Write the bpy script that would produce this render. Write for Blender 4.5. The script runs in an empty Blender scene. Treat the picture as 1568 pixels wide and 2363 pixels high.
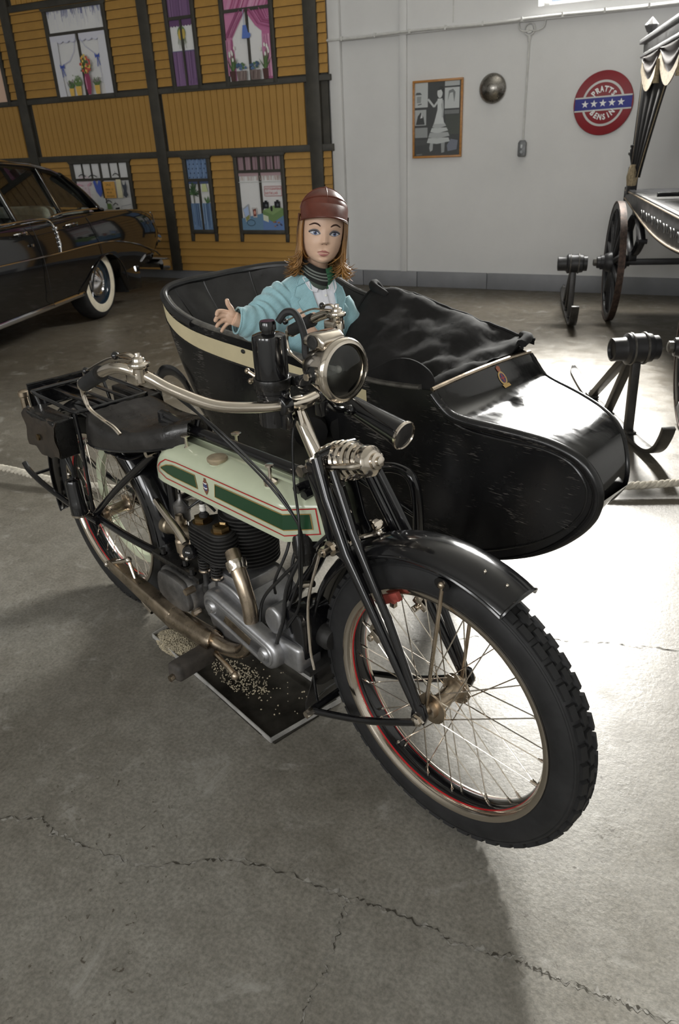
import bpy, bmesh, math, random
from mathutils import Vector, Matrix, noise as mnoise
import numpy as np

random.seed(7)
scene = bpy.context.scene
COL = scene.collection
PI = math.pi

# ------------------------------------------------------------------ camera
# camera stands at the world origin, 1.42 m up, looking along +Y, pitched down and rolled a little
CAM_F, PITCH, ROLL, CAM_H = 1689.56, 0.4711, 0.049, 1.4213
_fwd = Vector((0, math.cos(PITCH), -math.sin(PITCH)))
_right = Vector((1, 0, 0))
_down = _fwd.cross(_right)
_r2 = math.cos(ROLL) * _right + math.sin(ROLL) * _down
_d2 = -math.sin(ROLL) * _right + math.cos(ROLL) * _down
cam_data = bpy.data.cameras.new('camera')
cam = bpy.data.objects.new('camera', cam_data)
COL.objects.link(cam)
m = Matrix((( _r2.x, -_d2.x, -_fwd.x, 0), (_r2.y, -_d2.y, -_fwd.y, 0), (_r2.z, -_d2.z, -_fwd.z, CAM_H), (0, 0, 0, 1)))
cam.matrix_world = m
cam_data.sensor_fit = 'VERTICAL'
cam_data.sensor_height = 36.0
cam_data.lens = CAM_F / 2363.0 * 36.0
cam_data.clip_start = 0.05
cam_data.clip_end = 100
cam_data.dof.use_dof = True
cam_data.dof.focus_distance = 1.75
cam_data.dof.aperture_fstop = 8.0
scene.camera = cam

# ------------------------------------------------------------------ exposure, world and daylight
scene.view_settings.view_transform = 'Standard'
scene.view_settings.look = 'None'
scene.view_settings.gamma = 1.0
scene.view_settings.use_curve_mapping = False
scene.view_settings.exposure = 0.0

world = bpy.data.worlds.new('world')
scene.world = world
world.use_nodes = True
world.node_tree.nodes['Background'].inputs[0].default_value = (0.75, 0.85, 1.0, 1)
world.node_tree.nodes['Background'].inputs[1].default_value = 1.0

WALL_YAW = -0.451
W0 = Vector((1.78687, 7.52584, 0))
WD = Vector((math.cos(WALL_YAW), math.sin(WALL_YAW), 0))
WN = Vector((-WD.y, WD.x, 0))          # points from the room into the back wall

def wall_point(s, d, z):
    """s along the back wall, d metres in front of it, z up"""
    return W0 + WD * s - WN * d + Vector((0, 0, z))

def area_light(name, loc, look, sx, sy, power, color):
    l = bpy.data.lights.new(name, 'AREA')
    l.shape = 'RECTANGLE'
    l.size, l.size_y = sx, sy
    l.energy = power
    l.color = color
    o = bpy.data.objects.new(name, l)
    COL.objects.link(o)
    o.location = loc
    o.rotation_euler = (Vector(look) - Vector(loc)).to_track_quat('-Z', 'Y').to_euler()
    return o

# room: s from S_MIN to S_MAX along the back wall, depth DEPTH, ceiling height CEIL
S_MIN, S_MAX, DEPTH, CEIL = -9.0, 5.2, 11.5, 4.7
WALL_T = 0.35
# high window in the back wall, just out of frame at the top
WIN_S0, WIN_S1, WIN_Z0, WIN_Z1 = 0.13, 1.95, 2.35, 3.75
# daylight falling through that window
BACK_L = area_light('daylight_back_window', wall_point((WIN_S0 + WIN_S1) / 2, -WALL_T + 0.06, (WIN_Z0 + WIN_Z1) / 2),
                    wall_point((WIN_S0 + WIN_S1) / 2, 3.0, (WIN_Z0 + WIN_Z1) / 2 - 0.6), WIN_S1 - WIN_S0, WIN_Z1 - WIN_Z0, 820, (1.0, 0.985, 0.95))
# added spot lamp inside the same window, standing in for a low sun
_l = bpy.data.lights.new('sun_standin_spot', 'SPOT')
_l.energy = 5600
_l.shadow_soft_size = 0.50
_l.spot_size = math.radians(43)
_l.spot_blend = 1.0
_l.color = (1.0, 0.97, 0.9)
SUN_SPOT = bpy.data.objects.new('sun_standin_spot', _l)
COL.objects.link(SUN_SPOT)
SUN_SPOT.location = wall_point(0.85, 0.05, 2.75)
SUN_SPOT.rotation_euler = (Vector((1.5, 3.6, 0.0)) - SUN_SPOT.location).to_track_quat('-Z', 'Y').to_euler()
# fill lamps added in unseen window openings behind the photographer
FRONT_WINS = [(-3.6, -2.0), (-1.0, 0.6), (1.6, 3.2)]
FRONT_Z = (1.7, 3.3)
for i, (a, b) in enumerate(FRONT_WINS):
    area_light('front_fill_lamp', wall_point((a + b) / 2, DEPTH + 0.1, sum(FRONT_Z) / 2), wall_point((a + b) / 2 - 0.3, DEPTH - 3, 1.6), b - a, FRONT_Z[1] - FRONT_Z[0], 72, (1.0, 0.99, 0.97))

# ------------------------------------------------------------------ helpers
def lin(c):
    """#rrggbb or 0-255 triple (sRGB) -> linear RGBA"""
    if isinstance(c, str):
        c = c.lstrip('#')
        c = [int(c[i:i + 2], 16) for i in (0, 2, 4)]
    out = []
    for x in c:
        x = x / 255.0
        out.append(x / 12.92 if x <= 0.04045 else ((x + 0.055) / 1.055) ** 2.4)
    return (out[0], out[1], out[2], 1.0)

def mat(name, color, rough=0.5, metal=0.0, spec=0.5, coat=0.0, var=0.0, vscale=8.0, color2=None, bump=0.0, bscale=60.0, rvar=0.0, stretch=None, trans=0.0, alpha=1.0, sheen=0.0):
    mt = bpy.data.materials.new(name)
    mt.use_nodes = True
    nt = mt.node_tree
    b = nt.nodes['Principled BSDF']
    col = lin(color) if not (isinstance(color, tuple) and len(color) == 4) else color
    b.inputs['Base Color'].default_value = col
    b.inputs['Roughness'].default_value = rough
    b.inputs['Metallic'].default_value = metal
    b.inputs['Specular IOR Level'].default_value = spec
    b.inputs['Coat Weight'].default_value = coat
    b.inputs['Coat Roughness'].default_value = 0.05
    b.inputs['Transmission Weight'].default_value = trans
    b.inputs['Alpha'].default_value = alpha
    if sheen:
        b.inputs['Sheen Weight'].default_value = sheen
    if var or color2 or bump or rvar:
        tc = nt.nodes.new('ShaderNodeTexCoord')
        vec = tc.outputs['Object']
        if stretch:
            mp = nt.nodes.new('ShaderNodeMapping')
            mp.inputs['Scale'].default_value = stretch
            nt.links.new(vec, mp.inputs[0])
            vec = mp.outputs[0]
        if var or color2 or rvar:
            n = nt.nodes.new('ShaderNodeTexNoise')
            n.inputs['Scale'].default_value = vscale
            n.inputs['Detail'].default_value = 6
            n.inputs['Roughness'].default_value = 0.65
            nt.links.new(vec, n.inputs['Vector'])
            if var or color2:
                cr = nt.nodes.new('ShaderNodeValToRGB')
                c2 = lin(color2) if color2 else None
                lo = tuple(max(0, x * (1 - var)) for x in col[:3]) + (1,)
                hi = c2 if c2 else tuple(min(1, x * (1 + var)) for x in col[:3]) + (1,)
                cr.color_ramp.elements[0].position = 0.35
                cr.color_ramp.elements[1].position = 0.68
                cr.color_ramp.elements[0].color = lo
                cr.color_ramp.elements[1].color = hi
                nt.links.new(n.outputs['Fac'], cr.inputs[0])
                nt.links.new(cr.outputs[0], b.inputs['Base Color'])
            if rvar:
                mr = nt.nodes.new('ShaderNodeMapRange')
                mr.inputs['From Min'].default_value = 0.3
                mr.inputs['From Max'].default_value = 0.7
                mr.inputs['To Min'].default_value = max(0.02, rough - rvar)
                mr.inputs['To Max'].default_value = min(1, rough + rvar)
                nt.links.new(n.outputs['Fac'], mr.inputs['Value'])
                nt.links.new(mr.outputs[0], b.inputs['Roughness'])
        if bump:
            n2 = nt.nodes.new('ShaderNodeTexNoise')
            n2.inputs['Scale'].default_value = bscale
            n2.inputs['Detail'].default_value = 4
            nt.links.new(vec, n2.inputs['Vector'])
            bp = nt.nodes.new('ShaderNodeBump')
            bp.inputs['Strength'].default_value = bump
            bp.inputs['Distance'].default_value = 0.004
            nt.links.new(n2.outputs['Fac'], bp.inputs['Height'])
            nt.links.new(bp.outputs[0], b.inputs['Normal'])
    return mt

_pm = {}
def paint(hexcol, rough=0.65):
    k = (hexcol, rough)
    if k not in _pm:
        c = lin(hexcol)
        g = (c[0] + c[1] + c[2]) / 3
        c = [x * .78 + g * .22 for x in c[:3]]
        _pm[k] = mat('paint_' + hexcol.strip('#'), tuple(min(.84, x * 1.45 + .008) for x in c[:3]) + (1.0,), rough, spec=0.3)
    return _pm[k]

def spline(pts, n=8, closed=False):
    """Catmull-Rom through the points"""
    P = [np.array(p, float) for p in pts]
    L = len(P)
    out = []
    rng = range(L) if closed else range(L - 1)
    for i in rng:
        p1, p2 = P[i], P[(i + 1) % L]
        p0 = P[i - 1] if (closed or i > 0) else 2 * p1 - p2
        p3 = P[(i + 2) % L] if (closed or i + 2 < L) else 2 * p2 - p1
        for k in range(n):
            t = k / n
            out.append(tuple(0.5 * ((2 * p1) + (-p0 + p2) * t + (2 * p0 - 5 * p1 + 4 * p2 - p3) * t * t + (-p0 + 3 * p1 - 3 * p2 + p3) * t ** 3)))
    if not closed:
        out.append(tuple(P[-1]))
    return out

def frame_of(axis):
    a = Vector(axis).normalized()
    t = Vector((0, 0, 1)) if abs(a.z) < 0.9 else Vector((1, 0, 0))
    x = t.cross(a).normalized()
    return x, a.cross(x).normalized(), a

class MB:
    def __init__(self):
        self.v, self.f, self.m = [], [], []
    def add(self, verts, faces, mi=0):
        o = len(self.v)
        self.v += [tuple(map(float, p)) for p in verts]
        self.f += [tuple(i + o for i in f) for f in faces]
        self.m += [mi] * len(faces)
        return self
    def poly(self, pts, mi=0):
        return self.add(pts, [tuple(range(len(pts)))], mi)
    def box(self, c, size, R=None, mi=0):
        hx, hy, hz = size[0] / 2, size[1] / 2, size[2] / 2
        vs = [Vector((x, y, z)) for x in (-hx, hx) for y in (-hy, hy) for z in (-hz, hz)]
        if R is not None:
            vs = [R @ p for p in vs]
        c = Vector(c)
        return self.add([p + c for p in vs], [(0, 1, 3, 2), (4, 6, 7, 5), (0, 4, 5, 1), (2, 3, 7, 6), (0, 2, 6, 4), (1, 5, 7, 3)], mi)
    def box2(self, a, b, mi=0):
        return self.box([(a[i] + b[i]) / 2 for i in range(3)], [abs(b[i] - a[i]) for i in range(3)], None, mi)
    def hexa(self, v8, mi=0):
        """bottom ring of four, top ring of four"""
        return self.add(v8, [(3, 2, 1, 0), (4, 5, 6, 7), (0, 1, 5, 4), (1, 2, 6, 5), (2, 3, 7, 6), (3, 0, 4, 7)], mi)
    def rings(self, rings, mi=0, cap0=True, cap1=True, closed=False):
        n = len(rings[0])
        vs = [p for r in rings for p in r]
        fs = []
        R = len(rings)
        for i in range(R if closed else R - 1):
            j = (i + 1) % R
            for k in range(n):
                k2 = (k + 1) % n
                fs.append((i * n + k, i * n + k2, j * n + k2, j * n + k))
        if not closed:
            if cap0: fs.append(tuple(range(n - 1, -1, -1)))
            if cap1: fs.append(tuple((R - 1) * n + k for k in range(n)))
        return self.add(vs, fs, mi)
    def tube(self, pts, r, n=10, mi=0, closed=False, cap=True, sq=None, up=None):
        """swept round (or flattened, sq=(a,b)) section along a path"""
        P = [Vector(p) for p in pts]
        L = len(P)
        T = []
        for i in range(L):
            if closed:
                t = P[(i + 1) % L] - P[i - 1]
            else:
                t = P[min(i + 1, L - 1)] - P[max(i - 1, 0)]
            T.append(t.normalized())
        if up is not None:
            x = T[0].cross(Vector(up)).normalized()
        else:
            x = frame_of(T[0])[0]
        rings = []
        for i in range(L):
            x = (x - T[i] * x.dot(T[i]))
            if x.length < 1e-6: x = frame_of(T[i])[0]
            x = x.normalized()
            if up is not None:
                xx = T[i].cross(Vector(up))
                if xx.length > 1e-4: x = xx.normalized()
            y = T[i].cross(x)
            rr = r[i] if isinstance(r, (list, tuple)) else r
            a, b = (sq if sq else (1, 1))
            rings.append([P[i] + (x * math.cos(2 * PI * k / n) * a + y * math.sin(2 * PI * k / n) * b) * rr for k in range(n)])
        return self.rings(rings, mi, cap, cap, closed)
    def cyl(self, a, b, r, n=16, mi=0, r2=None):
        return self.tube([a, b], [r, r if r2 is None else r2], n, mi)
    def lathe(self, o, axis, prof, n=32, mi=0, cap=True, closed_prof=False):
        """profile of (radius, height along axis)"""
        x, y, a = frame_of(axis)
        o = Vector(o)
        rings = []
        for r, h in prof:
            rings.append([o + a * h + (x * math.cos(2 * PI * k / n) + y * math.sin(2 * PI * k / n)) * max(r, 1e-5) for k in range(n)])
        return self.rings(rings, mi, cap, cap, closed_prof)
    def prism(self, poly, o, ex, ey, depth, mi=0):
        """2-D outline in the frame (o; ex, ey), extruded both ways by depth/2 along ex x ey"""
        ex, ey, o = Vector(ex), Vector(ey), Vector(o)
        n = ex.cross(ey).normalized() * (depth / 2)
        a = [o + ex * p[0] + ey * p[1] - n for p in poly]
        b = [o + ex * p[0] + ey * p[1] + n for p in poly]
        k = len(poly)
        fs = [tuple(range(k - 1, -1, -1)), tuple(range(k, 2 * k))] + [(i, (i + 1) % k, k + (i + 1) % k, k + i) for i in range(k)]
        return self.add(a + b, fs, mi)
    def ball(self, c, r, nu=16, nv=10, mi=0, R=None):
        rx, ry, rz = r if isinstance(r, (list, tuple)) else (r, r, r)
        c = Vector(c)
        rings = []
        for j in range(nv + 1):
            t = PI * j / nv
            ring = []
            for i in range(nu):
                p = 2 * PI * i / nu
                q = Vector((rx * max(math.sin(t), 1e-4) * math.cos(p), ry * max(math.sin(t), 1e-4) * math.sin(p), rz * math.cos(t)))
                ring.append(c + (R @ q if R is not None else q))
            rings.append(ring)
        return self.rings(rings, mi)
    def grid(self, P, mi=0, closed_u=False):
        """P[i][j] points"""
        R, C = len(P), len(P[0])
        fs = []
        for i in range(R - 1):
            for j in range(C if closed_u else C - 1):
                j2 = (j + 1) % C
                fs.append((i * C + j, i * C + j2, (i + 1) * C + j2, (i + 1) * C + j))
        return self.add([p for r in P for p in r], fs, mi)
    def mesh(self, name, mats, smooth=35, bevel=0.0, bseg=2, weld=False):
        me = bpy.data.meshes.new(name)
        me.from_pydata(self.v, [], self.f)
        for i, x in enumerate(self.m):
            me.polygons[i].material_index = x
        bm = bmesh.new()
        bm.from_mesh(me)
        if weld:
            bmesh.ops.remove_doubles(bm, verts=bm.verts, dist=1e-5)
        bmesh.ops.recalc_face_normals(bm, faces=bm.faces)
        if bevel:
            es = [e for e in bm.edges if len(e.link_faces) == 2 and e.calc_face_angle(0) > 0.5]
            bmesh.ops.bevel(bm, geom=es, offset=bevel, segments=bseg, profile=0.5, affect='EDGES', clamp_overlap=True)
        bm.to_mesh(me)
        bm.free()
        for mt in (mats if isinstance(mats, (list, tuple)) else [mats]):
            me.materials.append(mt)
        if smooth:
            me.polygons.foreach_set('use_smooth', [True] * len(me.polygons))
            me.set_sharp_from_angle(angle=math.radians(smooth))
        return me
    def build(self, name, mats, parent=None, smooth=35, bevel=0.0, bseg=2, weld=False, label=None):
        return link(name, self.mesh(name, mats, smooth, bevel, bseg, weld), parent, label)

def link(name, data, parent=None, label=None):
    o = bpy.data.objects.new(name, data)
    COL.objects.link(o)
    if parent is not None:
        o.parent = parent
    if label:
        o['label'] = label
    return o

def tag(o, label=None, cat=None, group=None, kind=None):
    if label: o['label'] = label
    if cat: o['category'] = cat
    if group: o['group'] = group
    if kind: o['kind'] = kind
    return o

def thing(name, label, cat, loc=(0, 0, 0), rotz=0.0, group=None, kind=None):
    o = bpy.data.objects.new(name, None)
    o.empty_display_size = 0.1
    COL.objects.link(o)
    o.location = loc
    o.rotation_euler = (0, 0, rotz)
    return tag(o, label, cat, group, kind)

def text_mesh(txt, size, font_spacing=1.0, extrude=0.0, bold=0.0):
    cu = bpy.data.curves.new('txt', 'FONT')
    cu.body = txt
    cu.size = size
    cu.align_x = 'CENTER'
    cu.align_y = 'CENTER'
    cu.space_character = font_spacing
    cu.extrude = extrude
    cu.offset = bold
    cu.resolution_u = 3
    o = bpy.data.objects.new('txt', cu)
    COL.objects.link(o)
    dg = bpy.context.evaluated_depsgraph_get()
    me = bpy.data.meshes.new_from_object(o.evaluated_get(dg))
    vs = [tuple(v.co) for v in me.vertices]
    fs = [tuple(p.vertices) for p in me.polygons]
    bpy.data.objects.remove(o)
    bpy.data.curves.remove(cu)
    bpy.data.meshes.remove(me)
    return vs, fs

class Painter:
    """flat painted picture in the plane x-z, facing -y; later strokes lie a hair in front"""
    def __init__(self, y=0.0, step=0.0002):
        self.mb, self.mats, self.y, self.step = MB(), [], y, step
    def idx(self, c):
        mt = paint(c)
        if mt not in self.mats: self.mats.append(mt)
        return self.mats.index(mt)
    def poly(self, pts, c):
        self.y -= self.step
        self.mb.poly([(x, self.y, z) for x, z in pts], self.idx(c))
    def rect(self, x0, z0, x1, z1, c):
        self.poly([(x0, z0), (x1, z0), (x1, z1), (x0, z1)], c)
    def ell(self, x, z, rx, rz, c, n=14):
        self.poly([(x + rx * math.cos(2 * PI * k / n), z + rz * math.sin(2 * PI * k / n)) for k in range(n)], c)
    def ring(self, x, z, rx, rz, w, c, n=24):
        for k in range(n):
            a, b = 2 * PI * k / n, 2 * PI * (k + 1) / n
            self.mb.poly([(x + (rx - w) * math.cos(a), self.y - self.step, z + (rz - w) * math.sin(a)), (x + rx * math.cos(a), self.y - self.step, z + rz * math.sin(a)),
                          (x + rx * math.cos(b), self.y - self.step, z + rz * math.sin(b)), (x + (rx - w) * math.cos(b), self.y - self.step, z + (rz - w) * math.sin(b))], self.idx(c))
        self.y -= self.step
    def line(self, pts, w, c):
        for (x0, z0), (x1, z1) in zip(pts, pts[1:]):
            dx, dz = x1 - x0, z1 - z0
            L = math.hypot(dx, dz) or 1
            nx, nz = -dz / L * w / 2, dx / L * w / 2
            self.poly([(x0 + nx, z0 + nz), (x0 - nx, z0 - nz), (x1 - nx, z1 - nz), (x1 + nx, z1 + nz)], c)
            self.y += self.step * 0.98
        self.y -= self.step
    def text(self, txt, x, z, size, c, sx=1.0, rot=0.0, bold=0.0):
        vs, fs = text_mesh(txt, size, bold=bold)
        self.y -= self.step
        ca, sa = math.cos(rot), math.sin(rot)
        self.mb.add([(x + (p[0] * sx) * ca - p[1] * sa, self.y, z + (p[0] * sx) * sa + p[1] * ca) for p in vs], fs, self.idx(c))
    def build(self, name, parent, label=None):
        return self.mb.build(name, self.mats, parent, smooth=0, label=label)

# ------------------------------------------------------------------ shared materials
def glass_mat(name, tint=(1, 1, 1), gloss=0.06, rough=0.02):
    mt = bpy.data.materials.new(name)
    mt.use_nodes = True
    nt = mt.node_tree
    nt.nodes.remove(nt.nodes['Principled BSDF'])
    tr = nt.nodes.new('ShaderNodeBsdfTransparent')
    tr.inputs[0].default_value = (*tint, 1)
    gl = nt.nodes.new('ShaderNodeBsdfGlossy')
    gl.inputs['Roughness'].default_value = rough
    mx = nt.nodes.new('ShaderNodeMixShader')
    fr = nt.nodes.new('ShaderNodeFresnel')
    fr.inputs[0].default_value = 1.45
    mt_ = nt.nodes.new('ShaderNodeMath')
    mt_.operation = 'MULTIPLY'
    mt_.inputs[1].default_value = gloss / 0.04
    nt.links.new(fr.outputs[0], mt_.inputs[0])
    nt.links.new(mt_.outputs[0], mx.inputs[0])
    nt.links.new(tr.outputs[0], mx.inputs[1])
    nt.links.new(gl.outputs[0], mx.inputs[2])
    nt.links.new(mx.outputs[0], nt.nodes['Material Output'].inputs[0])
    return mt

M = {}
M['wall'] = mat('white_wall_paint', (0.68, 0.68, 0.675, 1), 0.6, var=0.04, vscale=1.3, bump=0.08, bscale=14)
M['base_grey'] = mat('grey_skirting_paint', (0.22, 0.225, 0.24, 1), 0.5, var=0.1, vscale=3)
M['ceiling'] = mat('ceiling_paint', (0.5, 0.49, 0.46, 1), 0.8)
M['glass'] = glass_mat('window_glass', (0.97, 0.98, 0.97), 0.05)
M['yellow'] = mat('ochre_plank_paint', (0.45, 0.25, 0.058, 1), 0.55, var=0.08, vscale=4, stretch=(1, 1, 3), bump=0.03, bscale=40)
M['yellow_v'] = mat('ochre_board_paint', (0.45, 0.25, 0.058, 1), 0.55, var=0.08, vscale=4, stretch=(6, 1, 1), bump=0.03, bscale=40)
M['dark_timber'] = mat('dark_timber_paint', (0.05, 0.046, 0.036, 1), 0.55, var=0.25, vscale=6)
M['conduit'] = mat('painted_conduit', (0.6, 0.6, 0.58, 1), 0.5, var=0.1, vscale=20)

def floor_material():
    mt = bpy.data.materials.new('worn_concrete')
    mt.use_nodes = True
    nt = mt.node_tree
    N, Lk = nt.nodes, nt.links
    b = N['Principled BSDF']
    tc = N.new('ShaderNodeTexCoord')
    def noise(scale, detail=8, rough=0.6, dist=0.0):
        n = N.new('ShaderNodeTexNoise')
        n.inputs['Scale'].default_value = scale
        n.inputs['Detail'].default_value = detail
        n.inputs['Roughness'].default_value = rough
        n.inputs['Distortion'].default_value = dist
        Lk.new(tc.outputs['Object'], n.inputs['Vector'])
        return n.outputs['Fac']
    def ramp(fac, stops):
        r = N.new('ShaderNodeValToRGB')
        while len(r.color_ramp.elements) < len(stops): r.color_ramp.elements.new(0.5)
        for e, (p, c) in zip(r.color_ramp.elements, stops):
            e.position, e.color = p, c
        Lk.new(fac, r.inputs[0])
        return r.outputs[0]
    def mix(a, bb, fac, mode='MIX'):
        mx = N.new('ShaderNodeMix')
        mx.data_type, mx.blend_type = 'RGBA', mode
        for s, x in ((0, fac), (6, a), (7, bb)):
            if hasattr(x, 'links') or hasattr(x, 'is_linked'):
                Lk.new(x, mx.inputs[s])
            else:
                mx.inputs[s].default_value = x
        return mx.outputs[2]
    base = ramp(noise(1.1, 8, 0.62, 0.5), [(0.30, (0.150, 0.138, 0.112, 1)), (0.5, (0.225, 0.212, 0.182, 1)), (0.70, (0.285, 0.275, 0.245, 1))])
    # brownish floor towards the back wall, its colour also darkened for weaker light there
    sep = N.new('ShaderNodeSeparateXYZ')
    Lk.new(tc.outputs['Object'], sep.inputs[0])
    mr = N.new('ShaderNodeMapRange')
    mr.inputs['From Min'].default_value = -6.3
    mr.inputs['From Max'].default_value = -3.6
    Lk.new(sep.outputs['Y'], mr.inputs['Value'])
    brown = ramp(noise(0.8, 9, 0.65, 0.4), [(0.3, (0.080, 0.068, 0.048, 1)), (0.7, (0.165, 0.142, 0.108, 1))])
    base = mix(base, brown, mr.outputs[0])
    fine = ramp(noise(110, 4, 0.65), [(0.34, (0.62, 0.62, 0.62, 1)), (0.62, (1.14, 1.14, 1.14, 1))])
    base = mix(base, fine, 0.8, 'MULTIPLY')
    blot = ramp(noise(15, 8, 0.7, 0.3), [(0.32, (0.70, 0.695, 0.68, 1)), (0.64, (1.0, 1.0, 1.0, 1))])
    base = mix(base, blot, 0.9, 'MULTIPLY')
    # pale scuffs
    pale = ramp(noise(6.5, 12, 0.75, 0.8), [(0.56, (0, 0, 0, 1)), (0.68, (1, 1, 1, 1))])
    base = mix(base, (0.36, 0.35, 0.32, 1), mix((0, 0, 0, 1), (0.62, 0.62, 0.62, 1), pale))
    # pits and stains
    pit = ramp(noise(48, 6, 0.62, 0.6), [(0.63, (0, 0, 0, 1)), (0.67, (1, 1, 1, 1))])
    region = ramp(noise(1.7, 4, 0.5), [(0.40, (0, 0, 0, 1)), (0.62, (1, 1, 1, 1))])
    base = mix(base, (0.07, 0.06, 0.045, 1), mix((0, 0, 0, 1), pit, region))
    Lk.new(base, b.inputs['Base Color'])
    rr = N.new('ShaderNodeMapRange')
    rr.inputs['From Min'].default_value = 0.3
    rr.inputs['From Max'].default_value = 0.7
    rr.inputs['To Min'].default_value = 0.30
    rr.inputs['To Max'].default_value = 0.52
    Lk.new(noise(9, 8, 0.65), rr.inputs['Value'])
    Lk.new(rr.outputs[0], b.inputs['Roughness'])
    bp = N.new('ShaderNodeBump')
    bp.inputs['Strength'].default_value = 0.22
    bp.inputs['Distance'].default_value = 0.004
    mm = N.new('ShaderNodeMath')
    mm.operation = 'ADD'
    Lk.new(noise(70, 6, 0.7), mm.inputs[0])
    Lk.new(noise(12, 6, 0.6), mm.inputs[1])
    Lk.new(mm.outputs[0], bp.inputs['Height'])
    Lk.new(bp.outputs[0], b.inputs['Normal'])
    return mt
M['floor'] = floor_material()
M['crack'] = mat('concrete_crack', (0.045, 0.04, 0.03, 1), 0.9)
M['crack_edge'] = mat('crumbled_concrete_edge', (0.27, 0.26, 0.235, 1), 0.8, var=0.3, vscale=60)

# ------------------------------------------------------------------ room shell (frame: x along the back wall, y into it)
def wall_thing(name, label, cat, kind=None, s=0.0, d=0.0, z=0.0):
    return thing(name, label, cat, wall_point(s, d, z), WALL_YAW, kind=kind)

def struct(name, mb, mt, label=None, **k):
    o = mb.build(name, mt, None, **k)
    o.location = W0
    o.rotation_euler = (0, 0, WALL_YAW)
    tag(o, label, None, None, 'structure')
    return o

mb = MB()
mb.poly([(S_MIN, -DEPTH, 0), (S_MAX, -DEPTH, 0), (S_MAX, 0, 0), (S_MIN, 0, 0)])
floor = struct('floor', mb, M['floor'], 'worn grey concrete floor with cracks and stains', smooth=0)
mb = MB()
mb.box2((S_MIN, -DEPTH, CEIL), (S_MAX, WALL_T, CEIL + 0.2))
struct('ceiling', mb, M['ceiling'], 'pale ceiling of the hall', smooth=0)
mb = MB()
mb.box2((S_MIN, 0, 0), (WIN_S0, WALL_T, CEIL))
mb.box2((WIN_S1, 0, 0), (S_MAX, WALL_T, CEIL))
mb.box2((WIN_S0, 0, 0), (WIN_S1, WALL_T, WIN_Z0))
mb.box2((WIN_S0, 0, WIN_Z1), (WIN_S1, WALL_T, CEIL))
wb = struct('wall_back', mb, M['wall'], 'white plastered wall behind the sidecar', smooth=0)
# shallow pilasters and the panel joint above the ledge
mb = MB(); mb.box2((-1.84, -0.05, 0), (-1.72, 0, CEIL)); mb.build('pilaster', M['wall'], wb, bevel=0.006)
mb = MB(); mb.box2((-1.125, -0.025, 0), (-1.055, 0, CEIL)); mb.build('pilaster', M['wall'], wb, bevel=0.006)
mb = MB(); mb.box2((-0.625, -0.004, 2.30), (-0.612, 0.0, CEIL)); mb.build('panel_joint', M['conduit'], wb)
mb = MB()
mb.box2((S_MIN - WALL_T, -DEPTH, 0), (S_MIN, WALL_T, CEIL))
struct('wall_left', mb, M['wall'], 'white wall of the hall on the car side', smooth=0)
mb = MB()
mb.box2((S_MAX, -DEPTH, 0), (S_MAX + WALL_T, WALL_T, CEIL))
struct('wall_right', mb, M['wall'], 'white wall of the hall beyond the hearse carriage', smooth=0)
mb = MB()
edges = [S_MIN] + [x for w in FRONT_WINS for x in w] + [S_MAX]
for i in range(0, len(edges), 2):
    mb.box2((edges[i], -DEPTH - WALL_T, 0), (edges[i + 1], -DEPTH, CEIL))
for a, b in FRONT_WINS:
    mb.box2((a, -DEPTH - WALL_T, 0), (b, -DEPTH, FRONT_Z[0]))
    mb.box2((a, -DEPTH - WALL_T, FRONT_Z[1]), (b, -DEPTH, CEIL))
struct('wall_front', mb, M['wall'], 'white wall with openings for the fill lamps behind the viewer', smooth=0)

# grey skirting in lengths
bb = thing('baseboard_back', 'grey painted skirting along the foot of the white wall', None, W0, WALL_YAW, kind='structure')
xs = [S_MIN, -1.55, -0.94, -0.20, 1.0, 2.6, S_MAX]
for a, b in zip(xs, xs[1:]):
    mb = MB(); mb.box2((a + 0.003, -0.028, 0.0), (b - 0.003, -0.001, 0.155)); mb.build('skirting_board', M['base_grey'], bb, bevel=0.004)

# ledge with the pipe running along the wall
tr = thing('trim_1', 'dusty white ledge and pipe running high along the white wall', None, W0, WALL_YAW, kind='structure')
mb = MB(); mb.box2((-1.95, -0.035, 2.245), (S_MAX - 0.01, 0, 2.28)); mb.build('ledge', M['wall'], tr, bevel=0.004)
mb = MB(); mb.tube([(x, -0.052 - 0.002 * math.sin(x * 9), 2.262 + 0.004 * math.sin(x * 5)) for x in np.linspace(-1.93, S_MAX - 0.02, 60)], 0.011, 8); mb.build('pipe', M['conduit'], tr)
for x in np.arange(-1.7, 2.2, 0.34):
    mb = MB(); mb.box2((x, -0.068, 2.245), (x + 0.014, -0.034, 2.282)); mb.build('pipe_clip', M['conduit'], tr)

# the high window, with its frame, mullions and panes
wn = thing('window_1', 'high window with pale frame cut off at the top of the picture', None, W0, WALL_YAW, kind='structure')
mb = MB()
fw = 0.05
yf = 0.24
for a, b in (((WIN_S0, yf, WIN_Z0), (WIN_S0 + fw, yf + .05, WIN_Z1)), ((WIN_S1 - fw, yf, WIN_Z0), (WIN_S1, yf + .05, WIN_Z1)), ((WIN_S0, yf, WIN_Z0), (WIN_S1, yf + .05, WIN_Z0 + fw)), ((WIN_S0, yf, WIN_Z1 - fw), (WIN_S1, yf + .05, WIN_Z1))):
    m1 = MB(); m1.box2(a, b); m1.build('window_frame', M['conduit'], wn, bevel=0.004)
xm = (WIN_S0 + WIN_S1) / 2
zm = (WIN_Z0 + WIN_Z1) / 2
m1 = MB(); m1.box2((xm - .015, yf, WIN_Z0), (xm + .015, yf + .04, WIN_Z1)); m1.build('mullion', M['conduit'], wn)
m1 = MB(); m1.box2((WIN_S0, yf, zm - .015), (WIN_S1, yf + .04, zm + .015)); m1.build('transom', M['conduit'], wn)
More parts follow.
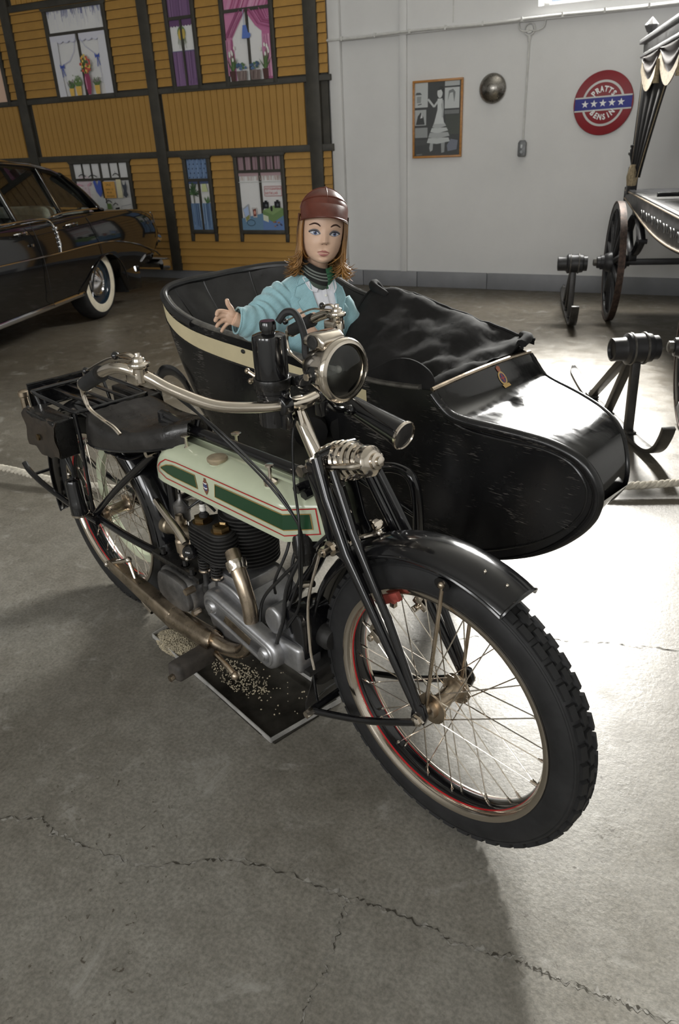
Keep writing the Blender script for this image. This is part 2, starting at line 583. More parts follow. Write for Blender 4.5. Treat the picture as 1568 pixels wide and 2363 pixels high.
for x0, x1 in ((WIN_S0 + fw, xm - .015), (xm + .015, WIN_S1 - fw)):
    for z0, z1 in ((WIN_Z0 + fw, zm - .015), (zm + .015, WIN_Z1 - fw)):
        m1 = MB(); m1.box2((x0, yf + .018, z0), (x1, yf + .022, z1)); m1.build('pane', M['glass'], wn, smooth=0)

# cracks in the concrete: broken seams with a dark bottom
def crack(pts, w, seed, nm='crack'):
    rnd = random.Random(seed)
    P = spline(pts, 16)
    for mt, ww, zz in ((M['crack_edge'], w * 2.0, 0.0008), (M['crack'], w, 0.0014)):
        L, Rr, jit = [], [], 0.0
        mb = MB()
        for i, p in enumerate(P):
            a, b = P[max(i - 1, 0)], P[min(i + 1, len(P) - 1)]
            t = Vector((b[0] - a[0], b[1] - a[1], 0)).normalized()
            n = Vector((-t.y, t.x, 0))
            jit = 0.6 * jit + rnd.uniform(-1, 1) * 0.006
            k = ww * max(0.04, rnd.uniform(-0.5, 1.0) * rnd.random()) * 0.5
            c = Vector((p[0], p[1], zz)) + n * jit
            L.append(c + n * k); Rr.append(c - n * k * rnd.uniform(0.3, 1.0))
        mb.grid([L, Rr])
        mb.build(nm, mt, floor, smooth=0)
def floor_local(x, y):
    q = Vector((x, y, 0)) - W0
    return (q.dot(WD), q.dot(WN))

CR1 = [(-0.95, 1.262), (-0.853, 1.253), (-0.751, 1.247), (-0.7, 1.201), (-0.586, 1.153), (-0.475, 1.103), (-0.332, 1.111), (-0.253, 1.101), (-0.117, 1.051), (-0.034, 1.006), (0.046, 0.973), (0.146, 0.921), (0.225, 0.878), (0.304, 0.857), (0.346, 0.826), (0.418, 0.795), (0.479, 0.766), (0.55, 0.731), (0.7, 0.66)]
CR2 = [(-0.03, 1.001), (-0.04, 0.94), (-0.067, 0.871), (-0.088, 0.815), (-0.111, 0.771), (-0.14, 0.68)]
CR3 = [(0.2, 1.872), (0.317, 1.87), (0.481, 1.873), (0.663, 1.838), (0.826, 1.801), (1.006, 1.761), (1.3, 1.70), (1.7, 1.64)]
crack([floor_local(*p) for p in CR1], 0.011, 3)
crack([floor_local(*p) for p in CR2], 0.005, 4)
crack([floor_local(*p) for p in CR3], 0.007, 5)

# ------------------------------------------------------------------ painted wooden house front against the back wall
fac = thing('wall_facade', 'ochre plank house front with dark timber framing and painted windows', None, W0, WALL_YAW, kind='structure')
FX0, FX1, FZ0, FZ1 = -7.6, -1.85, 0.10, 3.35
YB = -0.05
mb = MB(); mb.box2((FX0, YB, FZ0), (FX1 - 0.01, -0.03, FZ1)); mb.build('backing_board', M['dark_timber'], fac)
# windows: x0, x1, z0, z1 of the picture opening
FWIN = {
 'far': (-7.35, -6.08, 1.985, 2.80), 'A': (-5.25, -4.47, 1.985, 2.80), 'B': (-3.63, -3.345, 1.99, 2.80), 'C': (-2.96, -2.445, 1.99, 2.80),
 'L': (-6.95, -6.15, 0.55, 1.30), 'D': (-5.27, -4.46, 0.55, 1.285), 'E': (-3.635, -3.36, 0.56, 1.29), 'F': (-2.97, -2.44, 0.56, 1.29)}
POSTS = [(-7.75, -7.6), (-5.91, -5.78), (-4.0, -3.87), (-2.075, -1.935)]
# clapboard mesh of unit length: thicker at its lower edge
def plank_mesh():
    a = MB()
    h = 0.0782
    a.hexa([(0, YB, 0), (1, YB, 0), (1, YB - 0.024, 0.0), (0, YB - 0.024, 0.0), (0, YB, h), (1, YB, h), (1, YB - 0.008, h), (0, YB - 0.008, h)])
    return a.mesh('plank', M['yellow'], smooth=0)
PLANK = plank_mesh()
def board_mesh(h):
    a = MB()
    w, c = 0.0765, 0.010
    a.prism([(0, YB), (0.003, YB - 0.016), (w - 0.003, YB - 0.016), (w, YB)], (0, 0, h / 2), (1, 0, 0), (0, 1, 0), h)
    return a.mesh('upright_board', M['yellow_v'], smooth=0)
def clap(z0, z1, wins, lo, hi):
    z = z0
    while z < z1 - 0.02:
        segs = [(lo, hi)]
        cuts = [(a - 0.05, b + 0.05) for (a, b, c, d) in wins if z + 0.045 > c - 0.04 and z < d] + [(a + 0.01, b - 0.01) for a, b in POSTS]
        for c0, c1 in sorted(cuts):
            ns = []
            for s0, s1 in segs:
                if c1 <= s0 or c0 >= s1: ns.append((s0, s1)); continue
                if c0 > s0: ns.append((s0, c0))
                if c1 < s1: ns.append((c1, s1))
            segs = ns
        for s0, s1 in segs:
            if s1 - s0 < 0.03: continue
            o = link('plank', PLANK, fac)
            o.location = (s0, random.uniform(-0.0015, 0.0015), z)
            o.scale = (s1 - s0, 1, 1)
        z += 0.082
VIEW_LO = -6.75
clap(0.105, 1.30, [FWIN[k] for k in 'DEFL'], VIEW_LO, FX1)
clap(2.0, 2.85, [FWIN[k] for k in ('far', 'A', 'B', 'C')], VIEW_LO, FX1)
BM = board_mesh(0.555)
BM2 = board_mesh(0.42)
x = VIEW_LO
while x < FX1 - 0.05:
    if not any(a - 0.06 < x + 0.0 < b - 0.02 for a, b in POSTS):
        o = link('upright_board', BM, fac); o.location = (x, 0, 1.380)
        if x < -3.8:
            o = link('upright_board', BM2, fac); o.location = (x, 0, 2.91)
    x += 0.0785
# dark timber frame
for a, b in POSTS:
    m1 = MB(); m1.box2((a, YB - 0.045, FZ0), (b, YB, FZ1)); m1.build('timber_post', M['dark_timber'], fac, bevel=0.004)
for z0, z1 in ((1.315, 1.380), (1.932, 1.985), (2.84, 2.90)):
    m1 = MB(); m1.box2((FX0, YB - 0.034, z0), (FX1 + 0.035, YB, z1)); m1.build('timber_rail', M['dark_timber'], fac, bevel=0.004)

DT = M['dark_timber']
def fwindow(n, key, label, transom=None, vmul=(), tmul=(), top=True, legs=False):
    x0, x1, z0, z1 = FWIN[key]
    t = thing('window_%d' % n, label, None, wall_point(x0, 0, z0), WALL_YAW, kind='structure')
    W, H = x1 - x0, z1 - z0
    ya, yb_ = YB - 0.038, YB - 0.004
    for (a, b, c, d) in ((-0.045, 0.0, -0.04, H), (W, W + 0.045, -0.04, H), (0, W, -0.04, 0.0), (-0.045, W + 0.045, H, H + 0.035)):
        m1 = MB(); m1.box2((a, ya, c), (b, yb_, d)); m1.build('casing', DT, t, bevel=0.003)
    for s in (-1, 1):       # little brackets at the head
        xx = -0.045 if s < 0 else W + 0.045
        m1 = MB(); m1.prism([(0, 0), (s * 0.03, 0.035), (0, 0.035)] if s > 0 else [(0, 0), (0, 0.035), (s * 0.03, 0.035)], (xx, (ya + yb_) / 2, H), (1, 0, 0), (0, 0, 1), 0.034); m1.build('bracket', DT, t)
    if legs:
        for xx in (-0.045, W + 0.005):
            m1 = MB(); m1.box2((xx, ya, -0.125), (xx + 0.04, yb_, -0.04)); m1.build('casing_foot', DT, t, bevel=0.003)
    if transom is not None:
        m1 = MB(); m1.box2((0, ya + 0.006, transom - 0.014), (W, yb_, transom + 0.014)); m1.build('transom', DT, t)
    for v in vmul:
        m1 = MB(); m1.box2((v * W - 0.011, ya + 0.008, 0), (v * W + 0.011, yb_, transom if transom else H)); m1.build('mullion', DT, t)
    for v, w in tmul:
        m1 = MB(); m1.box2((v * W - w, ya + 0.010, transom), (v * W + w, yb_, H)); m1.build('glazing_bar', DT, t)
    p = Painter(YB - 0.010)
    return t, p, W, H

rnd = random.Random(5)
WHT = '#cfcfcd'
# --- far left: peach blind, mostly out of the picture
t, p, W, H = fwindow(2, 'far', 'painted window with a peach blind at the edge of the picture', 0.58, (0.5,))
p.rect(0, 0, W, H, '#d8a78c'); p.build('painted_picture', t)
# --- A: lace curtains, blue bows, flower pots and a vase
t, p, W, H = fwindow(3, 'A', 'painted window with lace curtains, blue bows and a vase of red flowers', 0.60, (0.5,))
p.rect(0, 0, W, H, WHT)
for i in range(70):
    x = rnd.uniform(0.01, W - 0.01); L = rnd.uniform(0.02, 0.09) * (1.2 if rnd.random() < .3 else 0.7)
    p.line([(x, H), (x + rnd.uniform(-.004, .004), H - L)], 0.004, rnd.choice(['#5b6099', '#8489b0', '#4b5193']))
for i in range(30):
    x = rnd.uniform(0.01, W - 0.01); p.line([(x, H - .03), (x, H - rnd.uniform(.12, .2))], 0.002, '#b4b6c4')
for x0, x1 in ((0.0, 0.47), (0.53, 1.0)):
    pts = [(W * (x0 + (x1 - x0) * k / 24), 0.53 - 0.018 * abs(math.sin(k / 24 * PI * 4))) for k in range(25)]
    p.poly([(W * x0, 0.585)] + pts + [(W * x1, 0.585)], '#bcbdca')
    p.line(pts, 0.004, '#9a9cbc')
p.poly([(0, 0), (0.10, 0), (0.085, 0.28), (0.10, 0.53), (0, 0.53)], '#c0c1cc')
p.poly([(W, 0), (W - 0.11, 0), (W - 0.12, 0.3), (W - 0.10, 0.55), (W, 0.55)], '#c0c1cc')
p.line([(W * .46, .55), (W * .40, .42), (W * .30, .34), (0.10, 0.30)], 0.006, '#9a9cbc')
p.line([(W * .54, .55), (W * .62, .46), (W * .74, .40), (W - 0.15, .37)], 0.006, '#9a9cbc')
for x, z in ((0.11, 0.29), (W - 0.15, 0.36)):
    p.line([(x, z), (x + 0.025, z - 0.09)], 0.010, '#2748a8'); p.line([(x, z), (x - 0.012, z - 0.10)], 0.010, '#2748a8')
    for s in (-1, 1):
        p.poly([(x, z), (x + s * 0.034, z + 0.028), (x + s * 0.030, z - 0.02)], '#2748a8')
    p.ell(x, z, 0.010, 0.012, '#1d3a8f')
p.line([(0.13, 0.2), (0.155, 0.0)], 0.004, '#9a9cbc'); p.line([(W - 0.135, 0.26), (W - 0.125, 0.1)], 0.004, '#9a9cbc')
def pot(p, x, w, h, c, leaf, fl, hh, n=22):
    for i in range(n):
        a = rnd.uniform(-1.1, 1.1); L = hh * rnd.uniform(.6, 1)
        p.line([(x + .3 * w * math.sin(a), h * .95), (x + 1.0 * w * math.sin(a) * .8, h + L * math.cos(a))], 0.008, leaf)
    for i in range(n // 2):
        p.ell(x + rnd.uniform(-.7, .7) * w, h + rnd.uniform(.35, 1.0) * hh, 0.007, 0.008, rnd.choice(fl), 7)
    p.poly([(x - w * .38, 0), (x + w * .38, 0), (x + w * .5, h), (x - w * .5, h)], c)
pot(p, 0.195, 0.070, 0.075, '#d6a51c', '#4a6b34', ['#7a6a6e', '#8d8088'], 0.09)
pot(p, 0.305, 0.085, 0.09, '#d6a51c', '#5a7a3c', ['#cfd4c6', '#7b8c62'], 0.12)
pot(p, W - 0.20, 0.075, 0.085, '#d6a51c', '#4f6d3a', ['#7c6f74'], 0.09)
for i in range(40):
    a = rnd.uniform(-1.4, 1.4); L = rnd.uniform(.08, .2)
    p.line([(0.475, 0.2), (0.475 + .5 * L * math.sin(a), .2 + L * math.cos(a))], .006, '#47602e')
for i in range(46):
    a = rnd.uniform(0, 2 * PI); r = rnd.uniform(0, 1) ** .5
    p.ell(.475 + .07 * r * math.cos(a), .29 + .085 * r * math.sin(a), .013, .014, rnd.choice(['#c23a22', '#d98a1e', '#b82a24', '#d8b02a', '#47602e']), 8)
p.poly([(.455, 0), (.495, 0), (.512, .06), (.518, .14), (.505, .2), (.445, .2), (.432, .14), (.438, .06)], '#8d2350')
p.poly([(.448, .05), (.456, .05), (.452, .18), (.444, .16)], '#c98aa8')
p.build('painted_picture', t)
# --- B: narrow, purple curtains and a hanging plant
t, p, W, H = fwindow(4, 'B', 'narrow painted window with purple curtains and hanging yellow plant', 0.60, (0.5,))
p.rect(0, 0, W, H, WHT)
p.rect(0, 0.60, W, H, '#6d4a76')
for i in range(24):
    x = rnd.uniform(0, W); p.line([(x, 0.6), (x + .004, H)], 0.006, rnd.choice(['#5b3c66', '#83608c', '#644270']))
p.poly([(0, .6)] + [(W * k / 16, .525 + .012 * (k % 2)) for k in range(17)] + [(W, .6)], '#5e3a68')
p.rect(0, 0, W, 0.31, '#72507e')
for i in range(26):
    x = rnd.uniform(0, W); p.line([(x, rnd.uniform(0, .12)), (x + .004, .31)], 0.006, rnd.choice(['#62446e', '#7f5e8a', '#593a66']))
p.line([(0, .312), (W, .312)], 0.008, '#5c5a7c')
for i in range(16):
    x = W / 2 + rnd.uniform(-.06, .05); p.line([(W / 2 + (x - W / 2) * .5, .50), (x, .50 - rnd.uniform(.1, .17))], .003, '#5c6b3a')
p.ell(W / 2, .47, .05, .06, '#5d7a3a'); p.ell(W / 2 - .01, .455, .032, .05, '#c2a325'); p.ell(W / 2 + .025, .46, .02, .045, '#b0962a')
p.build('painted_picture', t)
# --- C: pink drapes, lamp, tulips
t, p, W, H = fwindow(5, 'C', 'painted window with pink drapes, blue lamp and white tulips', 0.60, (0.5,))
p.rect(0, 0, W, H, WHT)
p.rect(0, .58, W, H, '#b96a96')
for i in range(40):
    x = rnd.uniform(0, W); p.line([(x, .60), (x + .12, H)], .012, rnd.choice(['#c686aa', '#ad5586', '#a23f74', '#bf78a0']))
p.poly([(0, 0.05), (.085, .0), (.085, .2), (.07, .37), (.17, .50), (.25, .6), (0, .6)], '#b86694')
p.poly([(W, 0), (W - .10, 0), (W - .11, .22), (W - .10, .41), (W - .17, .46), (W - .25, .56), (W - .25, .6), (W, .6)], '#ae5388')
for i in range(20):
    a = rnd.uniform(0, 1); p.line([(.25 - .25 * a * .4, .6), (.16 * (1 - a), .50 - .1 * a), (.07 * (1 - a), .38)], .006, rnd.choice(['#c987ac', '#a24a7d', '#8f356b']))
    p.line([(W - .24 + .2 * a, .6), (W - .14 + .13 * a, .47 + .05 * a), (W, .43 + .1 * a)], .007, rnd.choice(['#8f2f66', '#b9679a', '#a24a7d']))
    x = W - .09 * a; p.line([(x, .02), (x - .01, .38)], .006, rnd.choice(['#b9679a', '#c987ac']))
    x = .07 * a; p.line([(x, .05), (x, .36)], .006, rnd.choice(['#8f2f66', '#c987ac', '#a24a7d']))
p.line([(W / 2 - .03, .6), (W / 2 - .03, .45)], .006, '#8fa2c4')
p.poly([(W / 2 - .065, .36), (W / 2 + .025, .36), (W / 2 - .005, .47), (W / 2 - .045, .47)], '#3a62b4'); p.ell(W / 2 + .02, .385, .018, .02, '#3a62b4')
def tulips(x, hh):
    for i in range(16):
        a = rnd.uniform(-1.0, 1.0); L = hh * rnd.uniform(.55, 1)
        p.poly([(x - .012, .085), (x + .012, .085), (x + L * .55 * math.sin(a), .085 + L * math.cos(a))], rnd.choice(['#43602f', '#37542a', '#4f6e38']))
    for i in range(6):
        p.ell(x + rnd.uniform(-.055, .055), .085 + hh * rnd.uniform(.5, 1.15), .011, .019, '#d7cdc0', 8)
    p.poly([(x - .026, 0), (x + .026, 0), (x + .034, .09), (x - .034, .09)], '#4a2c28')
tulips(0.055, .19); tulips(W - .075, .20)
for x in (.165, .275 + .05):
    for i in range(14): p.ell(x + rnd.uniform(-.05, .05), .10 + rnd.uniform(0, .05), .016, .013, rnd.choice(['#3c5c86', '#33506e', '#4b6a3f']), 7)
    p.poly([(x - .05, 0), (x + .05, 0), (x + .06, .085), (x - .06, .085)], '#6b5a56')
    for i in range(8):
        xx = x + rnd.uniform(-.045, .045); p.line([(xx, .01), (xx + .01, .08)], .004, rnd.choice(['#9a8b85', '#4c3c3a']))
p.build('painted_picture', t)
# --- L: hidden behind the car, a glimpse through its windows
t, p, W, H = fwindow(6, 'L', 'painted shop window glimpsed through the windows of the black car', 0.58, (0.5,))
p.rect(0, 0, W, H, WHT); p.poly([(0.1, 0), (.5, 0), (.45, .2), (.2, .25)], '#7c3a34'); p.build('painted_picture', t)
# --- D: clothes shop
t, p, W, H = fwindow(7, 'D', 'painted shop window with dresses on hangers and an orange notice', 0.565, (0.5,), [(0.5, .012), (.165, .006), (.33, .006), (.67, .006), (.835, .006)])
p.rect(0, 0, W, H, WHT)
def hanger(x, z, w=.11):
    p.line([(x - w / 2, z), (x - w * .2, z + .022), (x + w * .2, z + .022), (x + w / 2, z)], .010, '#2b2a2c'); p.line([(x, z + .02), (x - .004, z + .05)], .004, '#3c3b3d')
p.poly([(.02, .50), (.05, .60), (.2, .60), (.24, .5), (.19, .48), (.19, .38), (.28, .0), (.02, .0), (.10, .38), (.08, .49)], '#c9b9c0')
for i in range(120): p.ell(rnd.uniform(.06, .25), rnd.uniform(.02, .5), .003, .003, '#96707c', 5)
for a, b in (((.10, .48), (.10, .36)), ((.19, .48), (.2, .36))): p.line([a, b], .004, '#a36a80')
p.line([(.02, .52), (.10, .50)], .02, '#c48ea4'); p.line([(.18, .50), (.24, .53)], .02, '#c48ea4')
p.poly([(.30, .36), (.42, .36), (.47, .02), (.30, .02)], '#bfc3d6')
for i in range(30):
    x = rnd.uniform(.3, .47); p.line([(x, .02), (x + .002, .02 + rnd.uniform(.03, .09))], .003, '#7f8cc4')
p.poly([(.28, .54), (.31, .56), (.34, .50), (.37, .56), (.40, .54), (.40, .43), (.36, .37), (.31, .43)], '#2c4fb4')
p.rect(.425, .36, .60, .54, '#cc9412'); p.text('SALE', .505, .505, .035, '#5a3a10'); p.text('VARA 1/2', .51, .455, .028, '#5a3a10'); p.text('40  KR', .505, .42, .026, '#5a3a10'); p.text('REA IDAG', .515, .38, .026, '#5a3a10')
hanger(.13, .60); hanger(.29, .59, .13); hanger(.47, .31, .09); hanger(.57, .28, .07); hanger(.64, .60, .09)
p.poly([(.43, .0), (.55, .0), (.50, .30), (.44, .30)], '#5b7a35'); p.poly([(.565, 0), (.645, 0), (.62, .26), (.555, .25)], '#1c1c20')
p.poly([(.625, .36), (.70, .36), (.70, .56), (.63, .56)], '#cdc39a')
p.poly([(.71, .55), (.725, .50), (.75, .50), (.77, .55), (.775, .48), (.765, .43), (.775, .39), (.745, .36), (.71, .39), (.725, .44), (.71, .50)], '#3d4450')
p.poly([(.70, .0), (.77, .0), (.765, .17), (.745, .13), (.715, .17)], '#c0591e'); p.line([(.71, .16), (.71, .24)], .006, '#c0591e'); p.line([(.755, .16), (.76, .24)], .006, '#c0591e')
p.line([(.66, .0), (.655, .27), (.80, .29)], .005, '#8b8f98'); p.rect(.775, 0, .81, .03, '#4b78b8')
for z in (.24, .20, .17): p.line([(.775, z), (.805, z + .002)], .006, '#8b8f98')
p.build('painted_picture', t)
# --- E: narrow blue
t, p, W, H = fwindow(8, 'E', 'narrow painted window with dotted blue curtain, palm and lampshade', 0.52, (0.5,), legs=True)
p.rect(0, 0, W, H, WHT)
p.rect(0, .52, W, H, '#54749e')
for i in range(22):
    x = rnd.uniform(0, W); p.line([(x, .52), (x, H)], .008, rnd.choice(['#48678f', '#6684ab', '#5b7ba5']))
for i in range(6):
    for j in range(5): p.ell(.02 + W * .19 * i + (.02 if j % 2 else 0), .545 + .045 * j, .006, .008, '#23304c', 7)
p.rect(0, .48, W, .52, '#3b4a72')
p.rect(0, 0, W, .28, '#55779f')
for i in range(30):
    x = rnd.uniform(0, W); p.line([(x, rnd.uniform(0, .1)), (x, .28)], .008, rnd.choice(['#45658c', '#6f90b5', '#3d5a80', '#86a3c2']))
for i in range(40):
    a = rnd.uniform(-1.8, 1.8); L = rnd.uniform(.06, .14); p.line([(.06, .37), (.06 + .6 * L * math.sin(a), .37 + L * math.cos(a))], .009, rnd.choice(['#36572c', '#456b35', '#2c4a28']))
p.line([(.06, .28), (.06, .38)], .012, '#3d4a2c')
for i in range(10):
    a = rnd.uniform(-1, 1); p.poly([(W - .05, .28), (W - .03, .28), (W - .04 + .07 * math.sin(a), .28 + .08 * math.cos(a))], '#456b35')
p.poly([(W - .10, .40), (W - .02, .40), (W - .035, .48), (W - .085, .48)], '#b3bd83')
p.build('painted_picture', t)
# --- F: photo shop
t, p, W, H = fwindow(9, 'F', 'painted photo shop window with cameras on a green box and red notice', 0.59, (0.5,), [(0.5, .013), (.165, .006), (.33, .006), (.67, .006), (.835, .006)], legs=True)
p.rect(0, 0, W, H, WHT)
p.rect(0, .59, W, H, '#8d7078')
for i in range(46):
    x = rnd.uniform(0, W); p.line([(x, .59), (x, H)], .007, rnd.choice(['#a58a90', '#745860', '#967a80', '#6a4f58']))
p.rect(0, .545, W, .59, '#a08288')
for i in range(60):
    x = rnd.uniform(0, W); p.line([(x, .545), (x + rnd.uniform(-.01, .01), .50)], .004, rnd.choice(['#b9a5a2', '#a98c86', '#c4bcb6']))
p.line([(0, .485), (W, .485)], .006, '#a7aaa8')
p.poly([(0, 0), (W, 0), (W, .17), (W * .5, .17), (0, .12)], '#4f7898')
p.rect(W * .5, 0, W, .1, '#4a6fa6')
p.poly([(.02, .22), (.10, .27), (.11, .12), (.05, .08)], '#8f95a0'); p.poly([(.03, .21), (.09, .245), (.10, .14), (.055, .11)], '#8ea6cc'); p.poly([(.05, .13), (.10, .16), (.10, .12), (.06, .09)], '#7c8038')
p.poly([(.135, .23), (.20, .23), (.20, .13), (.15, .13)], '#a9a5a4'); p.poly([(.15, .21), (.19, .22), (.19, .145), (.155, .14)], '#6b2b20'); p.ell(.172, .18, .012, .02, '#c4806a')
p.ring(.115, .075, .055, .035, .008, '#2f4d5e')
p.poly([(W * .5 + .01, .14), (W * .75, .08), (W, .15), (W, .22), (W * .75, .24), (W * .5 + .01, .20)], '#5f7f45'); p.poly([(W * .5 + .01, .16), (W * .64, .14), (W * .64, .08), (W * .52, .1)], '#b9c0a8')
p.poly([(W * .5 + .01, .20), (W * .75, .155), (W, .22), (W * .78, .25)], '#718f52')
for x, z in ((W * .6, .255), (W * .87, .26)):
    p.rect(x - .035, z - .035, x + .035, z + .03, '#15171b'); p.rect(x - .012, z + .03, x + .02, z + .045, '#15171b'); p.ell(x + .005, z - .004, .014, .014, '#4c5158')
p.ell(W * .73, .22, .014, .03, '#1a1c20')
for i in range(9): p.ell(W * .75 + rnd.uniform(0, .11), rnd.uniform(.03, .085), .013, .008, rnd.choice(['#7c4a34', '#3c3a58', '#8d6038']), 7)
p.line([(W * .60, .345), (W * .995, .345), (W * .995, .44), (W * .60, .44), (W * .60, .345)], .005, '#9a2b35')
p.text('FOTOGRAFISKA', W * .80, .415, .036, '#b0303a', .75); p.text('ARTIKLAR', W * .76, .372, .038, '#b0303a', .9)
p.build('painted_picture', t)

# ------------------------------------------------------------------ things on the white wall
# framed black and white picture
PX0, PZ0, PW, PH = -0.992, 1.217, 0.488, 0.654
fr = wall_thing('framed_picture', 'framed black and white photograph of a woman in a tiered white dress', 'picture', s=PX0, d=0.0, z=PZ0)
WOOD = mat('oak_frame', '#b07a3c', 0.35, var=0.2, vscale=14, stretch=(1, 1, 4))
fwid = 0.019
for a, b in (((0, -0.03, 0), (PW, -0.002, fwid)), ((0, -0.03, PH - fwid), (PW, -0.002, PH)), ((0, -0.03, fwid), (fwid, -0.002, PH - fwid)), ((PW - fwid, -0.03, fwid), (PW, -0.002, PH - fwid))):
    m1 = MB(); m1.box2(a, b); m1.build('frame_bar', WOOD, fr, bevel=0.003)
p = Painter(-0.010)
def U(x, z): return (PW * x, PH * z)
def up(pts, c): p.poly([U(x, z) for x, z in pts], c)
up([(0.03, .02), (.97, .02), (.97, .98), (.03, .98)], '#2e3132')
up([(0.04, .66), (.30, .66), (.30, .97), (.04, .97)], '#b6bab8'); up([(0.04, .43), (.27, .43), (.27, .63), (.04, .63)], '#a7abaa')
up([(0.04, .27), (.30, .27), (.30, .40), (.04, .40)], '#8d9190'); up([(.04, .16), (.30, .18), (.30, .24), (.04, .24)], '#3a3d3e')
up([(.64, .63), (.93, .63), (.93, .89), (.64, .89)], '#bcc0be'); up([(.64, .91), (.93, .91), (.93, .97), (.64, .97)], '#a8acab')
up([(.64, .56), (.93, .56), (.93, .61), (.64, .61)], '#6d7170'); up([(.66, .30), (.95, .30), (.95, .55), (.66, .55)], '#3a4138')
up([(.05, .82), (.18, .82), (.15, .85), (.07, .85)], '#4a4e4e'); up([(.08, .72), (.16, .72), (.17, .80), (.08, .80)], '#8a8e8d'); up([(.10, .69), (.18, .70), (.17, .71), (.10, .70)], '#2b2d2e')
up([(.06, .44), (.24, .44), (.22, .53), (.16, .60), (.10, .55)], '#232627'); up([(.15, .52), (.18, .60), (.20, .53)], '#d0d2d0')
up([(.70, .72), (.72, .85), (.80, .87), (.85, .83), (.83, .70), (.80, .83), (.74, .82)], '#737776')
# woman: skirt tiers, bodice, arms, head, legs
up([(.36, .2), (.42, .2), (.41, .10), (.36, .08), (.34, .13)], '#9da1a0'); up([(.58, .2), (.66, .2), (.65, .07), (.59, .06)], '#8e9291')
for z0, z1, a, b, c in ((.18, .26, .29, .76, '#b4b8b6'), (.25, .33, .32, .75, '#a3a7a6'), (.32, .39, .36, .72, '#b9bdbb'), (.38, .45, .40, .68, '#a9adac')):
    up([(a, z0 + .02), (.5, z0), (b, z0 + .03), (b - .03, z1), (a + .03, z1)], c)
up([(.43, .44), (.64, .44), (.60, .58), (.58, .68), (.60, .76), (.50, .76), (.50, .62)], '#c2c6c4')
p.line([U(.51, .73), U(.43, .66), U(.31, .76)], .018, '#b9bdbb'); p.line([U(.60, .74), U(.61, .62), U(.60, .52)], .016, '#a9adac')
p.ell(*U(.545, .83), .026, .042, '#c4c7c5'); up([(.50, .86), (.52, .90), (.58, .92), (.63, .88), (.61, .82), (.57, .87)], '#1f2122')
up([(.72, .08), (.90, .10), (.92, .22), (.78, .24), (.70, .16)], '#6a7080')
p.text('BURGET', U(.14, .045)[0], U(.14, .045)[1], .016, '#9a9d9c')
p.build('photograph', fr)
m1 = MB(); m1.box2((fwid, -0.020, fwid), (PW - fwid, -0.018, PH - fwid)); m1.build('glass_pane', glass_mat('picture_glass', (1, 1, 1), 0.05), fr, smooth=0)

# domed metal shield
hm = wall_thing('hubcap', 'dark domed metal hubcap hanging on the white wall', 'hubcap', s=-0.231, d=0.012, z=1.765)
R0 = 0.122
m1 = MB(); m1.lathe((0, 0, 0), (0, -1, 0), [(R0, 0.0), (R0, 0.006), (R0 * .97, 0.012), (R0 * .85, 0.028), (R0 * .6, 0.05), (R0 * .3, 0.062), (0.001, 0.066)], 40)
HUBM = mat('brushed_dark_chrome', (0.28, 0.265, 0.24, 1), 0.28, 1.0, rvar=0.1, vscale=30)
m1.build('dome', HUBM, hm)
m1 = MB(); m1.lathe((0, -.012, 0), (0, -1, 0), [(R0 * .35, 0.045), (R0 * .34, 0.052), (R0 * .28, 0.054), (R0 * .26, .05)], 32); m1.build('ring', HUBM, hm)

# electric switch with its conduit
sw = wall_thing('light_switch', 'grey metal switch box hanging on a thin conduit', 'switch', s=0.072, z=1.20)
GREY = mat('grey_switch_metal', (0.16, 0.165, 0.17, 1), 0.4, 0.3, var=0.2, vscale=40)
m1 = MB(); m1.prism([(x * .036, z) for x, z in ((-1, .01), (-.8, 0), (.8, 0), (1, .01), (1, .115), (.6, .135), (-.6, .135), (-1, .115))], (0, -0.024, 0), (1, 0, 0), (0, 0, 1), 0.045); m1.build('box', GREY, sw, bevel=0.004)
m1 = MB(); m1.box((0, -0.052, 0.085), (0.02, 0.012, 0.03)); m1.build('rocker', mat('switch_rocker', '#b9bdbf', 0.4), sw, bevel=0.002)
m1 = MB(); m1.cyl((0, -0.047, 0.04), (0, -0.053, 0.04), 0.013, 14); m1.build('dial', mat('switch_dial', '#8f9496', 0.4), sw)
m1 = MB(); m1.tube([(0, -0.012, 0.13), (0, -0.012, 0.55), (0.002, -0.012, 0.93)], 0.0075, 8); m1.build('conduit', M['conduit'], sw)
m1 = MB(); m1.tube(spline([(-.10, -.02, 1.05), (-.085, -.02, .995), (-.03, -.02, .975), (0, -.02, .985)], 6), 0.006, 8)
m1.tube(spline([(.13, -.02, 1.06), (.12, -.02, 1.0), (.06, -.02, .975), (0, -.02, .985)], 6), 0.006, 8); m1.build('cable', M['conduit'], sw)
m1 = MB(); m1.tube([(.045 * math.cos(a), -.016, .99 + .045 * math.sin(a)) for a in np.linspace(0, 2 * PI, 24, endpoint=False)], .006, 6, closed=True); m1.cyl((0, -.002, .99), (0, -.022, .99), .030, 16); m1.build('junction_box', M['conduit'], sw)
m1 = MB(); m1.cyl((0, -.012, .90), (0, -.012, .945), .013, 10); m1.build('coupling', M['conduit'], sw)

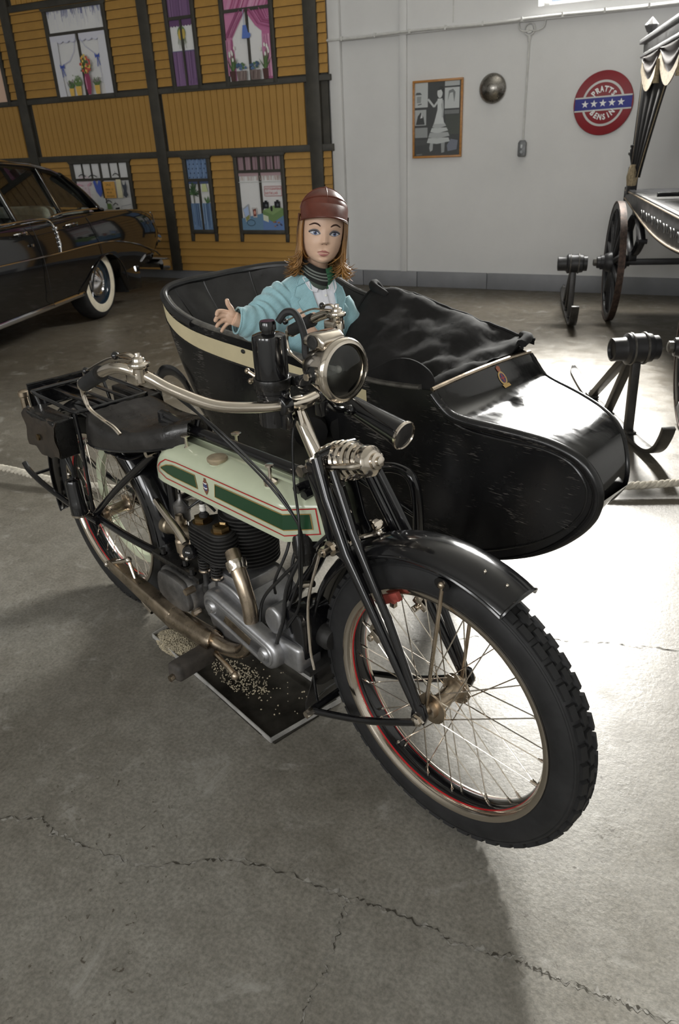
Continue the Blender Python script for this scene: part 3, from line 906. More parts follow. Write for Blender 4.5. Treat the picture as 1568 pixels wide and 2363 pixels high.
# enamel petrol sign
SGX, SGZ, SR = 0.744, 1.594, 0.247
sg = wall_thing('enamel_sign', 'round red enamel petrol sign with blue starred band', 'sign', s=SGX, z=SGZ)
def enamel(nm, c): return mat(nm, c, 0.30, spec=0.22, var=0.08, vscale=6)
m1 = MB(); m1.lathe((0, -0.012, 0), (0, -1, 0), [(SR, 0.0), (SR, 0.004), (SR - .004, 0.010), (SR * .6, 0.019), (.001, .022)], 64); m1.build('disc', enamel('red_enamel', '#83101b'), sg)
def dome_y(r): return -0.012 - (0.022 - 0.012 * (r / SR) ** 2) - 0.001
def sgn_pt(x, z, o=0.0): return (x, dome_y(math.hypot(x, z)) - o, z)
m1 = MB()
n = 72
for k in range(n):
    a, b = 2 * PI * k / n, 2 * PI * (k + 1) / n
    m1.poly([sgn_pt(r * math.cos(t), r * math.sin(t)) for r, t in ((.150, a), (.176, a), (.176, b), (.150, b))])
m1.build('white_ring', enamel('white_enamel', '#c9cac8'), sg)
TILT = 0.02
def bandpts(h0, h1, o):
    m1 = MB(); N = 24
    xa = [-(SR - .012) + 2 * (SR - .012) * k / N for k in range(N + 1)]
    m1.grid([[sgn_pt(x, h + TILT * x, o) for x in xa] for h in (h0, (h0 + h1) / 2, h1)])
    return m1
bandpts(-.056, .056, .001).build('white_band', enamel('white_enamel_band', '#c9cac8'), sg)
bandpts(-.044, .044, .002).build('blue_band', enamel('blue_enamel', '#121a80'), sg)
for k in range(5):
    m1 = MB()
    cx = -.148 + k * .074
    m1.poly([sgn_pt(cx + (.031 if i % 2 == 0 else .0125) * math.sin(i * PI / 5), TILT * cx + (.031 if i % 2 == 0 else .0125) * math.cos(i * PI / 5), .003) for i in range(10)])
    m1.build('star', paint('#dcdddc', 0.4), sg, smooth=0)
def arc_text(txt, r, size, top, spread):
    for i, ch in enumerate(txt):
        t = (i - (len(txt) - 1) / 2) * spread
        vs, fs = text_mesh(ch, size, bold=0.0025)
        a = t if top else -t
        m1 = MB()
        out = []
        for q in vs:
            x, z = q[0] * .8, q[1]
            if top: rr, ang = r + z, t + x / r
            else: rr, ang = r - z, t + x / r
            px, pz = (rr * math.sin(ang), rr * math.cos(ang)) if top else (rr * math.sin(ang), -rr * math.cos(ang))
            out.append(sgn_pt(px, pz, .002))
        m1.add(out, fs)
        m1.build('letter', paint('#dcdddc', 0.4), sg, smooth=0)
arc_text('PRATTS', .107, .060, True, .34)
arc_text('BENSIN', .107, .060, False, .34)

# ------------------------------------------------------------------ motorcycle
# frame: x forward from the rear axle, v to the bike's right (towards the viewer) = -y, z up
BIKE_YAW = -0.8138
BIKE_O = Vector((-0.7513, 2.22725, 0))
AX_F = 1.3931          # wheelbase
WR = 0.3422            # tyre radius
def B(u, v, z): return (u, -v, z)
def BS(pts, n=8): return spline([B(*q) for q in pts], n)

M['enamel'] = mat('black_enamel', (0.006, 0.006, 0.007, 1), 0.16, spec=0.5, coat=0.4, rvar=0.06, vscale=25)
M['enamel_worn'] = mat('worn_black_enamel', (0.010, 0.0095, 0.009, 1), 0.28, spec=0.45, rvar=0.12, vscale=30, bump=0.05, bscale=90)
M['nickel'] = mat('nickel_plate', (0.72, 0.65, 0.56, 1), 0.14, 1.0, rvar=0.07, vscale=18)
M['nickel_dull'] = mat('tarnished_nickel', (0.46, 0.38, 0.29, 1), 0.30, 1.0, var=0.3, vscale=14, rvar=0.1)
M['alu'] = mat('cast_aluminium', (0.40, 0.40, 0.41, 1), 0.40, 0.9, var=0.22, vscale=16, bump=0.06, bscale=120)
M['alu_dark'] = mat('oily_cast_aluminium', (0.19, 0.185, 0.18, 1), 0.45, 0.8, var=0.4, vscale=18, bump=0.08, bscale=100)
M['iron'] = mat('black_cast_iron', (0.022, 0.021, 0.020, 1), 0.62, 0.2, var=0.4, vscale=24, bump=0.1, bscale=140)
M['brass'] = mat('dull_brass', (0.21, 0.145, 0.07, 1), 0.36, 1.0, var=0.3, vscale=30)
M['rubber'] = mat('black_rubber', (0.016, 0.016, 0.0165, 1), 0.62, spec=0.35, var=0.3, vscale=20, bump=0.05, bscale=150)
M['rubber_pad'] = mat('worn_brown_rubber', (0.05, 0.043, 0.037, 1), 0.7, var=0.35, vscale=30, bump=0.15, bscale=60)
M['leather'] = mat('worn_black_leather', (0.019, 0.0175, 0.0165, 1), 0.30, spec=0.55, var=0.4, vscale=12, rvar=0.12, bump=0.35, bscale=38)
M['leather_brown'] = mat('cracked_brown_leather', (0.028, 0.021, 0.015, 1), 0.5, var=0.6, vscale=9, bump=0.4, bscale=30)
M['tank'] = mat('pale_green_enamel', (0.50, 0.545, 0.40, 1), 0.22, spec=0.5, coat=0.3, var=0.05, vscale=5)
M['tank_green'] = mat('dark_green_enamel', (0.012, 0.055, 0.022, 1), 0.25, coat=0.3)
M['red'] = mat('red_pinstripe', (0.42, 0.008, 0.012, 1), 0.35)
M['gold'] = mat('gold_pinstripe', (0.45, 0.28, 0.09, 1), 0.35, 0.3)
M['lampglass'] = glass_mat('lamp_glass', (0.9, 0.92, 0.9), 0.07, 0.02)
M['white_ceramic'] = mat('white_ceramic', '#e2e0da', 0.25)
M['red_block'] = mat('red_brake_block', '#8a3a30', 0.6, var=0.3, vscale=40)
M['cable'] = mat('black_cable', (0.012, 0.012, 0.012, 1), 0.4)

bike = thing('motorcycle', 'vintage black motorcycle with pale green tank and nickel handlebars', 'motorcycle', BIKE_O, BIKE_YAW)

def bpart(name, mb, mt, parent=None, **k):
    return mb.build(name, mt, parent if parent is not None else bike, **k)

# ---------- wheels
def make_wheel(parent, cx, nspoke=36, flange_r=0.030, flange_y=0.040, tread_parts=True, v=0.0, hubmat='nickel_dull', belt=False):
    """tyre is the part, the rest are its pieces; all in the parent's frame"""
    C = Vector((cx, -v, WR))
    T = Matrix.Translation(C)
    prof = [(.268, -.030), (.280, -.0355), (.300, -.0365), (.316, -.0345), (.328, -.028), (.335, -.016), (.337, 0)]
    prof = prof + [(r, -y) for r, y in prof[-2::-1]] + [(.268, .024), (.268, -.024)]
    a = MB(); a.lathe((0, 0, 0), (0, 1, 0), prof, 96, closed_prof=True)
    tyre = link('tyre_tmp', a.mesh('tyre', M['rubber'], 50), parent)
    tyre.matrix_local = T
    # tread blocks
    if tread_parts:
        def blk(w, h, l):
            q = MB(); q.hexa([(-l, -w, 0), (l, -w, 0), (l, w, 0), (-l, w, 0), (-l * .9, -w * .9, h), (l * .9, -w * .9, h), (l * .9, w * .9, h), (-l * .9, w * .9, h)])
            return q.mesh('tread_block', M['rubber'], smooth=0)
        bc, bs = blk(.0078, .0085, .0160), blk(.0072, .0085, .0160)
        nb = 52
        for k in range(nb):
            for col, (yy, rr, tilt, me) in enumerate(((0.0, .3335, 0, bc), (-.0185, .3325, 1, bs), (.0185, .3325, -1, bs))):
                t = 2 * PI * (k + (.5 if col == 0 else 0)) / nb
                o = link('tread_block', me, tyre)
                Mx = Matrix.Rotation(-t, 4, 'Y') @ Matrix.Translation((0, yy, rr)) @ Matrix.Rotation(tilt * 0.42, 4, 'X')
                o.matrix_local = Mx
    else:
        q = MB()
        for k in range(52):
            for col, yy in enumerate((0, -.0185, .0185)):
                t = 2 * PI * (k + (.5 if col == 0 else 0)) / 52
                R = Matrix.Rotation(-t, 3, 'Y')
                vs = [R @ Vector((x, yy + y, .3335 + z)) for x, y, z in ((-.016, -.0075, 0), (.016, -.0075, 0), (.016, .0075, 0), (-.016, .0075, 0), (-.0145, -.0066, .0085), (.0145, -.0066, .0085), (.0145, .0066, .0085), (-.0145, .0066, .0085))]
                q.hexa(vs)
        q.build('tread', M['rubber'], tyre, smooth=0)
    # side ribs of the tyre shoulder
    a = MB()
    for s in (-1, 1):
        a.lathe((0, 0, 0), (0, 1, 0), [(.322, s * .0318), (.3245, s * .0325), (.327, s * .0305), (.324, s * .030)], 96, closed_prof=True)
    a.build('shoulder_rib', M['rubber'], tyre)
    # rim: nickel lips, black well, red lines
    for s in (-1, 1):
        a = MB(); a.lathe((0, 0, 0), (0, 1, 0), [(.268, s * .030), (.2735, s * .0335), (.2725, s * .0365), (.267, s * .0368), (.2605, s * .0345), (.2560, s * .028), (.2548, s * .0225), (.2585, s * .0225)], 96, closed_prof=True)
        a.build('rim_edge', M['nickel'], tyre)
        a = MB(); a.lathe((0, 0, 0), (0, 1, 0), [(.2548, s * .0226), (.2535, s * .0190), (.2570, s * .019), (.258, s * .0226)], 96, closed_prof=True)
        a.build('pinstripe', M['red'], tyre)
    a = MB(); a.lathe((0, 0, 0), (0, 1, 0), [(.2535, -.019), (.250, -.012), (.249, 0), (.250, .012), (.2535, .019), (.258, .019), (.258, -.019)], 96, closed_prof=True)
    a.build('rim', M['enamel'], tyre)
    # spokes: four laced sets sharing four meshes
    half = nspoke // 4
    for s in (-1, 1):
        for d in (-1, 1):
            q = MB()
            hub = Vector((flange_r * math.sin(0), s * flange_y, flange_r))
            ang = d * math.radians(62)
            rim = Vector((.252 * math.sin(ang), s * .006, .252 * math.cos(ang)))
            q.tube([hub, rim], .00135, 6)
            dirv = (hub - rim).normalized()
            q.tube([rim - dirv * .004, rim + dirv * .012], .0033, 8)
            q.tube([rim + dirv * .012, rim + dirv * .017], .0024, 8)
            me = q.mesh('spoke', M['nickel'], 40)
            for k in range(half):
                o = link('spoke', me, tyre)
                o.matrix_local = Matrix.Rotation(2 * PI * (k + (0.25 if d > 0 else 0.75) + (0.0 if s > 0 else 0.5)) / half, 4, 'Y')
    # hub
    a = MB(); a.lathe((0, 0, 0), (0, 1, 0), [(.008, -.062), (.018, -.058), (.020, -.050), (.020, -.046), (flange_r + .006, -.045), (flange_r + .006, -.040), (.024, -.038), (.019, -.030), (.0175, 0), (.019, .030), (.024, .038), (flange_r + .006, .040), (flange_r + .006, .045), (.020, .046), (.020, .050), (.018, .058), (.008, .062)], 32)
    a.build('hub', M[hubmat], tyre)
    a = MB(); a.cyl((0, -.098, 0), (0, .098, 0), .008, 12)
    for s in (-1, 1):
        a.lathe((0, s * .080, 0), (0, s, 0), [(.0155, 0), (.0155, .012), (.011, .012), (.011, .019), (.007, .021)], 6)
    a.build('axle', M['nickel'], tyre)
    return tyre

fwheel = make_wheel(bike, AX_F); fwheel.name = 'front_wheel'
fwheel['label'] = 'front wheel with block tread tyre and red lined rim'
rwheel = make_wheel(bike, 0.0, tread_parts=False); rwheel.name = 'rear_wheel'
rwheel['label'] = 'rear wheel half hidden by stays and bags'
# pale green belt rim and guard on the far side of the rear wheel
a = MB(); a.lathe((0, .062, 0), (0, 1, 0), [(.205, -.014), (.218, -.014), (.218, .014), (.205, .014), (.196, .008), (.196, -.008)], 64, closed_prof=True)
bpart('belt_rim', a, M['tank'], rwheel)
a = MB(); a.prism([(.23, -.02), (.28, .06), (.20, .16), (.02, .26), (-.10, .25), (-.02, .20), (.10, .12), (.17, .02)], B(0, -.085, WR), (1, 0, 0), (0, 0, 1), .004)
bpart('belt_guard', a, M['tank'], bevel=.001)

# ---------- mudguards: domed strips swept round the wheel
def mudguard(name, cx, spans, w=0.056, dome=0.020, label=None):
    """spans: (angle from +x in degrees, radius, half width)"""
    a = MB()
    rows = []
    for ang, r, hw in spans:
        t = math.radians(ang)
        row = []
        for k in range(13):
            f = -1 + 2 * k / 12
            lift = dome * (1 - f * f)
            if abs(f) > 0.9: lift -= 0.010
            rr = r + lift
            row.append((cx + rr * math.cos(t), f * hw, WR + rr * math.sin(t)))
        rows.append(row)
    inner = [[(p[0] - 0.0022 * math.cos(math.radians(s[0])), p[1] * 0.97, p[2] - 0.0022 * math.sin(math.radians(s[0]))) for p in row] for row, s in zip(rows, spans)]
    a.grid(rows); a.grid(inner)
    # rolled ends
    for row in (rows[0], rows[-1]):
        a.tube(row, 0.0035, 6)
    a.tube([r[0] for r in rows], 0.0035, 6); a.tube([r[-1] for r in rows], 0.0035, 6)
    o = bpart(name, a, M['enamel'], smooth=50)
    if label: o['label'] = label
    return o
sp = [(x, .362, .056) for x in np.linspace(63, 176, 34)]
sp += [(x, .362 + .030 * ((x - 176) / 30) ** 1.5, .056 + .010 * (x - 176) / 30) for x in np.linspace(180, 206, 9)]
fmg = mudguard('front_mudguard', AX_F, sp)
mudguard('rear_mudguard', 0.0, [(x, .366, .058) for x in np.linspace(-18, 196, 60)])
# rivets on the mudguard tip and its side bracket
for ang, f in ((68, -.25), (75, -.35)):
    t = math.radians(ang); r = .362 + .020 * (1 - f * f) + .0015
    a = MB(); a.ball((AX_F + r * math.cos(t), f * .056, WR + r * math.sin(t)), .0035, 8, 6); bpart('rivet', a, M['nickel'], fmg)
# flap hanging on the mudguard's lower rear end
a = MB()
a.prism([(-.062, .02), (.062, .02), (.072, -.10), (.066, -.135), (-.066, -.135), (-.072, -.10)], B(AX_F - .355, 0, .245), (0, 1, 0), (.28, 0, 1), .004)
bpart('mud_flap', a, M['leather'], fmg, bevel=.001)

# front mudguard stays
for s in (1, -1):
    a = MB()
    a.tube([B(1.392, s * .062, .352), B(1.424, s * .056, .668)], .0042, 10)
    a.cyl(B(1.392, s * .055, .350), B(1.392, s * .072, .350), .011, 12)
    a.ball(B(1.424, s * .060, .672), .0075, 10, 8)
    bpart('mudguard_stay', a, M['nickel_dull'])
    a = MB(); a.prism([(.018 * math.cos(t), .013 * math.sin(t)) for t in np.linspace(0, 2 * PI, 14, endpoint=False)], B(1.424, s * .056, .672), (1, 0, 0), (0, 0, 1), .006); bpart('stay_bracket', a, M['enamel'])

# ---------- frame
def tube_part(name, pts, r, mt='enamel', n=12, smoothn=8, parent=None, straight=False, label=None):
    a = MB(); a.tube([B(*q) for q in pts] if straight else BS(pts, smoothn), r, n)
    return bpart(name, a, M[mt], parent, label=label)
tube_part('top_tube', [(.40, 0, .752), (1.02, 0, .752)], .0155, straight=True)
tube_part('tank_tube', [(.40, 0, .600), (1.06, 0, .622)], .013, straight=True)
tube_part('seat_tube', [(.408, 0, .775), (.375, 0, .30)], .016, straight=True)
tube_part('down_tube', [(1.075, 0, .65), (1.00, 0, .515), (.90, 0, .375), (.86, 0, .26)], .0145)
tube_part('engine_cradle', [(.86, 0, .25), (.78, 0, .185), (.55, 0, .185), (.40, 0, .30)], .013)
for s in (1, -1):
    tube_part('chain_stay', [(.015, s * .078, .345), (.22, s * .075, .338), (.43, s * .055, .330)], .0125)
    tube_part('seat_stay', [(.005, s * .078, .352), (.20, s * .07, .508), (.405, s * .045, .665)], .0115)
    a = MB(); a.prism([(-.03, -.016), (.028, -.018), (.036, .004), (.022, .022), (-.024, .020)], B(0, s * .080, WR), (1, 0, 0), (0, 0, 1), .010); bpart('axle_lug', a, M['enamel'], bevel=.002)
    a = MB(); a.cyl(B(.402, s * .040, .668), B(.402, s * .072, .668), .010, 6); bpart('stay_bolt', a, M['nickel'])
# steering head
HD = Vector((0.50, 0, -0.866))          # steering axis direction in (x, z)
def HA(d, off=0.0, v=0.0):
    """point along the steering axis, d metres down from the head lug, off forwards square to it"""
    return (1.035 + HD.x * d + 0.866 * off, v, 0.800 + HD.z * d + 0.5 * off)
tube_part('steering_head', [HA(.0), HA(.17)], .021, straight=True)
a = MB(); a.tube([B(*HA(-.118)), B(*HA(.0))], .0165, 16); a.lathe(B(*HA(-.012)), (HD.x, 0, HD.z), [(.016, 0), (.028, .002), (.029, .008), (.020, .014)], 24)
bpart('steering_stem', a, M['nickel'])
for q_, s_ in ((B(1.02, 0, .752), (.07, .045, .045)), (B(1.105, 0, .645), (.06, .05, .04))):
    a = MB(); a.box(q_, s_); bpart('head_lug', a, M['enamel'], bevel=.008)
a = MB()
for zz, uu in ((.735, 1.005), (.728, 1.03)):
    a.cyl(B(uu, .0, zz), B(uu, .045, zz), .011, 10)
bpart('head_clip', a, M['enamel'])
# girder fork
for s in (1, -1):
    a = MB(); a.tube([B(*q) for q in ((1.092, s * .055, .838), (1.130, s * .066, .760), (1.190, s * .076, .655), (1.385, s * .078, .352))], [.013, .0135, .013, .010], 12)
    bpart('fork_blade', a, M['enamel'])
    a = MB(); a.tube([B(*q) for q in ((1.140, s * .055, .822), (1.204, s * .070, .708), (1.305, s * .078, .546), (1.392, s * .080, .362))], [.0095, .0095, .009, .0085], 12)
    bpart('fork_strut', a, M['enamel'])
    a = MB(); a.prism([(-.020, -.02), (.016, -.022), (.022, .0), (.012, .026), (-.014, .024)], B(1.390, s * .080, .352), (1, 0, 0), (0, 0, 1), .013); bpart('fork_end', a, M['enamel'], bevel=.003)
    # flat side link from the head to the fork pivot
    a = MB(); a.prism([(1.050, .815), (1.085, .815), (1.105, .76), (1.128, .68), (1.150, .645), (1.135, .615), (1.105, .63), (1.085, .70), (1.055, .775)], B(0, s * .046, 0), (1, 0, 0), (0, 0, 1), .008); bpart('fork_link', a, M['enamel'], bevel=.002)
    a = MB(); a.cyl(B(1.128, s * .05, .640), B(1.128, s * .088, .640), .012, 6); a.cyl(B(1.128, s * .088, .640), B(1.128, s * .096, .640), .007, 12); a.cyl(B(1.128, s * .06, .640), B(1.128, s * .065, .640), .018, 16); bpart('pivot_bolt', a, M['nickel'])
a = MB(); a.tube(BS([(1.092, .055, .838), (1.10, .0, .846), (1.092, -.055, .838)], 6), .011, 10); a.box(B(1.105, 0, .835), (.05, .07, .02)); bpart('fork_crown', a, M['enamel'], bevel=.002)
a = MB(); a.prism([(-.085, -.03), (.085, -.03), (.06, .035), (-.06, .035)], B(1.185, 0, .63), (0, 1, 0), (.5, 0, -.866), .02); bpart('lower_crown', a, M['enamel'], bevel=.004)
# barrel spring with its two bars and end cap
SP0, SP1 = Vector(B(1.062, 0, .806)), Vector(B(1.178, 0, .836))
ax = (SP1 - SP0).normalized()
a = MB(); x_, y_, z_ = frame_of(ax)
pts, N = [], 8
for k in range(int(N * 20) + 1):
    f = k / (N * 20); t = 2 * PI * N * f
    rr = .020 + .0165 * math.sin(PI * (f * .86 + .10))
    pts.append(SP0 + ax * (f * (SP1 - SP0).length) + (x_ * math.cos(t) + y_ * math.sin(t)) * rr)
a.tube(pts, .0080, 8); spring = bpart('fork_spring', a, M['nickel'])
for s in (1, -1):
    a = MB(); a.tube(spline([SP0 + Vector((-.02, -s * .036, -.004)), SP0 + ax * .05 + Vector((0, -s * .040, 0)), SP1 + Vector((0, -s * .036, 0)), SP1 + ax * .014 + Vector((0, -s * .016, 0))], 6), .010, 10, sq=(1, .75)); a.build('spring_bar', M['nickel'], spring)
a = MB(); a.lathe(SP1 + ax * -.004, ax, [(.030, 0), (.034, .008), (.032, .022), (.024, .030), (.017, .032), (.017, .040), (.010, .042), (.010, .050), (.004, .052)], 24); a.build('spring_cap', M['nickel'], spring)
a = MB(); a.lathe(SP0 - ax * .03, ax, [(.016, 0), (.018, .012), (.026, .016), (.026, .030)], 20); a.cyl(SP0 + Vector((-.02, .05, -.012)), SP0 + Vector((-.02, -.05, -.012)), .009, 12); a.cyl(SP0 + Vector((-.02, -.05, -.012)), SP0 + Vector((-.02, -.062, -.012)), .013, 6); a.build('spring_seat', M['nickel'], spring)

# ---------- tank
TV0, TV1 = -0.072, 0.085          # far and near face
TZ0, TZ1 = 0.618, 0.712
def tank_shape():
    a = MB()
    # lofted sections along u
    secs = []
    us = [.462, .466, .478, .500, .525, .56, .70, .85, .95, 1.000, 1.030, 1.055, 1.070, 1.078]
    for u in us:
        e = max(0.0, (.53 - u) / .068)          # rounding at the rear
        top = TZ1 + .020 - .060 * e ** 2.2 * .9
        if u > 1.0: top -= 0.006 * (u - 1.0) / .08
        side_top = TZ1 - .052 * e ** 2
        k = max(0.0, (u - 1.0) / .078)          # nose tapers to the head tube
        v1 = TV1 - (TV1 - .022) * k
        v0 = TV0 - (TV0 + .022) * k
        re = .004 * e
        z0 = TZ0 + .03 * max(0, e - .75) * 0 + .004 * k
        c = (v0 + v1) / 2
        ring = []
        prof = [(v1, z0), (v1, z0 + .004), (v1, side_top - .012), (v1 - .004, side_top - .002), (v1 - .014, side_top + .007), (v1 - .035, top - .004), (c + .02, top), (c + .017, top - .008), (c - .017, top - .008), (c - .02, top), (v0 + .035, top - .004), (v0 + .014, side_top + .007), (v0 + .004, side_top - .002), (v0, side_top - .012), (v0, z0 + .004), (v0, z0)]
        for v, z in prof:
            if e > 0: v = c + (v - c) * (1 - .10 * e ** 3)
            ring.append(B(u, v, z))
        secs.append(ring)
    a.rings(secs)
    return a
tank = bpart('fuel_tank', tank_shape(), M['tank'], smooth=38)
tank['label'] = 'pale green tank with dark green panels and red lines'
# lines and panels follow the near face and turn the corner onto the nose
def tank_face(q, z, o=0.0012):
    """q metres along the near face; past u = 1.0 it bends onto the nose"""
    if q <= 1.0: return B(q, TV1 + o, z)
    f = (q - 1.0) / .10
    return B(1.0 + .078 * f + o * .6, TV1 - .063 * f + o * .75, z)
def stripe(pts, w, o, mt, name):
    a = MB()
    L = []
    for (q0, z0), (q1, z1) in zip(pts, pts[1:]):
        n = 1 if (q0 <= 1.0) == (q1 <= 1.0) else 1
        L.append(((q0, z0), (q1, z1)))
    rows0, rows1 = [], []
    P = [np.array(p) for p in pts]
    closed = np.allclose(P[0], P[-1])
    m_ = len(P) - 1 if closed else len(P)
    for i in range(len(P)):
        p = P[i]
        pa = P[(i - 1) % m_] if (closed or i > 0) else 2 * p - P[i + 1]
        pb = P[(i + 1) % m_] if (closed or i + 1 < len(P)) else 2 * p - P[i - 1]
        d1 = (p - pa) / (np.linalg.norm(p - pa) + 1e-9); d2 = (pb - p) / (np.linalg.norm(pb - p) + 1e-9)
        n = np.array([-(d1 + d2)[1], (d1 + d2)[0]]); n = n / (np.linalg.norm(n) + 1e-9)
        cs = max(.4, n @ np.array([-d1[1], d1[0]]))
        rows0.append(tank_face(*(p + n * w / 2 / cs), o)); rows1.append(tank_face(*(p - n * w / 2 / cs), o))
    a.grid([rows0, rows1])
    return bpart(name, a, mt, tank, smooth=0)
def dens(pts, n=6):
    out = []
    for (a, b), (c, d) in zip(pts, pts[1:]):
        for k in range(n): out.append((a + (c - a) * k / n, b + (d - b) * k / n))
    out.append(pts[-1]); return out
zt, zb = .699, .634
stripe(dens([(.486, .662), (.500, .676), (.530, zt - .006), (.58, zt - .002), (1.0, zt), (1.075, zt + .004), (1.082, .640), (1.0, zb), (.520, zb + .002), (.488, .648), (.486, .662)], 8), .0028, .0016, M['red'], 'red_line')
def panel(pts, name):
    top, bot = pts
    a = MB(); a.grid([[tank_face(q, z, .0014) for q, z in dens(top, 5)], [tank_face(q, z, .0014) for q, z in dens(bot, 5)]])
    bpart(name, a, M['tank_green'], tank, smooth=0)
    stripe(dens(top + bot[::-1] + [top[0]], 5), .0022, .0020, M['gold'], 'gold_line')
panel(([(.500, .664), (.530, .678), (.560, .685), (.662, .686)], [(.500, .660), (.530, .653), (.560, .650), (.668, .650)]), 'green_panel')
panel(([(.748, .686), (.85, .687), (1.0, .688), (1.062, .690)], [(.742, .650), (.85, .649), (1.0, .648), (1.066, .652)]), 'green_panel')
# transfer badge
a = MB(); a.poly([tank_face(.706 + x, .668 + z, .0016) for x, z in ((-.004, .022), (.004, .022), (.005, .015), (.010, .010), (.011, -.008), (.006, -.017), (0, -.024), (-.006, -.017), (-.011, -.008), (-.010, .010), (-.005, .015))]); badge = bpart('badge', a, paint('#6b3a22', .35), tank, smooth=0)
a = MB(); a.poly([tank_face(.706 + .0085 * math.cos(t), .667 + .0115 * math.sin(t), .0020) for t in np.linspace(0, 2 * PI, 16, endpoint=False)]); bpart('badge_shield', a, paint('#2b3560', .35), tank, smooth=0)
for zz in (.674, .661):
    a = MB(); a.grid([[tank_face(.706 + x, zz + d + 120 * x * x * .3, .0024) for x in np.linspace(-.008, .008, 7)] for d in (0, .0028)]); bpart('badge_scroll', a, paint('#c9c6bd', .35), tank, smooth=0)
# caps and pumps on the tank top
a = MB(); a.lathe(B(.716, .048, .722), (0, 0, 1), [(.021, 0), (.021, .006), (.026, .007), (.0265, .013), (.024, .016), (.010, .0175), (.001, .0175)], 28); bpart('filler_cap', a, mat('cream_filler_cap', '#b5a68c', .32, .5, var=.2, vscale=30), tank)
a = MB(); a.lathe(B(.716, .048, .718), (0, 0, 1), [(.022, 0), (.022, .005), (.001, .005)], 24); bpart('filler_neck', a, M['tank'], tank)
for u, v, h in ((.578, .045, .030), (.668, -.050, .028)):
    a = MB(); a.lathe(B(u, v, .722), (0, 0, 1), [(.013, -.004), (.011, .002), (.008, .005), (.0045, .008), (.0045, h), (.006, h + .003), (.013, h + .006), (.0135, h + .009), (.001, h + .0105)], 18); bpart('tap_knob', a, M['nickel'], tank)
a = MB(); a.lathe(B(.924, .050, .716), (0, 0, 1), [(.017, -.006), (.0165, .010), (.001, .010)], 18); bpart('pump_base', a, M['tank'], tank)
a = MB(); a.lathe(B(.924, .050, .726), (0, 0, 1), [(.0165, 0), (.017, .010), (.010, .014), (.005, .016), (.004, .042), (.010, .045), (.010, .049), (.001, .050)], 18); bpart('oil_pump', a, M['nickel'], tank)

# ---------- saddle
def saddle_surf():
    rows, us = [], np.linspace(0, 1, 17)
    for f in us:
        u = .165 + .40 * f
        hw = .135 * (1 - f) ** .55 * (1 - .15 * (1 - f) ** 8) + .030 * f if f < 1 else .028
        hw = max(hw, .028)
        zt_ = .742 - .020 * math.sin(PI * min(1, f * 1.1)) + .038 * f ** 2
        dep = .078 * (1 - f) + .052 * f - .02 * math.sin(PI * f)
        row = []
        for k in range(-12, 13):
            g = k / 12
            if abs(g) <= .62:
                h = g / .62
                row.append(B(u, h * hw, zt_ + .008 * (1 - h * h) + .0015 * math.sin(30 * h + 9 * f)))
            else:
                h = (abs(g) - .62) / .38
                s = 1 if g > 0 else -1
                row.append(B(u + .002 * math.sin(20 * f + 5 * h), s * (hw + .008 * math.sin(h * PI * .6)), zt_ - .006 - dep * h))
        rows.append(row)
    # rear skirt
    back = [(p[0] - .012, p[1] * .98, p[2] - .045) for p in rows[0]]
    for i, p in enumerate(back):
        g = abs((i - 12) / 12)
        back[i] = (rows[0][i][0] - .010 * (1 - g), rows[0][i][1] * .99, rows[0][i][2] - (.055 * max(0, 1 - (g / .75) ** 2)))
    rows = [back] + rows
    return rows
rows = saddle_surf()
a = MB(); a.grid(rows)
sad = bpart('saddle', a, M['leather'], smooth=60); sad['label'] = 'worn black leather saddle'
a = MB(); a.tube([r[0] for r in rows[1:]], .0035, 6); a.tube([r[-1] for r in rows[1:]], .0035, 6); a.build('saddle_rim', M['enamel'], sad)
for s in (1, -1):
    a = MB()
    pts = []
    for k in range(0, 91):
        t = 2 * PI * k / 22
        pts.append(B(.235 + .022 * math.cos(t), s * .085 + .022 * math.sin(t), .640 + .0105 * k / 22))
    a.tube(pts, .0035, 6); a.build('saddle_spring', M['enamel'], sad)
    a = MB(); a.tube(BS([(.235, s * .085, .632), (.30, s * .07, .628), (.36, s * .04, .655), (.42, s * .02, .70)], 5), .008, 8, sq=(1.3, .6)); a.build('spring_arm', M['enamel'], sad)
a = MB(); a.tube(BS([(.40, .0, .77), (.46, 0, .765), (.53, 0, .745)], 5), .010, 8); a.tube(BS([(.545, .02, .775), (.55, 0, .745), (.545, -.02, .775)], 4), .007, 8); a.build('saddle_frame', M['enamel'], sad)

# ---------- carrier, bags and rear fittings
rack = None
a = MB(); a.tube(spline([B(*q) for q in ((-.165, .120, .745), (-.185, .10, .745), (-.188, 0, .745), (-.185, -.10, .745), (-.165, -.12, .745), (0, -.122, .743), (.10, -.12, .740), (.118, -.10, .740), (.12, 0, .74), (.118, .10, .740), (.10, .12, .740), (0, .122, .743))], 5, closed=True), .0062, 10, closed=True)
rack = bpart('luggage_carrier', a, M['enamel'])
for v in (-.05, .0, .05):
    a = MB(); a.box(B(-.03, v, .742), (.30, .016, .004)); a.build('carrier_slat', M['enamel'], rack, bevel=.001)
for s in (1, -1):
    a = MB(); a.tube(BS([(.108, s * .12, .738), (.105, s * .118, .62), (.02, s * .09, .38)], 6), .0062, 10); a.build('carrier_leg', M['enamel'], rack)
    a = MB(); a.tube(BS([(-.165, s * .118, .742), (-.10, s * .11, .60), (-.01, s * .09, .40)], 6), .0055, 10); a.build('carrier_leg', M['enamel'], rack)
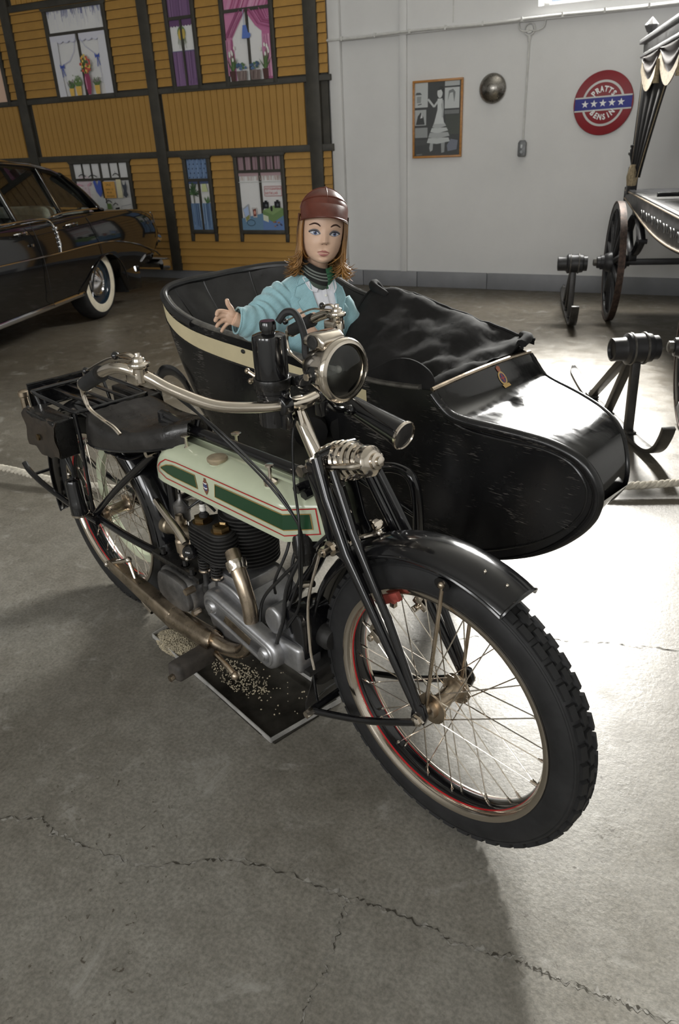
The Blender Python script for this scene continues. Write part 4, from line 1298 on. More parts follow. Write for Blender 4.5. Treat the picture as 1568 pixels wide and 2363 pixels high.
# leather tool bags hung on both sides
for s, zz in ((1, 0), (-1, 0)):
    v0, v1 = s * .118, s * .185
    a = MB(); a.box(B(-.012, (v0 + v1) / 2, .662), (.205, abs(v1 - v0), .118)); bag = bpart('tool_bag', a, M['enamel_worn'] if s > 0 else M['leather'], bevel=.006, bseg=3)
    rows = []
    for i in range(9):
        f = i / 8
        rows.append([B(-.118 + .212 * k / 10, v1 + s * (.003 + .003 * math.sin(f * 9 + k)) - s * (.010 if i == 0 else 0), .722 - .115 * f - (.012 if 3 <= k <= 7 else 0) * f + .003 * math.sin(k * 1.7 + f * 4)) for k in range(11)])
    a = MB(); a.grid(rows); a.grid([[(p[0], p[1] + s * .004, p[2]) for p in r] for r in rows]); a.build('bag_flap', M['leather_brown'], bag, smooth=60)
    a = MB(); a.cyl(B(-.012, v1 + s * .008, .655), B(-.012, v1 + s * .014, .655), .010, 12); a.build('bag_clasp', M['brass'], bag)
# rear number plate and lamp
a = MB(); a.box(B(-.25, .008, .712), (.008, .195, .085)); plate = bpart('number_plate', a, M['enamel'], bevel=.003)
a = MB(); a.tube([B(-.247, .106, .752), B(-.247, -.09, .752)], .004, 6); a.tube([B(-.247, .106, .672), B(-.247, -.09, .672)], .004, 6); a.build('plate_edge', M['enamel'], plate)
a = MB(); a.cyl(B(-.238, .0, .735), B(-.243, 0, .735), .008, 10); a.build('plate_bolt', M['nickel'], plate)
a = MB(); a.tube([B(-.188, .05, .742), B(-.246, .05, .735)], .005, 8); a.tube([B(-.188, -.05, .742), B(-.246, -.05, .735)], .005, 8); a.build('plate_arm', M['enamel'], plate)
a = MB(); a.lathe(B(-.235, .128, .62), (0, 0, 1), [(.012, 0), (.014, .05), (.013, .10), (.017, .104), (.017, .118), (.012, .122), (.001, .124)], 18); rl = bpart('tail_lamp', a, M['nickel_dull'])
a = MB(); a.lathe(B(-.235, .128, .66), (-1, 0, 0), [(.012, .008), (.012, .016), (.001, .020)], 16); a.build('lamp_lens', paint('#6d1418', .2), rl)
# small black gas generator beside the rear axle with its hose
a = MB(); a.lathe(B(-.012, .122, .365), (0, 0, 1), [(.024, 0), (.0275, .004), (.0275, .045), (.0262, .047), (.0262, .112), (.022, .122), (.010, .126), (.009, .134), (.001, .136)], 24); gen = bpart('rear_generator', a, M['enamel'])
a = MB(); a.lathe(B(-.012, .122, .360), (0, 0, 1), [(.018, 0), (.028, .002), (.029, .008), (.024, .011)], 24); a.build('generator_base', M['nickel'], gen)
a = MB(); a.ball(B(-.024, .124, .505), .008, 10, 8); a.build('valve_knob', M['nickel'], gen)
a = MB(); a.tube(BS([(.0, .122, .50), (.008, .124, .55), (-.02, .128, .60), (-.09, .14, .575), (-.18, .145, .60), (-.20, .13, .66), (-.235, .128, .70)], 8), .0055, 8); a.build('gas_hose', M['rubber'], gen)
# rear stand lever
a = MB(); a.tube(BS([(.05, .096, .345), (-.10, .100, .352), (-.30, .102, .368), (-.42, .104, .395), (-.455, .104, .420)], 6), .0100, 10); st = bpart('rear_stand', a, M['enamel'])
a = MB(); a.tube([B(-.40, .104, .388), B(-.40, -.104, .388)], .006, 8); a.build('stand_bar', M['enamel'], st)
a = MB(); a.tube(BS([(.05, -.096, .345), (-.10, -.100, .352), (-.30, -.102, .368), (-.42, -.104, .395), (-.455, -.104, .420)], 6), .0100, 10); a.build('stand_leg', M['enamel'], st)
# brake linkage on the near side
a = MB(); a.tube([B(.178, .150, .262), B(.300, .135, .318)], .0068, 10); a.ball(B(.178, .150, .262), .010, 10, 8); a.ball(B(.300, .135, .318), .011, 10, 8); bl = bpart('brake_linkage', a, M['nickel'])
a = MB(); a.tube(BS([(.300, .135, .318), (.335, .14, .262), (.365, .145, .205), (.42, .15, .190)], 5), .0062, 10); a.build('brake_rod', M['nickel'], bl)
a = MB(); a.tube(BS([(.262, .12, .275), (.268, .125, .235), (.285, .13, .212)], 5), .0058, 8); a.build('brake_rod', M['nickel'], bl)
a = MB(); a.tube(BS([(.42, .105, .25), (.415, .11, .225), (.435, .112, .22), (.450, .108, .27)], 6), .0045, 8); a.ball(B(.445, .108, .24), .010, 10, 8); a.build('brake_hook', M['brass'], bl)

# ---------- engine
eng = None
a = MB(); a.lathe(B(.760, .085, .300), (0, 1, 0), [(.060, 0), (.098, .004), (.110, .014), (.112, .040), (.112, .130), (.108, .150), (.08, .158)], 40); a.box(B(.745, .03, .405), (.145, .12, .05)); a.box(B(.665, .03, .30), (.09, .11, .12)); a.box(B(.85, .02, .275), (.08, .10, .10))
eng = bpart('crankcase', a, M['alu'], bevel=.006, bseg=2)
eng['label'] = 'dull cast aluminium crankcase'
a = MB(); a.prism(spline([(.66, .345), (.70, .395), (.755, .412), (.82, .395), (.862, .340), (.85, .27), (.80, .215), (.72, .205), (.67, .25)], 5, closed=True), B(0, .094, 0), (1, 0, 0), (0, 0, 1), .022); bpart('timing_cover', a, M['alu'], eng, bevel=.006, bseg=3)
# long chain case with its two domed ends and slotted middle
E0, E1 = np.array([.742, .352]), np.array([.950, .308])
d_ = (E1 - E0) / np.linalg.norm(E1 - E0); n_ = np.array([-d_[1], d_[0]]); rC = .044
def stadium(r, grow=0.0):
    o = []
    th0 = math.atan2(n_[1], n_[0])
    for k in range(17): t = th0 + PI * k / 16; o.append(tuple(E0 + (r + grow) * np.array([math.cos(t), math.sin(t)])))
    for k in range(17): t = th0 + PI + PI * k / 16; o.append(tuple(E1 + (r + grow) * np.array([math.cos(t), math.sin(t)])))
    return o
a = MB(); a.rings([[B(x, v, z) for x, z in stadium(rC, g)] for v, g in ((.104, .0), (.128, 0), (.136, -.003), (.140, -.010))]); cc = bpart('chain_case', a, M['alu'], smooth=40)
cc['label'] = 'long oval aluminium chain case with a slot'
a = MB(); a.rings([[B(x, v, z) for x, z in stadium(rC, g)] for v, g in ((.1405, -.012), (.1435, -.014), (.1445, -.020), (.1405, -.022))]); a.build('case_rim', M['alu'], cc)
for E in (E0, E1):
    a = MB(); a.lathe(B(E[0], .139, E[1]), (0, -1, 0), [(.020, 0), (.017, .006), (.013, .009), (.012, .013), (.001, .014)], 24); a.build('case_boss', M['alu'], cc)
mid = (E0 + E1) / 2
sl = [tuple(mid + d_ * x + n_ * y) for x, y in ((-.055, -.012), (.050, -.014), (.055, .010), (-.048, .013))]
a = MB(); a.prism(sl, B(0, .1405, 0), (1, 0, 0), (0, 0, 1), .003); a.build('case_slot', M['nickel_dull'], cc)
# magneto
a = MB(); a.prism(spline([(.965, .305), (.965, .40), (.985, .435), (1.02, .442), (1.048, .42), (1.052, .32), (1.02, .298)], 4, closed=True), B(0, .048, 0), (1, 0, 0), (0, 0, 1), .10); mag = bpart('magneto', a, M['enamel'], bevel=.006)
a = MB(); a.prism(spline([(.935, .385), (.940, .420), (.965, .440), (.990, .425), (.992, .385), (.965, .362)], 4, closed=True), B(0, .090, 0), (1, 0, 0), (0, 0, 1), .055); a.build('magneto_cover', M['alu'], mag, bevel=.008, bseg=3)
a = MB(); a.box(B(.985, .075, .315), (.13, .075, .075)); a.build('magneto_base', M['alu'], mag, bevel=.012, bseg=3)
a = MB(); a.box(B(1.02, .03, .285), (.10, .14, .012)); a.build('magneto_plate', M['iron'], mag)
a = MB(); a.lathe(B(1.075, .03, .36), (1, 0, 0), [(.030, -.03), (.032, .0), (.026, .012), (.012, .014), (.001, .014)], 24); a.build('magneto_end', M['iron'], mag)
# cylinder barrel with cooling fins round barrel and valve chest
CUx, CVx = .735, -.010
def fin_outline(g=0.0):
    o = []
    for k in range(25):
        t = math.radians(35) + (2 * PI - math.radians(95)) * k / 24 - PI * .42
        o.append((CUx + (.074 + g) * math.cos(t + PI * 1.30), CVx + (.074 + g) * math.sin(t + PI * 1.30)))
    return o
def hull(points):
    P = sorted(set(points)); 
    def half(ps):
        h = []
        for q in ps:
            while len(h) > 1 and (h[-1][0] - h[-2][0]) * (q[1] - h[-2][1]) - (h[-1][1] - h[-2][1]) * (q[0] - h[-2][0]) <= 0: h.pop()
            h.append(q)
        return h
    lo, hi = half(P), half(P[::-1]); return lo[:-1] + hi[:-1]
def chest_outline(g=0.0):
    pts = []
    for cx_, cv_, r in ((.662, .082, .038), (.742, .082, .040), (.70, .04, .05)):
        for k in range(20): t = 2 * PI * k / 20; pts.append((cx_ + (r + g) * math.cos(t), cv_ + (r + g) * math.sin(t)))
    return hull(pts)
def circ(g): return [(CUx + (.076 + g) * math.cos(2 * PI * k / 40), CVx + (.076 + g) * math.sin(2 * PI * k / 40)) for k in range(40)]
a = MB()
for z0, z1, g in ((.43, .595, -.012),):
    a.prism([(x, -v) for x, v in circ(g)], (0, 0, (z0 + z1) / 2), (1, 0, 0), (0, 1, 0), z1 - z0)
    a.prism([(x, -v) for x, v in chest_outline(-.008)], (0, 0, .512), (1, 0, 0), (0, 1, 0), .085)
a.ball(B(CUx, CVx, .595), (.062, .062, .022), 24, 10)
cyl = bpart('cylinder', a, M['iron'], bevel=.002)
a = MB()
for k in range(15):
    z = .440 + k * .0105
    a.prism([(x, -v) for x, v in circ(.0 if k < 14 else -.01)], (0, 0, z), (1, 0, 0), (0, 1, 0), .0040)
for k in range(9):
    z = .468 + k * .0100
    a.prism([(x, -v) for x, v in chest_outline(.002 - (.004 if k in (0, 8) else 0))], (0, 0, z), (1, 0, 0), (0, 1, 0), .0042)
a.build('cooling_fins', M['iron'], cyl, bevel=.0008, bseg=1)
for u in (.662, .742):
    a = MB(); a.lathe(B(u, .082, .552), (0, 0, 1), [(.026, 0), (.026, .004), (.020, .005)], 28); a.lathe(B(u, .082, .556), (0, 0, 1), [(.0225, 0), (.0225, .012), (.016, .014), (.013, .009) if u > .7 else (.013, .014), (.001, .009) if u > .7 else (.001, .014)], 6); a.build('valve_cap', M['brass'], cyl)
a = MB(); a.lathe(B(.668, .080, .568), (0, 0, 1), [(.012, 0), (.012, .010), (.008, .012), (.0072, .020), (.0072, .042), (.004, .046), (.003, .056), (.001, .056)], 16); a.build('spark_plug', M['iron'], cyl)
a = MB(); a.lathe(B(.668, .080, .586), (0, 0, 1), [(.0078, 0), (.0090, .006), (.0074, .010), (.0084, .014), (.0074, .020), (.001, .020)], 16); a.build('plug_insulator', M['white_ceramic'], cyl)
# valve springs and tappets
for u in (.668, .724):
    a = MB(); pts = []
    for k in range(0, 101): t = 2 * PI * k / 20; pts.append(B(u + .013 * math.cos(t), .100 + .013 * math.sin(t), .420 + .0085 * k / 20))
    a.tube(pts, .0026, 6); a.build('valve_spring', M['iron'], cyl)
    a = MB(); a.lathe(B(u, .100, .352), (0, 0, 1), [(.013, 0), (.013, .02), (.009, .025), (.007, .055), (.015, .060), (.015, .066), (.005, .068), (.005, .115)], 16); a.build('tappet', M['iron'], cyl)
    a = MB(); a.lathe(B(u, .100, .414), (0, 0, 1), [(.0155, 0), (.0165, .003), (.015, .007), (.001, .007)], 16); a.build('spring_collar', M['nickel_dull'], cyl)
# exhaust
a = MB(); a.tube(BS([(.800, .095, .520), (.832, .108, .498), (.862, .116, .455), (.880, .118, .395), (.872, .118, .315), (.83, .118, .245), (.77, .125, .222), (.70, .135, .226)], 8), .0195, 18); ex = bpart('exhaust_pipe', a, M['nickel_dull'])
a = MB(); ax_ = Vector(B(.842, .111, .485)) - Vector(B(.822, .104, .508)); a.lathe(B(.822, .104, .508), ax_, [(.0195, 0), (.0265, .001), (.0265, .016), (.0245, .020), (.0245, .026), (.0195, .027)], 24); a.build('exhaust_collar', M['nickel'], ex)
a = MB(); a.tube(BS([(.71, .134, .226), (.70, .135, .226), (.60, .138, .224), (.545, .140, .225), (.53, .140, .226)], 4), [.018] + [.031] * 14 + [.031, .026], 20); mf = bpart('silencer', a, M['nickel_dull'])
a = MB()
rows = []
for f in np.linspace(0, 1, 9):
    u = .545 - .35 * f; z = .224 + .043 * f; hw, hh = .026 - .010 * f, .027 - .010 * f; v = .140
    rows.append([B(u, v + hw, z - hh), B(u, v + hw, z + hh * .6), B(u, v + hw * .8, z + hh), B(u, v - hw * .8, z + hh), B(u, v - hw, z + hh * .6), B(u, v - hw, z - hh)])
a.rings(rows); a.build('silencer_tail', M['nickel_dull'], mf, bevel=.002)
# carburettor and compression lever
a = MB(); a.lathe(B(.478, .082, .478), (1, 0, .12), [(.020, -.012), (.024, -.010), (.024, .012), (.020, .016), (.018, .05), (.016, .06), (.020, .07), (.020, .085), (.015, .095), (.015, .15)], 24); cb = bpart('carburettor', a, mat('carburettor_bronze', (.33, .28, .21, 1), .4, 1.0, var=.25, vscale=30))
a = MB(); a.lathe(B(.545, .082, .415), (0, 0, 1), [(.008, -.02), (.014, -.014), (.016, -.006), (.012, 0), (.020, .006), (.021, .040), (.017, .046), (.019, .05), (.019, .10), (.012, .104), (.010, .118), (.001, .12)], 20); a.build('float_chamber', M['nickel_dull'], cb)
a = MB(); a.lathe(B(.520, .055, .50), (0, 0, 1), [(.022, 0), (.022, .05), (.014, .055), (.006, .065), (.005, .08), (.001, .08)], 20); a.build('mixing_chamber', M['alu_dark'], cb)
a = MB(); a.tube(BS([(.470, .100, .560), (.520, .110, .545), (.600, .122, .520), (.640, .128, .500)], 6), .011, 12, sq=(1.0, .65)); lv = bpart('decompression_lever', a, M['nickel'])
a = MB(); a.ball(B(.662, .132, .482), .021, 16, 12); a.build('lever_knob', M['enamel'], lv)
a = MB(); a.ball(B(.672, .150, .474), .006, 8, 6); a.build('knob_rivet', M['nickel'], lv)
# gearbox
a = MB(); a.box(B(.530, .055, .300), (.17, .13, .10)); gb = bpart('gearbox', a, M['alu_dark'], bevel=.020, bseg=4)
a = MB(); a.prism(spline([(.455, .27), (.46, .335), (.50, .352), (.585, .345), (.605, .31), (.60, .265), (.53, .25)], 4, closed=True), B(0, .122, 0), (1, 0, 0), (0, 0, 1), .02); a.build('gearbox_cover', M['alu_dark'], gb, bevel=.005)
a = MB(); a.box(B(.515, .055, .365), (.24, .10, .020)); a.build('gearbox_plate', M['enamel_worn'], gb, bevel=.004)
for u, v in ((.60, .10), (.44, .09), (.545, .085), (.63, .065)):
    a = MB(); a.cyl(B(u, v, .368), B(u, v, .392), .008, 6); a.cyl(B(u, v, .368), B(u, v, .375), .012, 12); a.build('gearbox_stud', M['iron'], gb)
a = MB(); a.cyl(B(.615, .11, .340), B(.615, .14, .340), .010, 6); a.cyl(B(.63, .11, .275), B(.63, .135, .275), .009, 6); a.build('gearbox_bolt', M['nickel_dull'], gb)
# footrest with rubber pad, pedal
a = MB(); a.tube([B(.675, -.10, .170), B(.690, .135, .175)], .0085, 10); fr_ = bpart('footrest', a, M['nickel_dull'])
a = MB(); a.box(B(.712, .205, .196), (.052, .135, .048), Matrix.Rotation(.15, 3, 'Z') @ Matrix.Rotation(-.10, 3, 'X')); a.build('footrest_rubber', M['rubber_pad'], fr_, bevel=.012, bseg=3)
a = MB(); a.cyl(B(.722, .268, .193), B(.724, .285, .192), .009, 6); a.build('footrest_nut', M['nickel_dull'], fr_)
a = MB(); a.tube(BS([(.705, .14, .200), (.745, .145, .195), (.790, .145, .182), (.812, .145, .172)], 6), .0080, 10); a.ball(B(.816, .145, .170), .012, 12, 8); bpart('brake_pedal', a, M['nickel_dull'])
# front stand: two arms from the axle to a foot bar
a = MB(); a.tube(BS([(1.07, .095, .175), (1.09, .098, .182), (1.25, .097, .255), (1.392, .096, .340)], 6), .0085, 10)
a.tube(BS([(1.07, -.095, .175), (1.09, -.098, .182), (1.25, -.097, .255), (1.392, -.096, .340)], 6), .0085, 10); fs = bpart('front_stand', a, M['enamel'])
a = MB(); a.tube([B(1.065, .105, .172), B(1.065, -.105, .172)], .010, 10); a.build('stand_foot', M['enamel'], fs)
a = MB(); a.cyl(B(1.068, .10, .174), B(1.068, .122, .174), .010, 6); a.build('stand_bolt', M['nickel'], fs)

# ---------- handlebars
barR = [(1.000, .0, .926), (.998, .045, .930), (.975, .10, .934), (.925, .175, .948), (.872, .235, .985), (.832, .272, 1.018), (.785, .294, 1.030), (.740, .302, 1.020), (.690, .302, .998)]
pts = [(u, -v, z) for u, v, z in barR[::-1]][:-1] + barR
a = MB(); a.tube(BS(pts, 8), .0118, 16); hb = bpart('handlebar', a, M['nickel']); hb['label'] = 'swept back nickel handlebar'
for s in (1, -1):
    a = MB(); a.tube([B(.702, s * .302, 1.004), B(.62, s * .302, .966)], [.0165, .0158], 16); a.tube([B(.708, s * .302, 1.006), B(.698, s * .302, 1.002)], .0175, 16); a.build('grip', M['rubber'], hb)
    a = MB(); a.lathe(B(.625, s * .302, .968), (-.9, 0, -.42), [(.017, 0), (.017, .006), (.012, .012), (.011, .020), (.001, .022)], 16); a.build('grip_cap', M['nickel'], hb)
    # inverted brake lever from the bar end
    a = MB(); a.tube(BS([(.602, s * .302, .958), (.600, s * .300, .935), (.612, s * .298, .908), (.650, s * .294, .893), (.690, s * .290, .882), (.715, s * .288, .868)], 6), [.0055] * 10 + [.0048] * 21, 10, sq=(1.0, .7)); a.build('bar_lever', M['nickel'], hb)
    # clamp with two small control levers
    c = Vector(B(.828, s * .276, 1.022))
    a = MB(); a.lathe(c + Vector((0, 0, -.018)), (0, 0, 1), [(.015, 0), (.015, .030), (.022, .032), (.022, .040), (.013, .042), (.012, .050), (.006, .052), (.006, .060), (.001, .060)], 20); a.box(c + Vector((-.012, 0, -.010)), (.04, .034, .022)); cl = bpart('lever_clamp', a, M['nickel'], bevel=.002)
    for (du, dv, dz), (eu, ev, ez) in (((-.11, .012, .014), (-.215, .026, -.030)), ((-.030, .012, .036), (-.066, .026, .028))):
        tip = c + Vector((eu, -s * ev * .5, ez)); midp = c + Vector((du, -s * dv * .5, dz))
        a = MB(); a.tube(spline([c + Vector((0, 0, .026)), midp * .5 + (c + Vector((0, 0, .03))) * .5, midp, tip], 5), .0042, 8, sq=(1.3, .6)); a.build('control_lever', M['nickel'], cl)
        a = MB(); a.ball(tip, .0085, 10, 8); a.build('lever_tip', M['enamel'], cl)
    # control cables
    for k, off in enumerate((0, .008)):
        a = MB()
        if s > 0:
            P = [(.840, .262 - off, 1.018), (.835, .205 - off, .955), (.870, .135 + off, .868), (.935, .108 + off, .805), (1.008, .100 + off, .756), (1.060, .092, .686), (1.058, .082 + off, .630), (1.042, .080, .554), (1.02, .07, .48) if k else (1.0, .095, .43)]
        else:
            P = [(.840, -.262, 1.018), (.92, -.17, .975), (.985, -.05, .935), (1.000, .030, .887), (1.019, .060, .776), (1.061, .090, .697), (1.060, .090 + off, .588), (1.050, .10, .476), (1.0, .10, .40 - off)]
        a.tube(BS(P, 10), .0030, 8); a.build('control_cable', M['cable'], cl)
# bar clamps
for v in (.052, -.052):
    a = MB()
    a.lathe(B(.994, v + .014, .930), (0, 1, 0), [(.015, 0), (.022, .002), (.022, .026), (.015, .028)], 16)
    a.box(B(.998, v, .905), (.022, .022, .05))
    a.cyl(B(.985, v, .955), B(1.01, v, .955), .008, 10)
    bpart('bar_clamp', a, M['enamel'], bevel=.002)
a = MB(); a.lathe(B(.983, 0, .896), (-.5, 0, .866), [(.017, 0), (.024, .006), (.024, .030), (.018, .036)], 20); a.box(B(.995, 0, .922), (.03, .05, .02)); bpart('stem_clamp', a, M['nickel'], bevel=.003)

# ---------- headlamp
LC = Vector(B(1.130, .013, 1.020))
ldir = Vector((1, -.02, .02)).normalized()
a = MB(); a.lathe(LC - ldir * .095, ldir, [(.018, 0), (.040, .010), (.050, .030), (.058, .060), (.064, .088), (.066, .100), (.0655, .106)], 40, cap=False); hl = bpart('headlamp', a, M['nickel'], smooth=40); hl['label'] = 'round nickel headlamp with glass lens'
a = MB(); rimr = .0685
a.lathe(LC, ldir, [(.0660, .0), (.0715, .002), (.0740, .008), (.0725, .015), (.0680, .020), (.0615, .022), (.0600, .018), (.0610, .010)], 48, closed_prof=True); a.build('lamp_bezel', M['nickel'], hl)
a = MB(); a.lathe(LC, ldir, [(.0612, .013), (.055, .0165), (.04, .0195), (.02, .0210), (.0005, .0215)], 40, cap=False); a.build('lamp_lens', M['lampglass'], hl)
a = MB(); a.lathe(LC, ldir, [(.060, .006), (.05, -.018), (.035, -.035), (.015, -.046), (.0005, -.048)], 40, cap=False); a.build('reflector', mat('tarnished_reflector', (.10, .10, .095, 1), .25, 1.0, var=.5, vscale=20), hl)
a = MB(); a.cyl(LC - ldir * .046, LC - ldir * .012, .006, 10); a.ball(LC - ldir * .008, .009, 10, 8); a.build('burner', M['white_ceramic'], hl)
up_ = Vector((0, 0, 1))
a = MB(); a.prism([(-.085, 0), (-.012, 0), (-.012, .020), (-.03, .034), (-.062, .034), (-.085, .020)], LC + up_ * .048, (1, 0, 0), (0, 0, 1), .072); chim = a.build('lamp_chimney', M['nickel'], hl, bevel=.008, bseg=3)
for s in (1, -1):
    a = MB(); a.lathe(LC + Vector((-.048, -s * .036, .062)), (0, -s, 0), [(.0155, 0), (.0165, .002), (.0130, .003), (.012, .0008), (.0005, .0008)], 20); o = a.build('chimney_vent', [M['iron']], hl)
    a = MB(); a.lathe(LC + Vector((-.020, -s * .060, .0)), (0, -s, 0), [(.018, 0), (.020, .008), (.016, .012), (.012, .020), (.001, .021)], 20); a.build('lamp_knuckle', M['enamel'], hl)
    a = MB(); a.cyl(LC + Vector((-.020, -s * .080, 0)), LC + Vector((-.020, -s * .088, 0)), .0085, 6); a.build('knuckle_bolt', M['nickel'], hl)
    a = MB(); a.tube(spline([LC + Vector((-.020, -s * .074, -.004)), LC + Vector((-.055, -s * .072, -.018)), LC + Vector((-.10, -s * .045, -.035)), Vector(B(1.0, s * .020, .965))], 6), .012, 10, sq=(.55, 1.1)); a.build('lamp_arm', M['enamel'], hl)
a = MB(); a.box(LC + Vector((.004, -.068, 0)), (.022, .010, .034)); a.build('bezel_hinge', M['nickel'], hl, bevel=.002)
a = MB(); a.box(LC + Vector((.006, .070, 0)), (.02, .008, .02)); a.build('bezel_catch', M['nickel'], hl, bevel=.002)

for o_ in [hl] + list(hl.children):
    for v_ in o_.data.vertices: v_.co = LC + (v_.co - LC) * .87
# carbide generator canister beside the lamp
GC = B(.965, .052, .912)
a = MB(); a.lathe(GC, (0, 0, 1), [(.030, -.030), (.034, -.028), (.034, .030), (.0355, .032), (.0355, .036), (.034, .038), (.034, .042), (.0355, .044), (.0355, .155), (.034, .161), (.024, .165), (.014, .166), (.014, .171), (.017, .172), (.017, .186), (.015, .190), (.001, .190)], 32); gn = bpart('gas_generator', a, M['enamel']); gn['label'] = 'black lacquered gas generator canister'
a = MB(); a.lathe(Vector(GC) + Vector((0, 0, .052)), (0, 0, 1), [(.0355, 0), (.040, 0), (.040, .022), (.0355, .022)], 32, closed_prof=True); a.box(Vector(GC) + Vector((.03, .04, .062)), (.09, .02, .020)); a.build('generator_bracket', M['enamel_worn'], gn, bevel=.002)
a = MB(); a.box(Vector(GC) + Vector((.0, .0, -.01)), (.05, .05, .02)); a.build('bracket_foot', M['enamel_worn'], gn, bevel=.002)
for k, t in enumerate((-.6, .4)):
    a = MB(); a.tube([Vector(GC) + Vector((-.040, -.01, .068)), Vector(GC) + Vector((-.060, -.018 + .006 * k, .080 - .024 * k))], .0042, 8); a.ball(Vector(GC) + Vector((-.060, -.018 + .006 * k, .080 - .024 * k)), .0062, 8, 6); a.build('wing_nut', M['nickel_dull'], gn)
a = MB(); a.tube(BS([(.985, .040, 1.100), (.998, .030, 1.118), (1.020, .022, 1.115), (1.050, .030, 1.078), (1.062, .040, 1.045), (1.06, .03, 1.03)], 8), .0075, 10); a.build('gas_hose', M['rubber'], gn)

# black tubular horn lamp pointing ahead on the far side
H0_, H1_ = Vector(B(.905, -.218, .848)), Vector(B(1.092, -.216, .806))
hx = (H1_ - H0_).normalized(); Lh = (H1_ - H0_).length
a = MB(); a.lathe(H0_, hx, [(.010, -.006), (.022, 0), (.024, .03), (.027, Lh * .5), (.031, Lh * .85), (.0325, Lh - .01), (.0325, Lh)], 32); hn = bpart('tubular_lamp', a, M['enamel'])
a = MB(); a.lathe(H0_, hx, [(.0325, Lh - .004), (.0355, Lh - .002), (.0360, Lh + .004), (.0335, Lh + .006), (.0315, Lh + .003)], 36, closed_prof=True); a.build('lamp_ring', M['nickel'], hn)
a = MB(); a.lathe(H0_, hx, [(.0318, Lh + .002), (.02, Lh + .005), (.0005, Lh + .006)], 32, cap=False); a.build('lamp_glass', mat('dusty_lens', (.045, .043, .042, 1), .15, spec=.6), hn)
a = MB(); a.tube(BS([(.930, -.205, .838), (.94, -.15, .855), (.97, -.09, .90), (.985, -.045, .925)], 6), .008, 10); a.ball(B(.945, -.19, .842), .014, 10, 8); a.build('lamp_stalk', M['enamel'], hn)

# ---------- brake rods and front brake
a = MB(); a.tube([B(.995, .018, .905), B(*HA(.13, .058, .022))], .0045, 10); a.tube([B(*HA(.0, .046, .022)), B(*HA(.10, .055, .022))], .0062, 10); a.ball(B(*HA(.055, .05, .022)), .009, 10, 8); br = bpart('front_brake_rod', a, M['nickel'])
a = MB(); a.tube([B(.998, .018, .915), B(1.012, .02, .878)], .0068, 10); a.build('rod_adjuster', M['nickel'], br)
a = MB(); a.tube([B(1.178, .03, .668), B(1.222, .010, .690)], .0062, 10); a.tube([B(1.178, .035, .668), B(1.170, .075, .655)], .0055, 8); a.ball(B(1.222, .010, .690), .0085, 10, 8); a.build('brake_crank', M['nickel'], br)
for s in (1, -1):
    a = MB(); a.tube(BS([(1.172, s * .066, .655), (1.200, s * .072, .610), (1.250, s * .074, .545), (1.262, s * .070, .520)], 6), .0042, 8); a.build('brake_pull', M['nickel'], br)
    a = MB(); a.box(B(1.264, s * .070, .505), (.020, .014, .030), Matrix.Rotation(.5, 3, 'Y')); a.cyl(B(1.258, s * .055, .480), B(1.258, s * .088, .480), .008, 8); a.box(B(1.272, s * .076, .490), (.028, .018, .020), Matrix.Rotation(.5, 3, 'Y')); a.build('brake_clip', M['nickel'], br, bevel=.002)
    a = MB(); a.box(B(1.285, s * .047, .575), (.055, .012, .020), Matrix.Rotation(-.55 * 1, 3, 'Y')); a.build('brake_block', M['red_block'], br, bevel=.002)
    a = MB(); a.box(B(1.300, s * .056, .570), (.012, .010, .010)); a.build('block_nut', M['nickel'], br)
# loose wiring round the front of the engine
for nm, P, r in (('ignition_lead', [(.668, .080, .625), (.66, .06, .64), (.62, .03, .61), (.57, .02, .575), (.60, .0, .53)], .004),
                 ('oil_line', [(1.00, .02, .62), (.985, .05, .56), (.985, .07, .48), (.97, .09, .42)], .0045),
                 ('fuel_line', [(.93, .0, .615), (.95, .04, .56), (.93, .07, .48), (.90, .05, .42)], .004),
                 ('speed_cable', [(1.10, .03, .66), (1.03, .055, .58), (.96, .075, .50), (.90, .09, .42), (.90, .11, .345)], .0042),
                 ('throttle_cable', [(1.04, .065, .60), (1.0, .09, .50), (.995, .105, .42), (.985, .125, .35)], .005),
                 ('clutch_cable', [(.63, .05, .60), (.60, .08, .57), (.57, .06, .55), (.54, .06, .565)], .0035)):
    a = MB(); a.tube(BS(P, 8), r, 8); bpart(nm, a, M['cable'])
a = MB(); a.tube(BS([(1.09, .06, .62), (1.055, .075, .48), (1.06, .085, .36), (1.075, .09, .30)], 6), .004, 8); a.cyl(B(1.02, .07, .505), B(1.06, .06, .52), .008, 10); bpart('control_rod', a, M['nickel'])
a = MB(); a.lathe(B(1.03, .055, .605), (.5, -.3, -.866), [(.020, -.03), (.026, -.024), (.026, .02), (.018, .03), (.010, .045)], 20); bpart('oil_filter', a, M['enamel_worn'])

# ------------------------------------------------------------------ sidecar (same frame as the motorcycle)
side = thing('sidecar', 'black boat-shaped sidecar with cream stripe and leather seat', 'sidecar', BIKE_O, BIKE_YAW)
def spart(name, mb, mt, parent=None, **k): return mb.build(name, mt, parent if parent is not None else side, **k)

